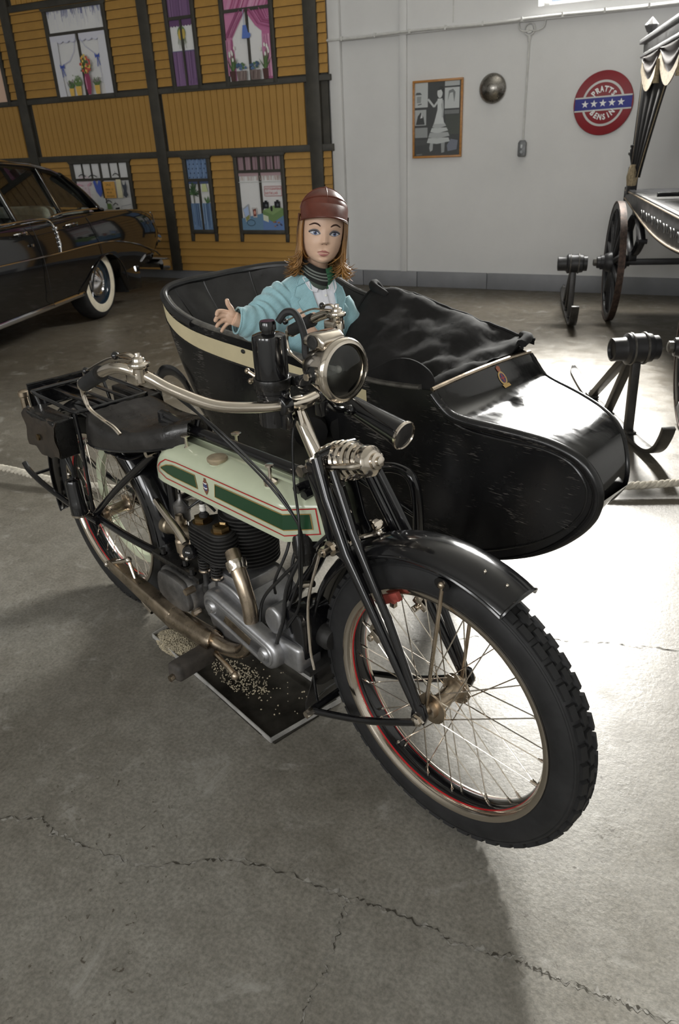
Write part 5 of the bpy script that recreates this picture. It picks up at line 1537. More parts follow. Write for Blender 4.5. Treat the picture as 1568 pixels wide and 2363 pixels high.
def scratched_black():
    mt = mat('scratched_black_lacquer', (0.008, 0.008, 0.0085, 1), 0.24, spec=0.5, rvar=0.07, vscale=12, bump=0.03, bscale=160)
    nt = mt.node_tree; b = nt.nodes['Principled BSDF']
    tc = nt.nodes.new('ShaderNodeTexCoord'); mp = nt.nodes.new('ShaderNodeMapping'); mp.inputs['Scale'].default_value = (14, 14, 330); mp.inputs['Rotation'].default_value = (0, 0.10, 0)
    n = nt.nodes.new('ShaderNodeTexNoise'); n.inputs['Scale'].default_value = 2.2; n.inputs['Detail'].default_value = 3
    n2 = nt.nodes.new('ShaderNodeTexNoise'); n2.inputs['Scale'].default_value = 9
    nt.links.new(tc.outputs['Object'], mp.inputs[0]); nt.links.new(mp.outputs[0], n.inputs['Vector']); nt.links.new(tc.outputs['Object'], n2.inputs['Vector'])
    mm = nt.nodes.new('ShaderNodeMath'); mm.operation = 'MULTIPLY'; nt.links.new(n.outputs['Fac'], mm.inputs[0]); nt.links.new(n2.outputs['Fac'], mm.inputs[1])
    cr = nt.nodes.new('ShaderNodeValToRGB'); cr.color_ramp.elements[0].position = 0.375; cr.color_ramp.elements[1].position = 0.41
    cr.color_ramp.elements[0].color = (0.008, 0.008, 0.0085, 1); cr.color_ramp.elements[1].color = (0.13, 0.12, 0.11, 1)
    nt.links.new(mm.outputs[0], cr.inputs[0]); nt.links.new(cr.outputs[0], b.inputs['Base Color'])
    return mt
M['sc_black'] = scratched_black()
M['cream'] = mat('chipped_cream_paint', (0.60, 0.52, 0.33, 1), 0.45, var=0.08, vscale=7, bump=0.04, bscale=50)
M['deck'] = mat('polished_black_deck', (0.008, 0.008, 0.008, 1), 0.13, spec=0.5, coat=0.3, rvar=0.07, vscale=14, stretch=(1, 3, 1), bump=0.02, bscale=70)
M['sc_leather'] = mat('buttoned_black_leather', (0.016, 0.0155, 0.0155, 1), 0.38, spec=0.5, rvar=0.12, vscale=10, var=0.5, bump=0.22, bscale=34)
M['canvas'] = mat('black_oilcloth', (0.0125, 0.012, 0.012, 1), 0.85, spec=0.2, var=0.4, vscale=9, bump=0.25, bscale=26)
M['worn_edge'] = mat('worn_grey_edge', (0.10, 0.095, 0.085, 1), 0.45, 0.2, var=0.5, vscale=30)

# side outline, rear round to the far nose: top and bottom curves
TOPN = [(1.473, -.442, .676), (1.469, -.441, .706), (1.449, -.438, .740), (1.415, -.435, .767), (1.355, -.430, .785), (1.285, -.425, .791), (1.202, -.418, .794), (1.130, -.412, .796), (1.085, -.406, .805), (1.055, -.402, .828), (1.031, -.400, .852),
        (.93, -.400, .842), (.80, -.400, .836), (.55, -.398, .852), (.319, -.398, .868), (.128, -.398, .877), (-.02, -.400, .890), (-.13, -.403, .918), (-.200, -.414, .960), (-.222, -.455, .982), (-.215, -.52, .992), (-.195, -.61, .998),
        (-.16, -.73, 1.006), (-.07, -.825, 1.018), (.05, -.862, 1.018), (.20, -.862, .990), (.356, -.850, .952), (.60, -.845, .922), (.85, -.842, .885), (1.031, -.840, .852)]
FARN = [(1.06, -.836, .824), (1.085, -.830, .805), (1.130, -.815, .796), (1.202, -.780, .794), (1.270, -.742, .792), (1.325, -.708, .789), (1.375, -.675, .780), (1.412, -.645, .765), (1.440, -.618, .738), (1.456, -.603, .706), (1.460, -.600, .676)]
BOTN = [(1.473, -.442, .676), (1.471, -.442, .655), (1.462, -.441, .625), (1.436, -.438, .582), (1.390, -.434, .532), (1.330, -.430, .486), (1.25, -.426, .443), (1.18, -.422, .416), (1.13, -.420, .402), (1.09, -.420, .390), (1.03, -.420, .376),
        (.93, -.420, .360), (.80, -.420, .345), (.55, -.420, .335), (.319, -.420, .340), (.20, -.425, .350), (.12, -.430, .370), (.05, -.440, .400), (.0, -.455, .430), (-.03, -.49, .45), (-.04, -.54, .46), (-.04, -.61, .46),
        (-.04, -.70, .46), (-.02, -.76, .45), (.03, -.80, .42), (.12, -.81, .38), (.30, -.81, .345), (.60, -.81, .335), (.85, -.81, .35), (1.02, -.808, .376)]
FARB = [(1.05, -.806, .382), (1.09, -.80, .390), (1.13, -.785, .402), (1.19, -.757, .424), (1.26, -.722, .462), (1.32, -.690, .500), (1.375, -.660, .545), (1.415, -.632, .590), (1.440, -.615, .625), (1.456, -.603, .652), (1.460, -.600, .676)]
TP = spline(TOPN + FARN, 4); BP = spline(BOTN + FARB, 4)
N_NEAR = 10 * 4          # samples from the nose tip to the cockpit front on the near side
I_FAR = 29 * 4
def side_pt(i, t, out=0.0):
    a, b = np.array(TP[i]), np.array(BP[i])
    w = t ** 1.7 if i > N_NEAR + 16 and i < I_FAR - 10 else t
    c = a + (b - a) * np.array([w, w, t])
    if out:
        a0, a1 = np.array(TP[max(i - 1, 0)]), np.array(TP[min(i + 1, len(TP) - 1)])
        d = a1 - a0; n = np.array([d[1], -d[0], 0]); n /= (np.linalg.norm(n) + 1e-9)
        # outwards: away from the body's middle line
        mid_ = np.array([.5, -.62, 0]); 
        if n @ (c - mid_) < 0: n = -n
        c = c + n * out
    return B(*c)
NR_ = 14
rows = [[side_pt(i, k / NR_) for i in range(len(TP))] for k in range(NR_ + 1)]
a = MB(); a.grid(rows); body = spart('body_side', a, M['sc_black'], smooth=50); body['label'] = 'scuffed black lacquered body panel'
# inner lining of the cockpit
idx = list(range(N_NEAR, I_FAR + 1))
a = MB(); a.grid([[side_pt(i, .01 + .95 * k / 6, -.014) for i in idx] for k in range(7)]); spart('body_lining', a, M['canvas'], smooth=50)
# floor and underside
half = len(TP) // 2
# pair near and far bottom points by u
nearb = [q for q in BP[:22 * 4]]
farb = BP[22 * 4:]
us = np.linspace(-.02, 1.484, 40)
def interp(curve, u):
    c = sorted(curve, key=lambda q: q[0]); xs = [q[0] for q in c]
    return [float(np.interp(u, xs, [q[k] for q in c])) for k in (1, 2)]
a = MB(); rows = []
for u in us:
    (v0, z0), (v1, z1) = interp(BP[:21 * 4], u), interp(BP[22 * 4:], u)
    rows.append([B(u, v0 + (v1 - v0) * k / 6, z0 + (z1 - z0) * k / 6) for k in range(7)])
a.grid(rows); spart('underside', a, M['sc_black'], smooth=50)
# deck and nose strip
ND = 100
dn = spline(TOPN[10::-1] + BOTN[1:10], 6)
df = spline([TOPN[29]] + FARN + FARB[-2::-1][:9], 6)
m_ = min(len(dn), len(df))
def resample(P, n):
    P = np.array(P); s = np.r_[0, np.cumsum(np.linalg.norm(np.diff(P, axis=0), axis=1))]; t = np.linspace(0, s[-1], n)
    return [tuple(np.interp(t[i], s, P[:, k]) for k in range(3)) for i in range(n)]
dn = resample(dn, ND)
_f = sorted(df[:66], key=lambda q: q[0])
def _far_at(q, k):
    if q[0] < 1.40 and q[2] > .70 and k < ND * .62:
        return (q[0], float(np.interp(q[0], [p_[0] for p_ in _f], [p_[1] for p_ in _f])), float(np.interp(q[0], [p_[0] for p_ in _f], [p_[2] for p_ in _f])))
    return None
_m = [_far_at(q, k) for k, q in enumerate(dn)]
_n = sum(1 for q in _m if q)
_rest = [q for q in df if q[0] > 1.402 or q[2] < .70]
_rest = resample([_m[_n - 1]] + _rest, ND - _n + 1)[1:]
df = [q for q in _m if q] + _rest
def deck_pt(i, g, lift=0.0):
    p_, q_ = np.array(dn[i]), np.array(df[i])
    c = p_ + (q_ - p_) * g
    j0, j1 = max(i - 1, 0), min(i + 1, ND - 1)
    d = np.array(dn[j1]) - np.array(dn[j0]); nrm = np.array([-d[2], 0, d[0]]); nrm /= np.linalg.norm(nrm) + 1e-9
    camber = .018 * max(0, 1 - i / 11) + .002
    c = c + nrm * (camber * 4 * g * (1 - g) + lift)
    return c
a = MB(); a.grid([[B(*deck_pt(i, k / 12)) for i in range(ND)] for k in range(13)]); deck = spart('nose_deck', a, M['deck'], smooth=60); deck['label'] = 'glossy black curved nose deck'
# rolled moulding along the near and far edge, with a thin bead below it
_er = dn[:ND - 12]
a = MB(); a.tube([B(q[0], q[1] + .004, q[2] - .006 * max(0, 1 - i / 60)) for i, q in enumerate(_er)], [.0135 * min(1, max(.12, (len(_er) - i) / 34)) for i in range(len(_er))], 12); spart('edge_roll', a, M['sc_black'])
a = MB(); a.tube([B(q[0], q[1] - .002, q[2] - .002) for q in df[:ND - 38]], .006, 10); spart('edge_roll', a, M['sc_black'])
def shrink(q, d):
    c = np.array([1.20, q[1], .62]); v_ = c - np.array(q); v_[1] = 0; L = np.linalg.norm(v_); return tuple(np.array(q) + v_ / L * d)
bd = spline(TOPN[:11] , 6)[::-1] + spline(BOTN[1:11], 6)
a = MB(); a.tube([B(*(np.array(shrink(q, .028)) + np.array([0, .003, 0]))) for q in bd], .0030, 6); spart('panel_bead', a, M['sc_black'])
# worn metal edging on the front of the cockpit opening
a = MB(); a.tube([B(*(deck_pt(0, g) + np.array([-.004, 0, .003]))) for g in np.linspace(0, 1, 21)], .0065, 8); spart('cowl_edging', a, M['nickel_dull'])
# badge transfer on the deck
def badge_poly(pts, lift, c, name):
    a = MB(); a.poly([B(*deck_pt_f(4.0 + y * 118, .56 + x * 2.9, lift)) for x, y in pts]); return a.build(name, paint(c, .35), deck, smooth=0)
def deck_pt_f(i, g, lift):
    i0 = int(i); f = i - i0
    return deck_pt(i0, g, lift) * (1 - f) + deck_pt(i0 + 1, g, lift) * f
def ringpts(rx, ry, oy=0, n=20): return [(rx * math.cos(2 * PI * k / n), oy + ry * math.sin(2 * PI * k / n)) for k in range(n)]
badge_poly(ringpts(.0125, .017), .0012, '#a8853e', 'badge')
badge_poly(ringpts(.0085, .012), .0016, '#27305e', 'badge')
badge_poly([(-.002, -.010), (.002, -.010), (.002, .010), (-.002, .010)], .0020, '#8c2a2c', 'badge')
badge_poly([(-.007, -.002), (.007, -.002), (.007, .002), (-.007, .002)], .0022, '#8c2a2c', 'badge')
badge_poly([(-.005, -.017), (.005, -.017), (.007, -.027), (0, -.031), (-.007, -.027)], .0014, '#8a4a2a', 'badge')
badge_poly([(-.012, .015), (.012, .015), (.014, .024), (-.010, .026)], .0014, '#a8853e', 'badge')
# cream stripe
ci = list(range(N_NEAR + 8, 19 * 4 + 6))
def stripe_t(i):
    f = (i - ci[0]) / (ci[-1] - ci[0])
    H = TP[i][2] - BP[i][2]
    lo = (.086 - .010 * f) if f < .86 else (.0775 - .30 * (f - .86) * .35)
    return .026 / H * (1 - .6 * max(0, (f - .8) / .2)), lo / H
a = MB(); a.grid([[side_pt(i, stripe_t(i)[0] + (stripe_t(i)[1] - stripe_t(i)[0]) * k / 3, .0018) for i in ci] for k in range(4)]); spart('cream_stripe', a, M['cream'], smooth=60)
a = MB(); a.tube([side_pt(i, stripe_t(i)[1] + .004, .002) for i in ci], .0032, 6); spart('stripe_bead', a, M['sc_black'])
for i, dz in ((55, .040), (57, .036)):
    H = TP[i][2] - BP[i][2]
    a = MB(); c = Vector(side_pt(i, dz / H, .004)); a.ball(c, (.010, .004, .007), 10, 6); a.build('hood_stud', M['iron'], side)
# padded rim: near side flat strip, rear rounded roll
a = MB(); a.tube([B(q[0], q[1] - .010, q[2] + .004) for q in TP[N_NEAR + 2:18 * 4]], .0125, 10, sq=(1.3, .55), up=(0, 0, 1)); spart('cockpit_rail', a, M['worn_edge'])
a = MB(); a.tube([B(q[0] + (.012 if q[0] < 0 else 0), q[1], q[2] - .004) for q in TP[16 * 4:I_FAR]], .0135, 10); spart('seat_piping', a, M['sc_leather'])
# buttoned seat back: pleats fanning from the rim down to the seat
si = list(range(16 * 4, 26 * 4 + 2))
rows = []
cen = np.array([.34, -.63])
for k in range(15):
    t = k / 14
    row = []
    for j, i in enumerate(si):
        q = np.array(TP[i])
        f = j / (len(si) - 1)
        inn = cen - q[:2]; L = np.linalg.norm(inn); inn /= L
        pl = abs(math.sin(f * PI * 6.5)) ** .55
        depth = .012 + .30 * t ** 1.35 * (.55 + .45 * L / .6)
        puff = .020 * pl * math.sin(PI * min(1, t * 1.05 + .08)) 
        z = q[2] - .002 - .36 * t + .010 * math.sin(PI * t) + puff * .5
        pt = q[:2] + inn * (min(depth, L * .55) + puff)
        row.append(B(pt[0], pt[1], z))
    rows.append(row)
a = MB(); a.grid(rows); sb = spart('seat_back', a, M['sc_leather'], smooth=70); sb['label'] = 'pleated black leather seat back'
for n_p in range(1, 7):
    j = int(round((n_p / 6.5) * (len(si) - 1)))
    a = MB(); a.tube([rows[k][j] for k in range(15)], .0035, 6); a.build('pleat_seam', M['sc_leather'], sb)
a = MB(); a.box(B(.36, -.625, .60), (.42, .36, .10)); spart('seat_cushion', a, M['sc_leather'], bevel=.035, bseg=4)
# apron of black oilcloth slung from the far rim to the cowl
def apron():
    U_ = [(.455, [(-.850, .955), (-.835, .985), (-.79, .975), (-.74, .935), (-.70, .88), (-.68, .83), (-.68, .79)]),
          (.52, [(-.852, .955), (-.84, .985), (-.78, .965), (-.70, .92), (-.62, .87), (-.57, .81), (-.55, .76)]),
          (.62, [(-.853, .940), (-.84, .962), (-.77, .945), (-.67, .905), (-.58, .86), (-.51, .805), (-.49, .75)]),
          (.74, [(-.853, .918), (-.84, .935), (-.77, .925), (-.67, .895), (-.57, .855), (-.50, .80), (-.475, .76)]),
          (.84, [(-.853, .905), (-.84, .920), (-.77, .918), (-.67, .890), (-.57, .85), (-.50, .815), (-.465, .79)]),
          (.93, [(-.853, .895), (-.84, .905), (-.77, .890), (-.67, .872), (-.57, .845), (-.49, .83), (-.455, .81)]),
          (1.00, [(-.853, .888), (-.84, .893), (-.77, .885), (-.67, .868), (-.57, .852), (-.48, .842), (-.44, .830)]),
          (1.035, [(-.850, .880), (-.84, .884), (-.77, .880), (-.67, .868), (-.57, .856), (-.48, .846), (-.43, .838)])]
    R_ = []
    for u, pr in U_:
        R_.append(spline([(u, v, z) for v, z in pr], 5))
    C_ = [spline([R_[r][c] for r in range(len(R_))], 7) for c in range(len(R_[0]))]
    out = []
    for c, col in enumerate(C_):
        row = []
        for r, q in enumerate(col):
            n = mnoise.noise(Vector((q[0] * 9, q[1] * 9, q[2] * 5))) * .013 + mnoise.noise(Vector((q[0] * 24, q[1] * 24, 3))) * .006
            fold = (.005 * math.sin(q[0] * 46 + q[1] * 14 + 3 * math.sin(q[1] * 11 + q[0] * 7)) + .012 * abs(mnoise.noise(Vector((q[0] * 13 + 5, q[1] * 8, 1)))) + .004 * mnoise.noise(Vector((q[0] * 45, q[1] * 45, 2)))) * min(1, c / 8)
            row.append(B(q[0], q[1], q[2] + n + fold))
        out.append(row)
    return out
ap = apron()
a = MB(); a.grid(ap); a.grid([[(p_[0], p_[1], p_[2] - .005) for p_ in r] for r in ap]); apr = spart('apron', a, M['canvas'], smooth=80); apr['label'] = 'crumpled black oilcloth apron over the cockpit'
a = MB(); a.tube([(p_[0], p_[1], p_[2] + .003) for p_ in ap[3]], .005, 6); a.build('apron_hem', M['canvas'], apr)
a = MB(); a.tube([r[0] for r in ap], .005, 6); a.build('apron_hem', M['canvas'], apr)
# rolled end and knot of the apron
a = MB(); a.tube(spline([B(.455, -.845, .965), B(.45, -.82, .995), B(.47, -.79, .992), B(.52, -.80, .965)], 6), .014, 8); a.build('apron_roll', M['canvas'], apr, smooth=60)
a = MB(); a.tube(spline([B(1.00, -.845, .900), B(1.03, -.82, .903), B(1.04, -.775, .895)], 6), .016, 8, sq=(1, .7)); a.build('apron_roll', M['canvas'], apr, smooth=60)
# stiff near flap standing on the rail
a = MB()
fl = [(0, 0), (.22, .0), (.235, .012), (.22, .045), (.175, .066), (.12, .068), (.06, .045)]
a.prism(spline(fl, 4, closed=True), B(.79, -.412, .842), (1, 0, .02), (0, .10, 1), .007); spart('apron_flap', a, M['canvas'], bevel=.001, smooth=50)

# chassis: rails, front loop, braces, C spring, wheel
def stube(name, pts, r, mt='enamel', straight=False):
    a = MB(); a.tube([B(*q) for q in pts] if straight else BS(pts, 8), r, 12); return spart(name, a, M[mt])
stube('chassis_rail', [(-.25, -.36, .40), (.2, -.35, .31), (.9, -.33, .31), (1.05, -.30, .36), (1.09, -.275, .52), (1.085, -.265, .66), (1.04, -.255, .695), (.98, -.22, .685), (.93, -.12, .66), (.92, -.03, .64)], .0145)
stube('chassis_rail', [(-.25, -.90, .40), (.2, -.90, .30), (.9, -.88, .30), (1.1, -.80, .33)], .0145)
stube('chassis_brace', [(.955, -.19, .675), (1.085, -.27, .575)], .009, straight=True)
stube('chassis_cross', [(.92, -.33, .315), (.92, -.88, .30)], .014, straight=True)
stube('chassis_cross', [(.05, -.355, .33), (.05, -.90, .32)], .014, straight=True)
stube('coupling_arm', [(.05, -.355, .33), (.10, -.05, .32)], .014, straight=True)
stube('coupling_arm', [(.90, -.33, .315), (.86, -.02, .27)], .014, straight=True)
stube('seat_strut', [(.40, -.03, .66), (.40, -.36, .33)], .012, straight=True)
a = MB(); a.tube(BS([(-.30, -.40, .56), (-.298, -.40, .625), (-.25, -.40, .678), (-.18, -.40, .692), (-.12, -.40, .672), (-.085, -.41, .615), (-.05, -.43, .56), (.0, -.44, .48)], 6), .020, 8, sq=(1.0, .22), up=(0, 1, 0)); spart('leaf_spring', a, M['enamel'])
swheel = make_wheel(side, .42, tread_parts=False, v=-1.02); swheel.name = 'sidecar_wheel'
a = MB(); a.tube([B(.42, -1.0, WR), B(.42, -.86, .31)], .012, 10); spart('wheel_axle', a, M['enamel'])

# ------------------------------------------------------------------ drip tray with absorbent granules
tray = thing('drip_tray', 'flat steel drip tray lying under the engine', 'tray', BIKE_O, BIKE_YAW)
TM = mat('oily_sheet_steel', (.085, .08, .07, 1), .38, .85, var=.5, vscale=7, rvar=.12)
TC = [(.285, .098), (.930, .136), (.955, -.100), (.262, -.115)]
a = MB(); a.prism([(u, -v) for u, v in spline([TC[0], (.60, .118), (.88, .136), (.940, .132), TC[2], (.60, -.108), TC[3]], 1, closed=True)], (0, 0, .003), (1, 0, 0), (0, 1, 0), .004); a.build('tray_sheet', TM, tray)
TE = mat('bright_steel_edge', (.48, .47, .45, 1), .4, .3, var=.3, vscale=20)
for c0, c1 in zip(TC, TC[1:] + TC[:1]):
    d = Vector((c1[0] - c0[0], -(c1[1] - c0[1]), 0)); L = d.length; R = d.to_track_quat('X', 'Z').to_matrix()
    a = MB(); a.box(B((c0[0] + c1[0]) / 2, (c0[1] + c1[1]) / 2, .010), (L, .003, .016), R); a.build('tray_edge', TE, tray)
GM = mat('absorbent_granules', (.40, .35, .25, 1), .9, var=.4, vscale=40)
def granules(name, label, cu, cv, ru, rv, h, n, seed, size=.0042):
    rg = random.Random(seed); a = MB()
    for k in range(n):
        t = rg.uniform(0, 2 * PI); r = rg.uniform(0, 1) ** .6
        x, y = cu + ru * r * math.cos(t), -(cv + rv * r * math.sin(t))
        z = .006 + h * max(0, 1 - r * r) * rg.uniform(.55, 1.0)
        s = size * rg.uniform(.5, 1.1)
        c = Vector((x, y, z)); R = Matrix.Rotation(rg.uniform(0, 3), 3, 'Z') @ Matrix.Rotation(rg.uniform(0, 3), 3, 'X')
        vs = [c + R @ Vector(q) * s for q in ((1, 0, 0), (-1, 0, 0), (0, .9, 0), (0, -.9, 0), (0, 0, .8), (0, 0, -.8))]
        a.add(vs, [(0, 2, 4), (2, 1, 4), (1, 3, 4), (3, 0, 4), (2, 0, 5), (1, 2, 5), (3, 1, 5), (0, 3, 5)])
    o = a.build(name, GM, None, smooth=0); o.location = BIKE_O; o.rotation_euler = (0, 0, BIKE_YAW)
    return tag(o, label, 'granules', None, 'stuff')
granules('granule_heap', 'heap of beige absorbent granules on the tray corner', .380, .066, .098, .050, .036, 4600, 1, .0034)
granules('granule_scatter', 'beige absorbent granules scattered under the chain case', .655, .030, .12, .050, .006, 420, 2, .0034)
granules('granule_crumbs', 'few loose crumbs of granules on the tray front', .74, .01, .18, .085, .0, 70, 3, .0036)

# ------------------------------------------------------------------ barrier rope on the floor behind
def rope_mat(): return mat('white_cotton_rope', (.55, .51, .43, 1), .8, var=.25, vscale=40, bump=.3, bscale=120)
RP = spline([(-2.9, 3.75, .16), (-2.3, 3.55, .10), (-1.657, 3.345, .055), (-1.297, 3.185, .032), (-.6, 2.98, .020), (.3, 2.88, .020), (1.0, 2.83, .030), (1.227, 2.812, .046), (1.453, 2.806, .054), (1.95, 2.82, .075), (2.5, 2.86, .12)], 40)
rope = thing('barrier_rope', 'twisted white barrier rope lying low behind the motorcycle', 'rope', (0, 0, 0))
Pv = [Vector(q) for q in RP]
for st_ in range(3):
    a = MB(); pts = []; s_ = 0
    for i, q in enumerate(Pv):
        if i: s_ += (q - Pv[i - 1]).length
        t = (Pv[min(i + 1, len(Pv) - 1)] - Pv[max(i - 1, 0)]).normalized()
        x_ = t.cross(Vector((0, 0, 1))).normalized(); y_ = x_.cross(t)
        ang = s_ / .075 * 2 * PI + st_ * 2 * PI / 3
        pts.append(q + (x_ * math.cos(ang) + y_ * math.sin(ang)) * .0085)
    a.tube(pts, .0098, 7); a.build('strand', rope_mat() if st_ == 0 else bpy.data.materials['white_cotton_rope'], rope, smooth=80)

# ------------------------------------------------------------------ child mannequin sitting in the sidecar
# frame: x to the viewer's right, -y towards the viewer, z up
MAN_O = Vector((-0.008, 2.335, 0))
man = thing('mannequin', 'child mannequin in brown leather cap and pale blue jacket reaching out one hand', 'mannequin', MAN_O, 0.05)
M['skin'] = mat('painted_skin', (0.64, 0.43, 0.31, 1), 0.42, spec=0.4, var=0.06, vscale=6)
M['jacket'] = mat('pale_blue_wool', (0.30, 0.50, 0.55, 1), 0.85, spec=0.2, var=0.10, vscale=30, sheen=0.3)
def twill(mt):
    nt = mt.node_tree; b = nt.nodes['Principled BSDF']
    tc = nt.nodes.new('ShaderNodeTexCoord'); mp = nt.nodes.new('ShaderNodeMapping'); mp.inputs['Rotation'].default_value = (0, .7, 0)
    wv = nt.nodes.new('ShaderNodeTexWave'); wv.bands_direction = 'Z'; wv.inputs['Scale'].default_value = 95; wv.inputs['Distortion'].default_value = 1.0
    bp = nt.nodes.new('ShaderNodeBump'); bp.inputs['Strength'].default_value = .35; bp.inputs['Distance'].default_value = .002
    nt.links.new(tc.outputs['Object'], mp.inputs[0]); nt.links.new(mp.outputs[0], wv.inputs['Vector']); nt.links.new(wv.outputs['Fac'], bp.inputs['Height']); nt.links.new(bp.outputs[0], b.inputs['Normal'])
twill(M['jacket'])
M['shirt'] = mat('white_shirt_cotton', (0.72, 0.73, 0.78, 1), 0.8, spec=0.2, bump=.1, bscale=40)
M['hair'] = mat('ginger_hair', (0.20, 0.098, 0.030, 1), 0.40, spec=0.5, var=0.5, vscale=40, stretch=(1, 1, .2), color2='#a8793c')
M['cap'] = mat('brown_leather_cap', (0.115, 0.030, 0.018, 1), 0.33, spec=0.5, var=0.2, vscale=14, bump=.08, bscale=70)

HC = Vector((-.001, -.022, 1.193))                       # head centre
HR = Matrix.Rotation(0.135, 3, 'Y') @ Matrix.Rotation(0.05, 3, 'Z') @ Matrix.Rotation(-.04, 3, 'X')
def hd(p): return HC + HR @ Vector(p)
def tab(z, T): return float(np.interp(z, [t[0] for t in T], [t[1] for t in T]))
TA = [(-.100, .010), (-.098, .020), (-.092, .0320), (-.082, .0425), (-.066, .0520), (-.045, .0580), (-.015, .0610), (.020, .0610), (.050, .0560), (.075, .0420), (.090, .0250), (.100, .004)]
TF = [(-.100, .052), (-.097, .060), (-.090, .0655), (-.078, .0680), (-.060, .0690), (-.040, .0705), (0, .0725), (.03, .0720), (.05, .0680), (.075, .050), (.09, .030), (.1, .005)]
TBK = [(-.100, .005), (-.08, .012), (-.06, .028), (-.03, .055), (0, .072), (.04, .076), (.07, .060), (.09, .032), (.1, .005)]
def g2(x, z, cx, cz, sx, sz): return math.exp(-((x - cx) / sx) ** 2 - ((z - cz) / sz) ** 2)
def feat(x, z):
    f = 0.0
    # nose: bridge widening into a small tip
    t = np.clip((.000 - z) / .036, 0, 1) if z > -.040 else max(0, 1 - (-.040 - z) / .006)
    f += (.0010 + .0140 * t ** 1.35) * math.exp(-(x / (.0085 + .0010 * t)) ** 2) * (1 if z < .012 else math.exp(-((z - .012) / .012) ** 2)) * (t > 0 or z > -.04)
    for s in (-1, 1):
        f += .0035 * g2(x, z, s * .0085, -.0405, .0045, .005)
        f -= .0060 * g2(x, z, s * .0285, -.014, .0135, .0085)      # eye sockets
        f += .0022 * g2(x, z, s * .027, .004, .016, .006)          # brows
        f += .0040 * g2(x, z, s * .031, -.046, .018, .018)         # cheeks
    f += .0030 * g2(x, z, 0, -.0645, .0150, .0040) + .0036 * g2(x, z, 0, -.0740, .0135, .0046) - .0014 * g2(x, z, 0, -.0690, .017, .0016)
    f -= .0025 * g2(x, z, 0, -.0815, .012, .004) + .0015 * g2(x, z, 0, -.056, .004, .005)
    f += .0035 * g2(x, z, 0, -.091, .014, .007)
    return f
def face_y(x, z):
    a_ = tab(z, TA); k = max(0.0, 1 - abs(x / a_) ** 2.4)
    return -tab(z, TF) * k ** .5 - feat(x, z) * min(1, k * 2)
def fpt(x, z, o=0.0): return hd((x, face_y(x, z) - o, z))

mb = MB(); rings = []
for j in range(57):
    z = -.0995 + .199 * (j / 56)
    ring = []
    for k in range(72):
        t = 2 * PI * k / 72
        a_ = tab(z, TA); x = a_ * math.copysign(abs(math.sin(t)) ** .92, math.sin(t))
        if math.cos(t) > 0: y = face_y(x, z)
        else: y = tab(z, TBK) * max(0, 1 - abs(x / a_) ** 2.2) ** .5
        ring.append(hd((x, y, z)))
    rings.append(ring)
mb.rings(rings)
# neck, hidden trunk, right arm and hand
mb.tube([hd((0, .012, -.06)), (-.022, .01, 1.085), (-.028, .012, 1.03), (-.04, .02, .99)], [.034, .033, .036, .06], 24)
mb.tube([(-.04, .02, 1.02), (-.045, .02, .95), (-.045, .02, .80), (-.05, .0, .66)], [.06, .095, .085, .09], 20)
SH = Vector((-.135, .01, .985)); EL = Vector((-.215, -.055, .925)); WRI = Vector((-.272, -.092, .948))
mb.tube([Vector((-.07, .02, .985)), SH, (SH + EL) / 2, EL, WRI, Vector((-.284, -.094, .955))], [.05, .042, .035, .030, .021, .022], 18)
PC = Vector((-.293, -.090, .958))
mb.ball(PC, (.021, .0125, .0235), 20, 14, 0, Matrix.Rotation(-.5, 3, 'Y'))
mb.ball(PC + Vector((.004, -.004, .010)), (.014, .011, .014), 16, 10)
def finger(pts, r0, r1):
    P = spline(pts, 4); n = len(P); mb.tube(P, [r0 + (r1 - r0) * i / (n - 1) for i in range(n)], 12); mb.ball(P[-1], r1 * 1.0, 12, 8)
finger([PC + Vector((-.006, -.002, .014)), (-.316, -.094, .978), (-.329, -.103, .980), (-.333, -.110, .973)], .0078, .0060)      # index
finger([PC + Vector((-.010, -.001, .004)), (-.318, -.094, .965), (-.333, -.102, .963), (-.339, -.110, .956)], .0080, .0062)      # middle
finger([PC + Vector((-.010, .000, -.006)), (-.316, -.092, .951), (-.330, -.099, .945), (-.337, -.106, .938)], .0076, .0058)      # ring
finger([PC + Vector((-.006, .000, -.015)), (-.308, -.090, .939), (-.320, -.094, .928), (-.325, -.099, .921)], .0068, .0052)      # little
finger([PC + Vector((.006, -.006, .012)), (-.290, -.098, .985), (-.297, -.102, .999), (-.299, -.103, 1.010)], .0092, .0066)      # thumb
bodym = link('body', mb.mesh('body', M['skin'], 0), man)
md = bodym.modifiers.new('skin', 'REMESH'); md.mode = 'VOXEL'; md.voxel_size = 0.0017; md.use_smooth_shade = True
md = bodym.modifiers.new('soften', 'SMOOTH'); md.factor = 0.5; md.iterations = 3
bpy.context.view_layer.update()
dg = bpy.context.evaluated_depsgraph_get()
me2 = bpy.data.meshes.new_from_object(bodym.evaluated_get(dg)); bodym.modifiers.clear(); bodym.data = me2
me2.materials.clear(); me2.materials.append(M['skin']); me2.polygons.foreach_set('use_smooth', [True] * len(me2.polygons))
bodym['label'] = 'painted face, neck and open hand'
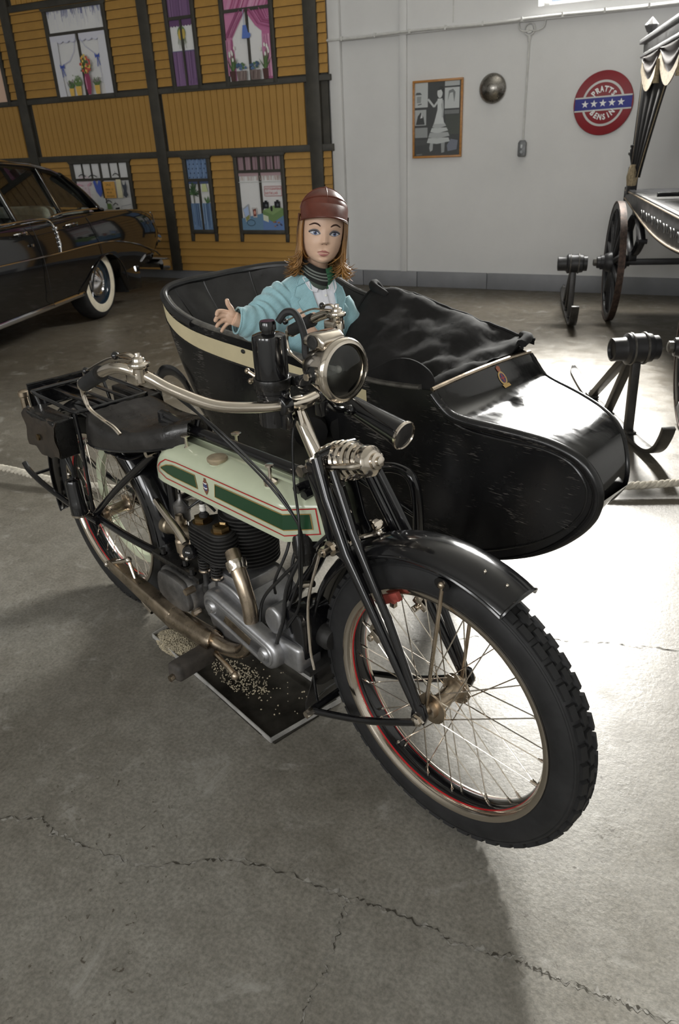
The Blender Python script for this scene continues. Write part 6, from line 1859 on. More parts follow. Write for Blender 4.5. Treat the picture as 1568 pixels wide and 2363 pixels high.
# painted face: eyes, lashes, brows, lips
def patch(name, pts, o, mt, parent=None):
    """fan patch lying on the face"""
    c = (sum(q[0] for q in pts) / len(pts), sum(q[1] for q in pts) / len(pts))
    a = MB(); rows = []
    for f in np.linspace(0.02, 1, 6): rows.append([fpt(c[0] + (x - c[0]) * f, c[1] + (z - c[1]) * f, o) for x, z in pts])
    a.grid(rows, closed_u=True); return a.build(name, mt, parent if parent is not None else bodym, smooth=80)
FACE = lambda c, r=.4: paint(c, r)
for s, ex in ((-1, -.0285), (1, .0285)):
    ez = -.0165; K = 1.12
    eye = spline([(ex - s * .0115, ez - .0015), (ex - s * .006, ez + .0042), (ex, ez + .0055), (ex + s * .007, ez + .0042), (ex + s * .0125, ez + .0005), (ex + s * .006, ez - .0040), (ex, ez - .0048), (ex - s * .006, ez - .0042)], 3, closed=True)
    eye = [(ex + (x - ex) * K, ez + (z - ez) * K) for x, z in eye]
    sh = [(ex + (x - ex) * 1.28, ez + .0022 + (z - ez) * 1.45) for x, z in eye]
    patch('eye_shadow', sh, .0004, mat('grey_blue_eyeshadow', (.16, .15, .16, 1), .5))
    e_ = patch('eye', eye, .0010, FACE('#9a9ca2', .12))
    ix, iz = ex + .0010, ez + .0008
    patch('iris', [(ix + .0054 * math.cos(t), iz + .0054 * math.sin(t)) for t in np.linspace(0, 2 * PI, 18, endpoint=False)], .0014, FACE('#3c4a70', .12))
    patch('pupil', [(ix + .0027 * math.cos(t), iz + .0027 * math.sin(t)) for t in np.linspace(0, 2 * PI, 12, endpoint=False)], .0018, FACE('#0c0d12', .1))
    patch('catchlight', [(ix - .0022 + .0010 * math.cos(t), iz + .0020 + .0010 * math.sin(t)) for t in np.linspace(0, 2 * PI, 8, endpoint=False)], .0021, FACE('#e8eaee', .1))
    top = spline([(ex - s * .0118, ez - .0018), (ex - s * .006, ez + .0044), (ex, ez + .0058), (ex + s * .007, ez + .0046), (ex + s * .0150, ez + .0010)], 5)
    top = [(ex + (x - ex) * K, ez + (z - ez) * K) for x, z in top]
    a = MB(); a.tube([fpt(x, z, .0014) for x, z in top], [.0007 + .0007 * min(1, i / 8) for i in range(len(top))], 6); a.build('lash_line', FACE('#1d1614'), bodym)
    low = spline([(ex - s * .010, ez - .0028), (ex, ez - .0050), (ex + s * .0125, ez + .0002)], 5)
    low = [(ex + (x - ex) * K, ez + (z - ez) * K) for x, z in low]
    a = MB(); a.tube([fpt(x, z, .0008) for x, z in low], .0005, 5); a.build('lash_line', FACE('#4a3c38'), bodym)
    br_ = spline([(ex - s * .0135, .0030), (ex - s * .006, .0080), (ex + s * .004, .0092), (ex + s * .0165, .0035)], 5)
    a = MB(); a.tube([fpt(x, z, .0002) for x, z in br_], [.0015 + .0012 * math.sin(PI * i / (len(br_) - 1)) for i in range(len(br_))], 6); a.build('eyebrow', FACE('#3a2318'), bodym)
patch('upper_lip', spline([(-.0190, -.0680), (-.010, -.0642), (-.004, -.0615), (0, -.0626), (.004, -.0615), (.010, -.0642), (.0190, -.0680), (.010, -.0690), (0, -.0697), (-.010, -.0690)], 3, closed=True), .0005, mat('lip_colour_upper', (.36, .135, .115, 1), .35))
patch('lower_lip', spline([(-.0175, -.0684), (-.009, -.0693), (0, -.0700), (.009, -.0693), (.0175, -.0684), (.011, -.0755), (0, -.0792), (-.011, -.0755)], 3, closed=True), .0005, mat('lip_colour_lower', (.42, .175, .15, 1), .32))
for s in (-1, 1): patch('nostril', [(s * .0058 + .0022 * math.cos(t), -.0455 + .0012 * math.sin(t)) for t in np.linspace(0, 2 * PI, 10, endpoint=False)], .0006, FACE('#5a2e22'))

# hair: strands from under the cap down to the shoulders
rg = random.Random(11); a = MB()
for k in range(430):
    s = -1 if k % 2 else 1
    th = rg.uniform(1.12, 2.7)                         # angle round from the face to the nape
    r_ = rg.uniform(1.0, 1.10)
    x0, y0 = s * .0635 * math.sin(th) * r_, -.070 * math.cos(th) * r_
    zt_ = .045
    zb_ = rg.uniform(-.125, -.085) - .02 * (th > 1.2)
    curl = rg.uniform(.004, .022) * (1 if rg.random() < .8 else -1)
    inner = .97 if th < 1.3 else 1.0
    P = [hd((x0 * .96, y0 * .96, zt_)), hd((x0 * 1.06, y0 * 1.04, -.005)), hd((x0 * 1.06 * inner, y0 * 1.02, -.050)), hd((x0 * (1.0 + .10 * rg.random()) * inner, y0 * 1.0, zb_ + .02)), hd((x0 * 1.05 * inner + s * curl, y0 + rg.uniform(-.012, .012), zb_)), hd((x0 * 1.05 * inner + s * curl * 1.9, y0 + rg.uniform(-.015, .015), zb_ + rg.uniform(-.012, .010)))]
    a.tube(spline(P, 4), [.0026] * 14 + [.0022, .0020, .0017, .0014, .0010, .0007, .0004], 5)
hair = a.build('hair', M['hair'], man, smooth=80); hair['label'] = 'shoulder-length ginger hair'
# cap: fitted leather crown, visor, chin flaps and seams
def cap_pt(t, f, o=0.0):
    """t round from the front, f 0 at the rim to 1 at the crown"""
    zr = .056 - .026 * (1 - math.cos(t)) * .5
    ph = f * PI / 2
    a_, bf, c_ = .0695 + o, (.0800 if math.cos(t) > 0 else .0885) + o, .070 + o
    bump = (1.0 + .02 * math.sin(2 * ph)) * (1 - .09 * f)
    return hd((a_ * math.sin(t) * math.cos(ph) * bump, -bf * math.cos(t) * math.cos(ph) * bump, zr + (c_ + .034 - zr) * math.sin(ph) ** 1.12))
a = MB(); a.grid([[cap_pt(2 * PI * k / 48, j / 14) for k in range(48)] for j in range(15)], closed_u=True); capo = a.build('cap', M['cap'], man, smooth=70); capo['label'] = 'brown leather cap with visor'
a = MB(); rows = []
for j in range(7):
    f = j / 6
    rows.append([hd(((.0705 + .004 * f * math.cos(t)) * math.sin(t), -(.0800 + .034 * f * max(0, math.cos(t)) ** .7) * math.cos(t), .046 + .020 * math.cos(t) - .018 * f - .014 * f * f - .004 * abs(math.sin(t)) * f)) for t in np.linspace(-1.40, 1.40, 25)])
a.grid(rows); a.grid([[p_ + HR @ Vector((0, .001, -.004)) for p_ in r] for r in rows]); a.tube([p_ + HR @ Vector((0, 0, -.002)) for p_ in rows[-1]], .0030, 6); a.build('visor', M['cap'], capo, smooth=70)
for t0 in (0, PI / 2, -PI / 2, PI):
    a = MB(); a.tube([cap_pt(t0, f, .0008) for f in np.linspace(0.02, .99, 14)], .0016, 6); a.build('cap_seam', M['cap'], capo)
a = MB(); a.tube([cap_pt(t, .20 + .22 * max(0, math.cos(t)), .0008) for t in np.linspace(-1.5, 1.5, 24)], .0016, 6); a.build('cap_seam', M['cap'], capo)
a = MB(); a.lathe(hd((0, 0, .103)), HR @ Vector((0, 0, 1)), [(.006, 0), (.005, .004), (.001, .005)], 12); a.build('cap_button', M['cap'], capo)
for s in (-1, 1):
    rows = []
    for j in range(12):
        f = j / 11; w = .030 - .024 * f ** .6
        rows.append([hd((s * (.0690 + .004 * math.sin(PI * f) - .012 * f ** 2), .006 + (k / 4 - .5) * 2 * w - .010 * f, .030 - .150 * f)) for k in range(5)])
    a = MB(); a.grid(rows); a.grid([[p_ + HR @ Vector((s * .003, 0, 0)) for p_ in r] for r in rows]); a.build('ear_flap', M['cap'], capo, smooth=70)

# clothes
JC = (-.045, .022)
def tors(z):
    """centre x, half width, half depth of the jacket at height z"""
    return (float(np.interp(z, [.66, .80, .90, .97, 1.01, 1.04, 1.065], [-.045, -.045, -.048, -.052, -.055, -.045, -.030])), float(np.interp(z, [.66, .80, .90, .97, 1.01, 1.04, 1.065], [.122, .120, .124, .128, .115, .078, .046])), float(np.interp(z, [.66, .80, .90, .97, 1.01, 1.04, 1.065], [.095, .090, .088, .080, .068, .052, .042])))
def jpt(t, z, o=0.0):
    cx, w, d = tors(z)
    zz = z - .035 * max(0, (math.sin(t))) * float(np.interp(z, [.9, 1.0], [0, 1])) * abs(math.sin(t))
    fold = .004 * math.sin(7 * t + 40 * z) * float(np.interp(z, [.7, .95], [1, .3])) + .003 * mnoise.noise(Vector((9 * math.sin(t), 9 * math.cos(t), 22 * z)))
    return Vector((cx + (w + o + fold) * math.copysign(abs(math.sin(t)) ** .85, math.sin(t)), .022 - (d + o + fold) * math.copysign(abs(math.cos(t)) ** .85, math.cos(t)), zz))
a = MB(); a.grid([[jpt(2 * PI * k / 64, .66 + .405 * j / 30) for k in range(64)] for j in range(31)], closed_u=True)
jk = a.build('jacket', M['jacket'], man, smooth=80); jk['label'] = 'pale blue wool jacket with lapels'
def sleeve(pts, rad, seed, nm='sleeve'):
    P = spline(pts, 7); n = len(P); rr = np.interp(np.linspace(0, 1, n), np.linspace(0, 1, len(rad)), rad)
    a = MB(); rings = []; x = None
    for i in range(n):
        t = (Vector(P[min(i + 1, n - 1)]) - Vector(P[max(i - 1, 0)])).normalized()
        if x is None: x = frame_of(t)[0]
        x = (x - t * x.dot(t)).normalized(); y = t.cross(x); ring = []
        for k in range(28):
            th = 2 * PI * k / 28
            w = 1 + .07 * math.sin(i * 1.15 + 1.7 * math.sin(th + seed)) * math.sin(PI * i / n) ** .5 + .05 * mnoise.noise(Vector((math.cos(th) * 2 + seed, math.sin(th) * 2, i * .35)))
            ring.append(Vector(P[i]) + (x * math.cos(th) + y * math.sin(th)) * rr[i] * w)
        rings.append(ring)
    a.rings(rings, cap0=True, cap1=False)
    a.tube(rings[-1], .0032, 6, closed=True)
    return a.build(nm, M['jacket'], jk, smooth=80)
sleeve([(-.115, .020, .985), (-.150, .005, .962), (-.190, -.030, .938), (-.222, -.062, .930), (-.252, -.082, .940), (-.276, -.092, .948)], [.064, .068, .064, .056, .046, .038], 1)
sleeve([(.035, .030, .960), (.062, .020, .905), (.075, .005, .840), (.070, -.030, .775), (.04, -.08, .74)], [.044, .046, .046, .042, .036], 4)
# shirt front between the lapels, collar, placket and button
def front(x, z, o):
    """point on the front of the chest"""
    cx, w, d = tors(z); k = max(.02, 1 - abs((x - cx) / w) ** 2.35)
    return Vector((x, .022 - (d) * k ** .5 - o, z))
def strip(name, L, R, o, mt, n=10, m=14, par=None, wob=0.0):
    L, R = spline(L, m // (len(L) - 1) + 1), spline(R, m // (len(R) - 1) + 1)
    q = min(len(L), len(R)); L = resample([(x, z, 0) for x, z in L], q); R = resample([(x, z, 0) for x, z in R], q)
    a = MB(); a.grid([[front(L[i][0] + (R[i][0] - L[i][0]) * k / n, L[i][1] + (R[i][1] - L[i][1]) * k / n, o + wob * math.sin(k * 1.9 + i * .7)) for k in range(n + 1)] for i in range(q)])
    if 'lapel' in name or 'collar' in name:
        for E_ in (L, R): a.tube([front(E_[i][0], E_[i][1], o + .0005) for i in range(q)], .0020, 6)
        a.tube([front(L[0][0] + (R[0][0] - L[0][0]) * k / n, L[0][1] + (R[0][1] - L[0][1]) * k / n, o + .0005) for k in range(n + 1)], .0020, 6)
    return a.build(name, mt, par if par is not None else man, smooth=80)
sh_ = strip('shirt', [(-.062, 1.052), (-.040, .985), (-.012, .925), (.010, .875), (.022, .83)], [(.012, 1.045), (.026, .985), (.032, .930), (.034, .875), (.030, .83)], .0075, M['shirt'], wob=.0016)
strip('placket', [(-.018, 1.04), (-.006, .97), (.012, .90), (.024, .84)], [(-.006, 1.04), (.006, .97), (.021, .90), (.029, .84)], .0105, M['shirt'], 3, par=sh_)
for x, z in ((-.004, 1.000), (.008, .950), (.018, .905)):
    c = front(x, z, .0125); a = MB(); a.lathe(c, (0, -1, 0), [(.0036, 0), (.0036, .0016), (.0026, .0022), (.0005, .0016)], 12); a.build('button', FACE('#cfcabf', .25), sh_)
for L, R in (([(-.070, 1.052), (-.050, 1.020), (-.030, 1.012)], [(-.018, 1.060), (-.018, 1.045), (-.020, 1.030)]), ([(.006, 1.052), (.004, 1.035), (.010, 1.016)], [(.026, 1.042), (.030, 1.020), (.022, 1.004)])):
    strip('shirt_collar', L, R, .014, M['shirt'], 4, par=sh_)
strip('lapel', [(-.092, 1.030), (-.100, 1.002), (-.078, .998), (-.092, .985), (-.058, .935), (-.018, .880), (.012, .835)], [(-.050, 1.050), (-.047, 1.02), (-.040, .995), (-.032, .970), (-.018, .935), (.004, .885), (.018, .835)], .0125, M['jacket'], 5, par=jk)
strip('lapel', [(.020, 1.040), (.026, 1.005), (.030, .965), (.034, .920), (.034, .875), (.032, .835)], [(.048, 1.015), (.058, .985), (.050, .965), (.048, .920), (.044, .875), (.036, .835)], .0125, M['jacket'], 5, par=jk)
strip('collar', [(-.092, 1.030), (-.080, 1.052), (-.060, 1.066)], [(-.052, 1.046), (-.044, 1.058), (-.036, 1.068)], .016, M['jacket'], 4, par=jk)
# scarf wound round the neck, striped along its length
SC = [paint('#0f1110', .8), paint('#5c635c', .8), paint('#38443a', .8), paint('#2c6a46', .8), paint('#1f4f36', .8)]
a = MB(); rows = []; NB = 14
for j in range(NB + 1):
    f = j / NB; rows.append([])
    for k in range(56):
        t = 2 * PI * k / 56
        r_ = .041 + .011 * math.sin(PI * (f * .85 + .08)) + .0012 * math.sin(5 * t + 9 * f)
        tilt = -.020 * math.sin(t + .3) - .016 * math.cos(t)
        rows[-1].append((-.024 + r_ * 1.02 * math.sin(t), .004 - r_ * 1.05 * math.cos(t) - .012 * f * max(0, math.cos(t)), 1.103 - .062 * f + tilt))
o_ = len(a.v); a.v += [tuple(p_) for r in rows for p_ in r]
for j in range(NB):
    for k in range(56):
        k2 = (k + 1) % 56; a.f.append((j * 56 + k, j * 56 + k2, (j + 1) * 56 + k2, (j + 1) * 56 + k))
        green = 5 <= k <= 20
        stripe_ = j in (3, 5, 7)
        a.m.append((1 if stripe_ else (2 if j >= 11 else 0)) if not green else (4 if j in (3, 5, 7, 8) else 3))
sc = a.build('scarf', SC, man, smooth=80); sc['label'] = 'black and green striped scarf'
# white lining hem peeping under the scarf, legs hidden under the apron
a = MB(); a.tube([(-.085, -.02, .69), (-.09, -.16, .665), (-.08, -.32, .66)], [.065, .062, .05], 14); a.tube([(.0, -.02, .69), (.02, -.16, .665), (.03, -.32, .66)], [.065, .062, .05], 14); a.build('trousers', M['canvas'], man)

# ------------------------------------------------------------------ black fifties saloon by the house front
CAR_O = Vector((-2.115, 7.009, 0)); CAR_YAW = math.atan2(-.97715, -.21254)
car = thing('car', 'glossy black fifties saloon car parked by the painted house front', 'car', CAR_O, CAR_YAW)
def cpart(name, mb, mt, parent=None, **k): return mb.build(name, mt, parent if parent is not None else car, **k)
M['car_black'] = mat('black_car_paint', (0.004, 0.004, 0.0045, 1), 0.06, spec=0.5, coat=0.6)
M['chrome'] = mat('chrome', (0.75, 0.75, 0.76, 1), 0.08, 1.0)
M['car_glass'] = glass_mat('car_glass', (0.72, 0.76, 0.72), 0.07)
M['car_seat'] = mat('grey_seat_cloth', (0.28, 0.29, 0.26, 1), 0.8, var=0.2, vscale=20)
CW = 1.78
yc = -(CW / 2) + .05
def car_ring(x):
    top = float(np.interp(x, [-1.54, -1.50, -1.46, -1.40, -1.2, -.9, -.33, .3, 1.4, 2.4, 3.2, 3.6], [.55, .66, .765, .815, .862, .892, .925, .945, .955, .95, .92, .70]))
    ctop = top + float(np.interp(x, [-1.54, -1.3, -.9, -.3, 2.5, 3.0, 3.6], [.0, .0, .02, .03, .03, .08, .05]))
    bot = float(np.interp(x, [-1.54, -1.50, -1.35, -.8, 0, 3.0, 3.6], [.50, .40, .33, .30, .255, .255, .35]))
    ins = float(np.interp(x, [-1.54, -1.48, -1.35, -1.0, 2.8, 3.3, 3.6], [.10, .055, .025, 0, 0, .04, .20]))
    mid = (bot + top) / 2
    half = [(-.12, bot), (-.035, bot + .02), (.012, bot + (mid - bot) * .45), (.045, mid * .97), (.05, mid + (top - mid) * .30), (.030, mid + (top - mid) * .70), (.008, top - .035), (-.020, top - .008), (-.055, top), (-.14, top - .006), (-.30, (top + ctop) / 2), (-.55, ctop)]
    near = [(x, y - ins, z) for y, z in half]
    far = [(x, 2 * yc - (y - ins), z) for y, z in half[::-1]]
    return near + far
XS = [-1.54, -1.52, -1.49, -1.45, -1.40, -1.33, -1.2, -1.0, -.8, -.6, -.4, -.2, 0, .2, .5, .9, 1.4, 1.9, 2.4, 2.8, 3.1, 3.35, 3.5, 3.6]
a = MB(); a.rings([car_ring(x) for x in XS])
cbody = cpart('car_body', a, M['car_black'], smooth=60)
def cutter(cx, cz, r, y0, y1):
    q = MB(); q.lathe((cx, y0, cz), (0, 1, 0), [(r, 0), (r, y1 - y0)], 48)
    me = q.mesh('arch_cut', M['car_black'], smooth=0); return me
# wheel arches are cut from the body and the cut is baked into the mesh
bmA = bmesh.new(); bmA.from_mesh(cbody.data)
tmp = []
for cx in (-.17, 2.75):
    for y0, y1 in ((-.32, .2), (2 * yc - .2, 2 * yc + .32)):
        o = link('arch_cut', cutter(cx, .195, .365, y0, y1), car); tmp.append(o)
        md = cbody.modifiers.new('arch', 'BOOLEAN'); md.operation = 'DIFFERENCE'; md.solver = 'EXACT'; md.object = o
bpy.context.view_layer.update()
dg = bpy.context.evaluated_depsgraph_get()
me2 = bpy.data.meshes.new_from_object(cbody.evaluated_get(dg))
cbody.modifiers.clear(); cbody.data = me2
for o in tmp: bpy.data.objects.remove(o)
bmA.free()
for f in me2.polygons: f.use_smooth = True
me2.set_sharp_from_angle(angle=math.radians(40))
# arch lip
a = MB(); a.tube([(-.17 + .368 * math.cos(t), .030 + .012 * math.sin(t), .195 + .368 * math.sin(t)) for t in np.linspace(.15, PI - .25, 30)], .008, 8); cpart('arch_lip', a, M['car_black'])
# greenhouse: roof shell, pillars, glass
def roof_z(x): return float(np.interp(x, [-.42, -.30, -.10, .15, .45, .8, 1.3, 1.9, 2.3, 2.5], [.965, 1.12, 1.275, 1.365, 1.42, 1.455, 1.475, 1.46, 1.40, 1.33]))
def rail(x):
    z = float(np.interp(x, [-.42, -.30, -.10, .15, .45, .8, 1.3, 1.9, 2.3, 2.5], [.945, 1.06, 1.20, 1.285, 1.335, 1.365, 1.38, 1.365, 1.31, 1.25]))
    y = float(np.interp(z, [.93, 1.38], [-.10, -.215])); return y, z
rows = []
for x in np.linspace(-.02, 2.35, 26):
    y0, z0 = rail(x); zt_ = roof_z(x); y1 = 2 * yc - y0
    row = []
    for k in range(17):
        f = k / 16; g = 1 - abs(2 * f - 1) ** 2.6
        row.append((x + .0, y0 + (y1 - y0) * f, z0 + (zt_ - z0) * g))
    rows.append(row)
a = MB(); a.grid(rows); a.grid([[(p_[0], p_[1], p_[2] - .02) for p_ in r] for r in rows]); cpart('roof', a, M['car_black'], smooth=70)
for sgn in (0, 1):
    def sy(y): return y if sgn == 0 else 2 * yc - y
    a = MB(); a.tube([(x, sy(rail(x)[0] + .004), rail(x)[1]) for x in np.linspace(-.42, 2.4, 40)], .026, 10, sq=(1.0, .9)); cpart('roof_rail', a, M['car_black'])
    a = MB(); a.tube([(x, sy(rail(x)[0] + .030), rail(x)[1] + .002) for x in np.linspace(.0, 2.3, 30)], .005, 6); cpart('drip_rail', a, M['chrome'])
    a = MB(); a.tube(spline([(.06, sy(-.165), 1.25), (-.18, sy(-.135), 1.10), (-.35, sy(-.10), .955), (-.44, sy(-.09), .925)], 5), .040, 10, sq=(.55, 1.25), up=(0, 1, 0)); cpart('rear_pillar', a, M['car_black'])
    for (xa, za), (xb, zb_) in (((.34, 1.325), (.235, .945)), ((.99, 1.37), (.915, .95)), ((2.28, 1.30), (2.62, .95))):
        a = MB(); a.tube([(xa, sy(rail(xa)[0]), za), (xb, sy(-.095), zb_)], .024, 8, sq=(.8, 1.2)); cpart('door_pillar', a, M['car_black'])
        a = MB(); a.tube([(xa + .022, sy(rail(xa)[0] + .018), za), (xb + .022, sy(-.075), zb_)], .0055, 6); cpart('pillar_trim', a, M['chrome'])
    for (x0, x1) in ((-.30, .26), (.30, .93), (1.0, 2.30)):
        n = 10; top = [(x, sy(rail(x)[0]), rail(x)[1]) for x in np.linspace(max(x0, -.28), x1, n)]; bot = [(x, sy(-.10), .945) for x in np.linspace(x0, x1 + (.25 if x1 > 2 else -.02), n)]
        a = MB(); a.grid([top, bot]); cpart('side_window', a, M['car_glass'], smooth=0)
# rear and front glass
a = MB(); a.grid([[(-.02 + .02 * math.sin(PI * f), rail(-.02)[0] + (2 * yc - 2 * rail(-.02)[0]) * f, 1.23 + .07 * math.sin(PI * f)) for f in np.linspace(0, 1, 9)], [(-.50 - .06 * math.sin(PI * f), -.12 + (2 * yc + .24) * f, .935 + .02 * math.sin(PI * f)) for f in np.linspace(0, 1, 9)]]); cpart('rear_window', a, M['car_glass'])
a = MB(); a.grid([[(2.33, rail(2.3)[0] + (2 * yc - 2 * rail(2.3)[0]) * f, 1.31 + .07 * math.sin(PI * f)) for f in np.linspace(0, 1, 9)], [(2.66 + .1 * math.sin(PI * f), -.12 + (2 * yc + .24) * f, .955) for f in np.linspace(0, 1, 9)]]); cpart('windscreen', a, M['car_glass'])
# seats inside
for x in (.28, 1.35):
    a = MB(); a.box((x, yc, .84), (.20, CW - .42, .36), Matrix.Rotation(-.15, 3, 'Y')); cpart('seat_back', a, M['car_seat'], bevel=.05, bseg=3)
a = MB(); a.box((-.15, yc, .93), (.5, CW - .45, .02)); cpart('parcel_shelf', a, M['car_seat'])
# chrome
def ctube(name, pts, r, n=8, sq=None, mt='chrome', up=None):
    a = MB(); a.tube(spline(pts, 6), r, n, sq=sq, up=up); return cpart(name, a, M[mt])
ctube('belt_trim', [(1.7, .005, .968), (1.2, .004, .965), (.75, .0, .955), (.61, .005, .93), (.575, .025, .86), (.585, .05, .76), (.61, .056, .69)], .008)
ctube('belt_trim', [(.58, .0, .955), (.35, -.02, .965), (-.1, -.045, .955), (-.33, -.06, .945)], .008)
for k in range(5):
    a = MB(); a.box((.572 + .006 * k, .036 + .004 * k, .87 - .036 * k), (.026, .012, .026)); cpart('trim_block', a, M['chrome'], bevel=.003)
ctube('side_trim', [(2.6, .050, .725), (1.49, .058, .705), (.95, .060, .692), (.61, .060, .685), (.2, .060, .682), (-.15, .060, .672), (-.45, .058, .640), (-.85, .052, .560), (-1.22, .035, .455), (-1.42, .0, .385)], .010, sq=(1, .7))
ctube('sill_trim', [(2.3, -.02, .285), (1.0, -.02, .285), (.24, -.02, .285)], .016, sq=(.6, 1.2))
for x, z in ((1.09, .885), (.33, .875)):
    a = MB(); a.tube(spline([(x + .08, .035, z), (x + .05, .055, z + .004), (x - .02, .06, z + .004), (x - .06, .055, z - .004)], 5), .010, 8, sq=(1, .7)); h_ = cpart('door_handle', a, M['chrome'])
    a = MB(); a.cyl((x - .05, .03, z), (x - .05, .062, z), .013, 12); a.build('handle_button', M['chrome'], h_)
a = MB(); a.cyl((.985, .045, .79), (.985, .062, .79), .011, 12); cpart('door_lock', a, M['chrome'])
for pts in ([(.93, .030, .94), (.905, .045, .86), (.885, .058, .72), (.865, .055, .55), (.82, .02, .34), (.76, -.01, .285)], [(.02, .012, .90), (-.02, .045, .80), (-.06, .058, .68), (-.085, .05, .57)]):
    a = MB(); a.tube(spline(pts, 5), .0028, 5); cpart('door_gap', a, M['iron'])
# fin end, tail lamp, bumper, mud flap
a = MB(); a.lathe((-1.500, -.045, .55), (-1, .05, -.15), [(.045, -.06), (.052, 0), (.050, .03), (.035, .055), (.001, .065)], 20); tl_ = cpart('tail_lamp', a, M['chrome'])
a = MB(); a.lathe((-1.528, -.044, .565), (-1, .05, -.1), [(.036, 0), (.034, .025), (.02, .045), (.001, .05)], 20); a.build('tail_lens', paint('#5a1012', .15), tl_)
ctube('fin_trim', [(-1.40, -.03, .815), (-1.455, -.035, .78), (-1.50, -.045, .68), (-1.52, -.05, .60)], .008)
a = MB(); a.tube(spline([(-1.30, .055, .30), (-1.52, .035, .275), (-1.64, -.05, .27), (-1.70, -.4, .27), (-1.72, yc, .27), (-1.70, 2 * yc + .4, .27), (-1.64, 2 * yc + .05, .27), (-1.52, 2 * yc - .035, .275), (-1.30, 2 * yc - .055, .30)], 6), .055, 12, sq=(.45, 1), up=(0, 0, 1)); cpart('rear_bumper', a, M['chrome'])
a = MB(); a.prism([(-.44, .50), (-.50, .33), (-.60, .16), (-.92, .13), (-.93, .33), (-.80, .46)], (0, -.03, 0), (1, 0, 0), (0, 0, 1), .02); cpart('splash_panel', a, M['car_black'], bevel=.004)
a = MB(); a.box((-.60, -.14, .24), (.012, .24, .20), Matrix.Rotation(.12, 3, 'Y')); cpart('mud_flap', a, M['rubber'], bevel=.004)
vs, fs_ = text_mesh('Chevrolet', .060)
a = MB(); a.add([(-1.23 - (q[0] + q[1] * .25) * .85, .046 - .06 * max(0, q[0] * .85) , .742 + q[1] - .02 * q[0]) for q in vs], fs_); cpart('script_badge', a, M['chrome'], smooth=0)
# wheels
def car_wheel(x, y, s):
    a = MB(); a.lathe((x, y, .333), (0, s, 0), [(.19, -.09), (.23, -.095), (.30, -.09), (.325, -.06), (.333, -.03), (.333, .03), (.325, .06), (.30, .085), (.276, .090), (.274, .088), (.20, .082), (.19, .06)], 56, closed_prof=True); t = cpart('wheel', a, M['rubber'])
    a = MB(); a.lathe((x, y, .333), (0, s, 0), [(.275, .0895), (.262, .0925), (.225, .0915), (.203, .0865)], 56, cap=False); a.build('whitewall', mat('whitewall_rubber', (.62, .57, .45, 1), .5, var=.1, vscale=20), t)
    a = MB(); a.lathe((x, y, .333), (0, s, 0), [(.204, .086), (.197, .085), (.190, .060), (.15, .045), (.10, .05), (.02, .05)], 48, cap=False); a.build('wheel_rim', mat('blue_black_rim', (.010, .022, .035, 1), .15, coat=.4), t)
    a = MB(); a.lathe((x, y, .333), (0, s, 0), [(.132, .050), (.136, .058), (.128, .066), (.115, .068), (.105, .060), (.095, .062), (.06, .085), (.03, .10), (.001, .112)], 40); a.build('hubcap', M['chrome'], t)
for x in (-.10, 2.82):
    car_wheel(x, -.125, 1); car_wheel(x, 2 * yc + .125, -1)

# ------------------------------------------------------------------ horse-drawn hearse carriage at the right
HE_O = Vector((2.25, 6.06, 0)); HE_YAW = math.atan2(-.97446, -.22458)
hearse = thing('hearse_carriage', 'black horse-drawn hearse carriage with fringed curtains and wooden wheels', 'carriage', HE_O, HE_YAW)
def hpart(name, mb, mt, parent=None, **k): return mb.build(name, mt, parent if parent is not None else hearse, **k)
M['hearse'] = mat('faded_black_paint', (0.018, 0.018, 0.020, 1), 0.42, spec=0.45, var=0.4, vscale=12, rvar=0.1)
M['rust'] = mat('rusty_iron_tyre', (0.055, 0.040, 0.033, 1), 0.6, 0.5, var=0.5, vscale=30, color2='#5c4a42')
M['silver'] = mat('silver_paint', (0.10, 0.10, 0.10, 1), 0.5, 0.3)
M['worn_gold'] = mat('worn_gold_line', (.16, .12, .075, 1), .5, .3)
M['fringe'] = mat('cream_fringe', (0.30, 0.24, 0.15, 1), 0.9, var=0.35, vscale=60, bump=.4, bscale=120)
M['drape'] = mat('mauve_brown_drape', (0.055, 0.042, 0.040, 1), 0.85, var=0.3, vscale=14)
M['drape_black'] = mat('black_velvet', (0.006, 0.006, 0.007, 1), 0.9)
def cart_wheel(x, y, sgn, R=.45):
    a = MB(); a.lathe((x, y, R), (0, 1, 0), [(R, -.024), (R, .024), (R - .012, .024), (R - .012, -.024)], 56, closed_prof=True); w = hpart('wheel', a, M['rust'])
    for k in range(6):
        t0 = 2 * PI * k / 6; a = MB(); rows = []
        for j in range(9):
            t = t0 + (2 * PI / 6 - .008) * j / 8
            rows.append([(x + r * math.cos(t), y + yy, R + r * math.sin(t)) for r, yy in ((R - .0125, -.021), (R - .0125, .021), (R - .058, .017), (R - .058, -.017))])
        a.rings(rows); a.build('felloe', M['hearse'], w, bevel=.003)
    q = MB(); q.tube([(0, 0, .055), (0, 0, .10), (0, 0, .30), (0, 0, R - .05)], [.016, .021, .017, .014], 10, sq=(1, 1.25)); me = q.mesh('spoke', M['hearse'], 50)
    for k in range(12):
        o = link('spoke', me, w); o.matrix_local = Matrix.Translation((x, y, R)) @ Matrix.Rotation(2 * PI * (k + .5) / 12, 4, 'Y')
    a = MB(); a.lathe((x, y, R), (0, sgn, 0), [(.045, -.10), (.060, -.085), (.075, -.03), (.078, .03), (.062, .07), (.055, .075), (.055, .10), (.046, .102), (.044, .125), (.03, .130), (.001, .130)], 28); a.build('wheel_hub', M['hearse'], w)
    a = MB(); a.lathe((x, y, R), (0, sgn, 0), [(.030, .125), (.030, .150), (.02, .156), (.001, .157)], 6); a.build('hub_nut', M['worn_edge'], w)
    return w
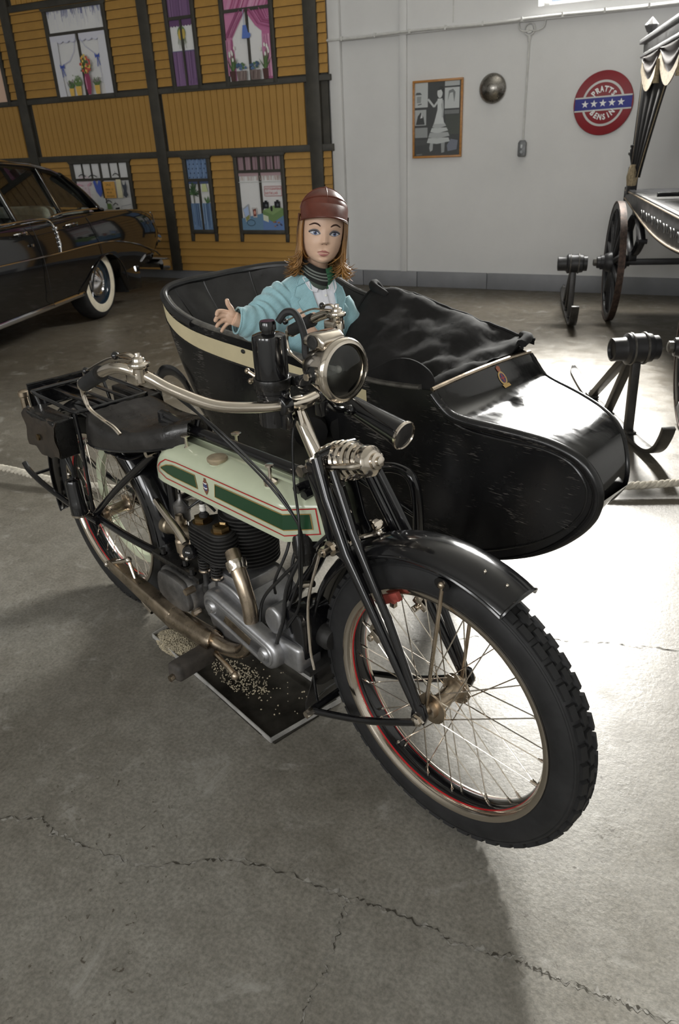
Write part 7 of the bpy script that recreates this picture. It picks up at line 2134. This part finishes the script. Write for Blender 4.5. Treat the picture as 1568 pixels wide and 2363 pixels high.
for x in (0, 2.63):
    cart_wheel(x, 0.13 if x else 0.03, -1); cart_wheel(x, 1.35, 1)
    a = MB(); a.box((x, .675, .45), (.045, 1.25, .045)); hpart('axle', a, M['hearse'], bevel=.006)
    a = MB(); a.cyl((x, .07, .45), (x, .15, .45), .034, 14); hpart('axle_collar', a, M['hearse'])
    for y in (.16, 1.19):
        a = MB()
        for sg in (1, -1):
            for lf in range(3):
                L_ = .40 - .07 * lf
                a.tube([(x + .02 + L_ * f, y, .655 + sg * (.150 * (1 - f * f) - .012 * lf)) for f in np.linspace(-1, 1, 15)], .022, 8, sq=(1.0, .25), up=(0, 0, 1))
        for e in (-1, 1): a.cyl((x + .02 + e * .40, y - .03, .655), (x + .02 + e * .40, y + .03, .655), .018, 10)
        hpart('leaf_spring', a, M['hearse'])
        a = MB(); a.box((x + .02, y, .50), (.10, .06, .07)); a.box((x + .02, y, .815), (.12, .06, .04)); hpart('spring_pad', a, M['hearse'], bevel=.004)
# body sides, curved along the lower edge
for y, sg in ((.15, -1), (1.20, 1)):
    top, bot = [], []
    XSH = np.linspace(-.52, 3.1, 40)
    a = MB()
    prof = [(x, .955) for x in XSH] + [(x, .865 - .12 * math.sin(PI * np.clip((x + .52) / 3.62, 0, 1)) ** 1.2) for x in XSH[::-1]]
    a.prism(prof, (0, y, 0), (1, 0, 0), (0, 0, 1), .045); pn = hpart('body_side', a, M['hearse'], bevel=.004)
    a = MB(); a.tube([(x, y + sg * .024, .938) for x in XSH], .006, 6); a.build('gold_line', M['worn_gold'], pn)
    a = MB(); a.tube([(x, y + sg * .024, z + .016) for x, z in prof[40:]], .006, 6); a.build('gold_line', M['worn_gold'], pn)
    a = MB(); a.box((-.53, y, .91), (.03, .06, .11)); a.build('end_block', M['hearse'], pn, bevel=.006)
    rg = random.Random(3)
    for k in range(7):
        x0 = .45 + .22 * k
        a = MB(); pts = spline([(x0 + dx, y + sg * .0245, .845 + dz) for dx, dz in ((-.08, -.01), (-.05, .022), (-.01, .0), (.0, -.025), (.03, -.01), (.04, .025), (.07, .015), (.09, -.015))], 4); a.tube(pts, .0032, 5); a.build('silver_scroll', M['silver'], pn)
a = MB(); a.box((1.3, .675, .93), (3.6, 1.05, .03)); hpart('deck', a, M['hearse'])
for x in (.5, 1.3): 
    a = MB(); a.tube([(x, .2, .975), (x, 1.15, .975)], .016, 8); hpart('coffin_roller', a, M['hearse'])
# corner posts
def post(x, y):
    a = MB(); a.box((x, y, 1.02), (.075, .075, .20)); ps = hpart('corner_post', a, M['hearse'], bevel=.006)
    a = MB(); a.lathe((x, y, 1.115), (0, 0, 1), [(.030, 0), (.026, .02), (.034, .05), (.046, .09), (.046, .125), (.038, .14), (.046, .145), (.046, .160), (.030, .165)], 20); a.build('post_urn', M['hearse'], ps)
    for k in range(4):
        t = PI / 2 * k; a = MB(); a.ball((x + .043 * math.cos(t), y + .043 * math.sin(t), 1.215), .014, 8, 6); a.build('urn_rosette', M['silver'], ps)
    a = MB(); a.lathe((x, y, 1.275), (0, 0, 1), [(.030, 0), (.027, .30), (.025, .60)], 10); a.build('post_shaft', M['hearse'], ps)
    for k in range(4):
        t = PI / 4 + PI / 2 * k; a = MB(); a.tube([(x + .029 * math.cos(t), y + .029 * math.sin(t), 1.28), (x + .026 * math.cos(t), y + .026 * math.sin(t), 1.87)], .004, 5); a.build('silver_bead', M['silver'], ps)
    a = MB(); a.lathe((x, y, 1.985), (0, 0, 1), [(.030, 0), (.034, .012), (.022, .02), (.02, .035), (.030, .04), (.048, .075), (.048, .085), (.001, .135)], 8); a.build('finial', M['silver'], ps, smooth=20)
for x in (-.38, 2.75):
    for y in (.15, 1.20): post(x, y)
# roof with cornice
for k, (z0, z1, o) in enumerate(((1.865, 1.885, .045), (1.885, 1.955, .030), (1.955, 1.985, .060))):
    a = MB(); a.box2((-.42 - o, .15 - o, z0), (2.79 + o, 1.20 + o, z1)); hpart('cornice' if k != 1 else 'frieze', a, M['hearse'], bevel=.005)
for z in (1.888, 1.952):
    a = MB(); a.tube([(-.40, .117, z), (2.77, .117, z)], .006, 6); hpart('silver_bead', a, M['silver'])
a = MB(); rows = []
for f in np.linspace(0, 1, 7):
    o = .02 - .40 * f; rows.append([(-.42 - o, .15 - o, 1.985 + .13 * math.sin(f * PI / 2)), (2.79 + o, .15 - o, 1.985 + .13 * math.sin(f * PI / 2)), (2.79 + o, 1.20 + o, 1.985 + .13 * math.sin(f * PI / 2)), (-.42 - o, 1.20 + o, 1.985 + .13 * math.sin(f * PI / 2))])
a.rings(rows); hpart('roof', a, M['hearse'])
# swagged valance and gathered curtain with cream fringe
def swag(x0, x1, y, ztop, drop):
    rows = []; N_ = 14
    for j in range(8):
        t = j / 7
        rows.append([(x0 + (x1 - x0) * k / N_, y - .012 * math.sin(t * PI * 4) - .01, ztop - (drop * (math.sin(PI * k / N_)) + .03) * t) for k in range(N_ + 1)])
    a = MB(); a.grid(rows); s_ = hpart('valance_swag', a, M['drape'], smooth=80)
    a = MB(); a.grid([[(p_[0], p_[1] - .004, p_[2] + .012) for p_ in rows[-1]], [(p_[0], p_[1] - .008, p_[2] - .060) for p_ in rows[-1]]]); a.grid([[(p_[0], p_[1] + .002, p_[2] + .012) for p_ in rows[-1]], [(p_[0], p_[1] - .002, p_[2] - .060) for p_ in rows[-1]]]); a.build('fringe', M['fringe'], s_, smooth=0)
for k in range(4): swag(-.36 + .78 * k, -.36 + .78 * (k + 1), .125, 1.868, .15)
for k in range(1, 5):
    a = MB(); a.tube([(-.36 + .78 * k, .105, 1.80), (-.36 + .78 * k, .105, 1.69), (-.36 + .78 * k, .105, 1.66)], [.012, .018, .022], 8); hpart('tassel', a, M['fringe'])
def drape(x0, sx):
    rows = []
    for j in range(16):
        t = j / 15; z = 1.80 - .74 * t
        wd = .85 * (1 - t) ** 1.1 + .36
        rows.append([(x0 + sx * (.02 + wd * k / 16), .135 - .014 * math.sin(k * 1.55), z) for k in range(17)])
    a = MB(); a.grid(rows); d_ = hpart('curtain', a, M['drape_black'], smooth=80)
    for c, w in ((0, .035), (16, .03)):
        a = MB(); a.grid([[(r[c][0] - sx * w * .3, r[c][1] - .010, r[c][2]) for r in rows], [(r[c][0] + sx * (w if c == 0 else -w), r[c][1] - .014, r[c][2]) for r in rows]]); a.build('fringe', M['fringe'], d_, smooth=0)
    a = MB(); a.tube([(x0 + sx * .22, .115, 1.14), (x0 + sx * .24, .11, 1.06), (x0 + sx * .235, .11, 1.00)], [.030, .045, .035], 8); a.build('fringe_tuft', M['fringe'], d_)
drape(-.36, 1); drape(2.73, -1)

# ------------------------------------------------------------------ winter runners standing beside the wheels
def runner(loc, label, yaw=HE_YAW):
    r = thing('sleigh_runner', label, 'runner', loc, yaw, group='winter runners of the hearse carriage')
    RM = mat('weathered_black_wood', (0.030, 0.028, 0.026, 1), 0.42, var=0.5, vscale=16, rvar=0.12)
    pts = spline([(-.86, 0, .118), (-.80, 0, .085), (-.60, 0, .035), (-.35, 0, .018), (0, 0, .012), (.20, 0, .013), (.31, 0, .028), (.385, 0, .075), (.43, 0, .145), (.45, 0, .20)], 6)
    a = MB(); rows = []
    for i, q in enumerate(pts):
        t = (Vector(pts[min(i + 1, len(pts) - 1)]) - Vector(pts[max(i - 1, 0)])).normalized(); n = Vector((-t.z, 0, t.x)); w = .030 * (1 if i > 6 else .25 + .75 * i / 6)
        rows.append([Vector(q) + Vector((0, w, 0)), Vector(q) - Vector((0, w, 0)), Vector(q) - Vector((0, w, 0)) + n * .022, Vector(q) + Vector((0, w, 0)) + n * .022])
    a.rings(rows); a.build('runner_blade', RM, r, bevel=.003)
    for fx, sy in ((.03, 0), (-.26, .0), (-.50, .0)):
        p0, p1 = Vector((fx * .12, 0, .42)), Vector((fx, 0, .034 if fx > -.4 else .050))
        d = (p1 - p0); R_ = d.to_track_quat('X', 'Z').to_matrix()
        a = MB(); a.box((p0 + p1) / 2, (d.length, .042, .036), R_); a.build('leg', RM, r, bevel=.005)
        a = MB(); a.box(p1 + Vector((0, 0, .004)), (.09, .05, .014)); a.build('foot_plate', RM, r, bevel=.003)
        for s_ in (-1, 1):
            a = MB(); a.ball(p1 + Vector((s_ * .05, -.012 * s_, .010)), .010, 8, 6); a.build('bolt', M['iron'], r)
    a = MB(); a.lathe((0, 0, .45), (0, -1, 0), [(.040, -.10), (.058, -.098), (.058, -.070), (.068, -.065), (.072, -.035), (.070, -.03), (.070, .03), (.074, .034), (.076, .05), (.070, .054), (.058, .062), (.055, .070), (.055, .125), (.045, .128), (.040, .115), (.001, .115)], 28); a.build('hub', M['hearse'], r)
    for yy in (-.032, .032):
        a = MB(); a.lathe((0, -yy, .45), (0, -1, 0), [(.073, -.006), (.078, -.003), (.078, .003), (.073, .006)], 28, closed_prof=True); a.build('hub_band', M['worn_edge'], r)
    return r
runner((1.975, 6.08, 0), 'black wooden sleigh runner standing near the rear carriage wheel by the wall')
runner((1.485, 3.50, 0), 'black wooden sleigh runner standing in the sunlight beyond the sidecar nose', math.atan2(-1, .02))
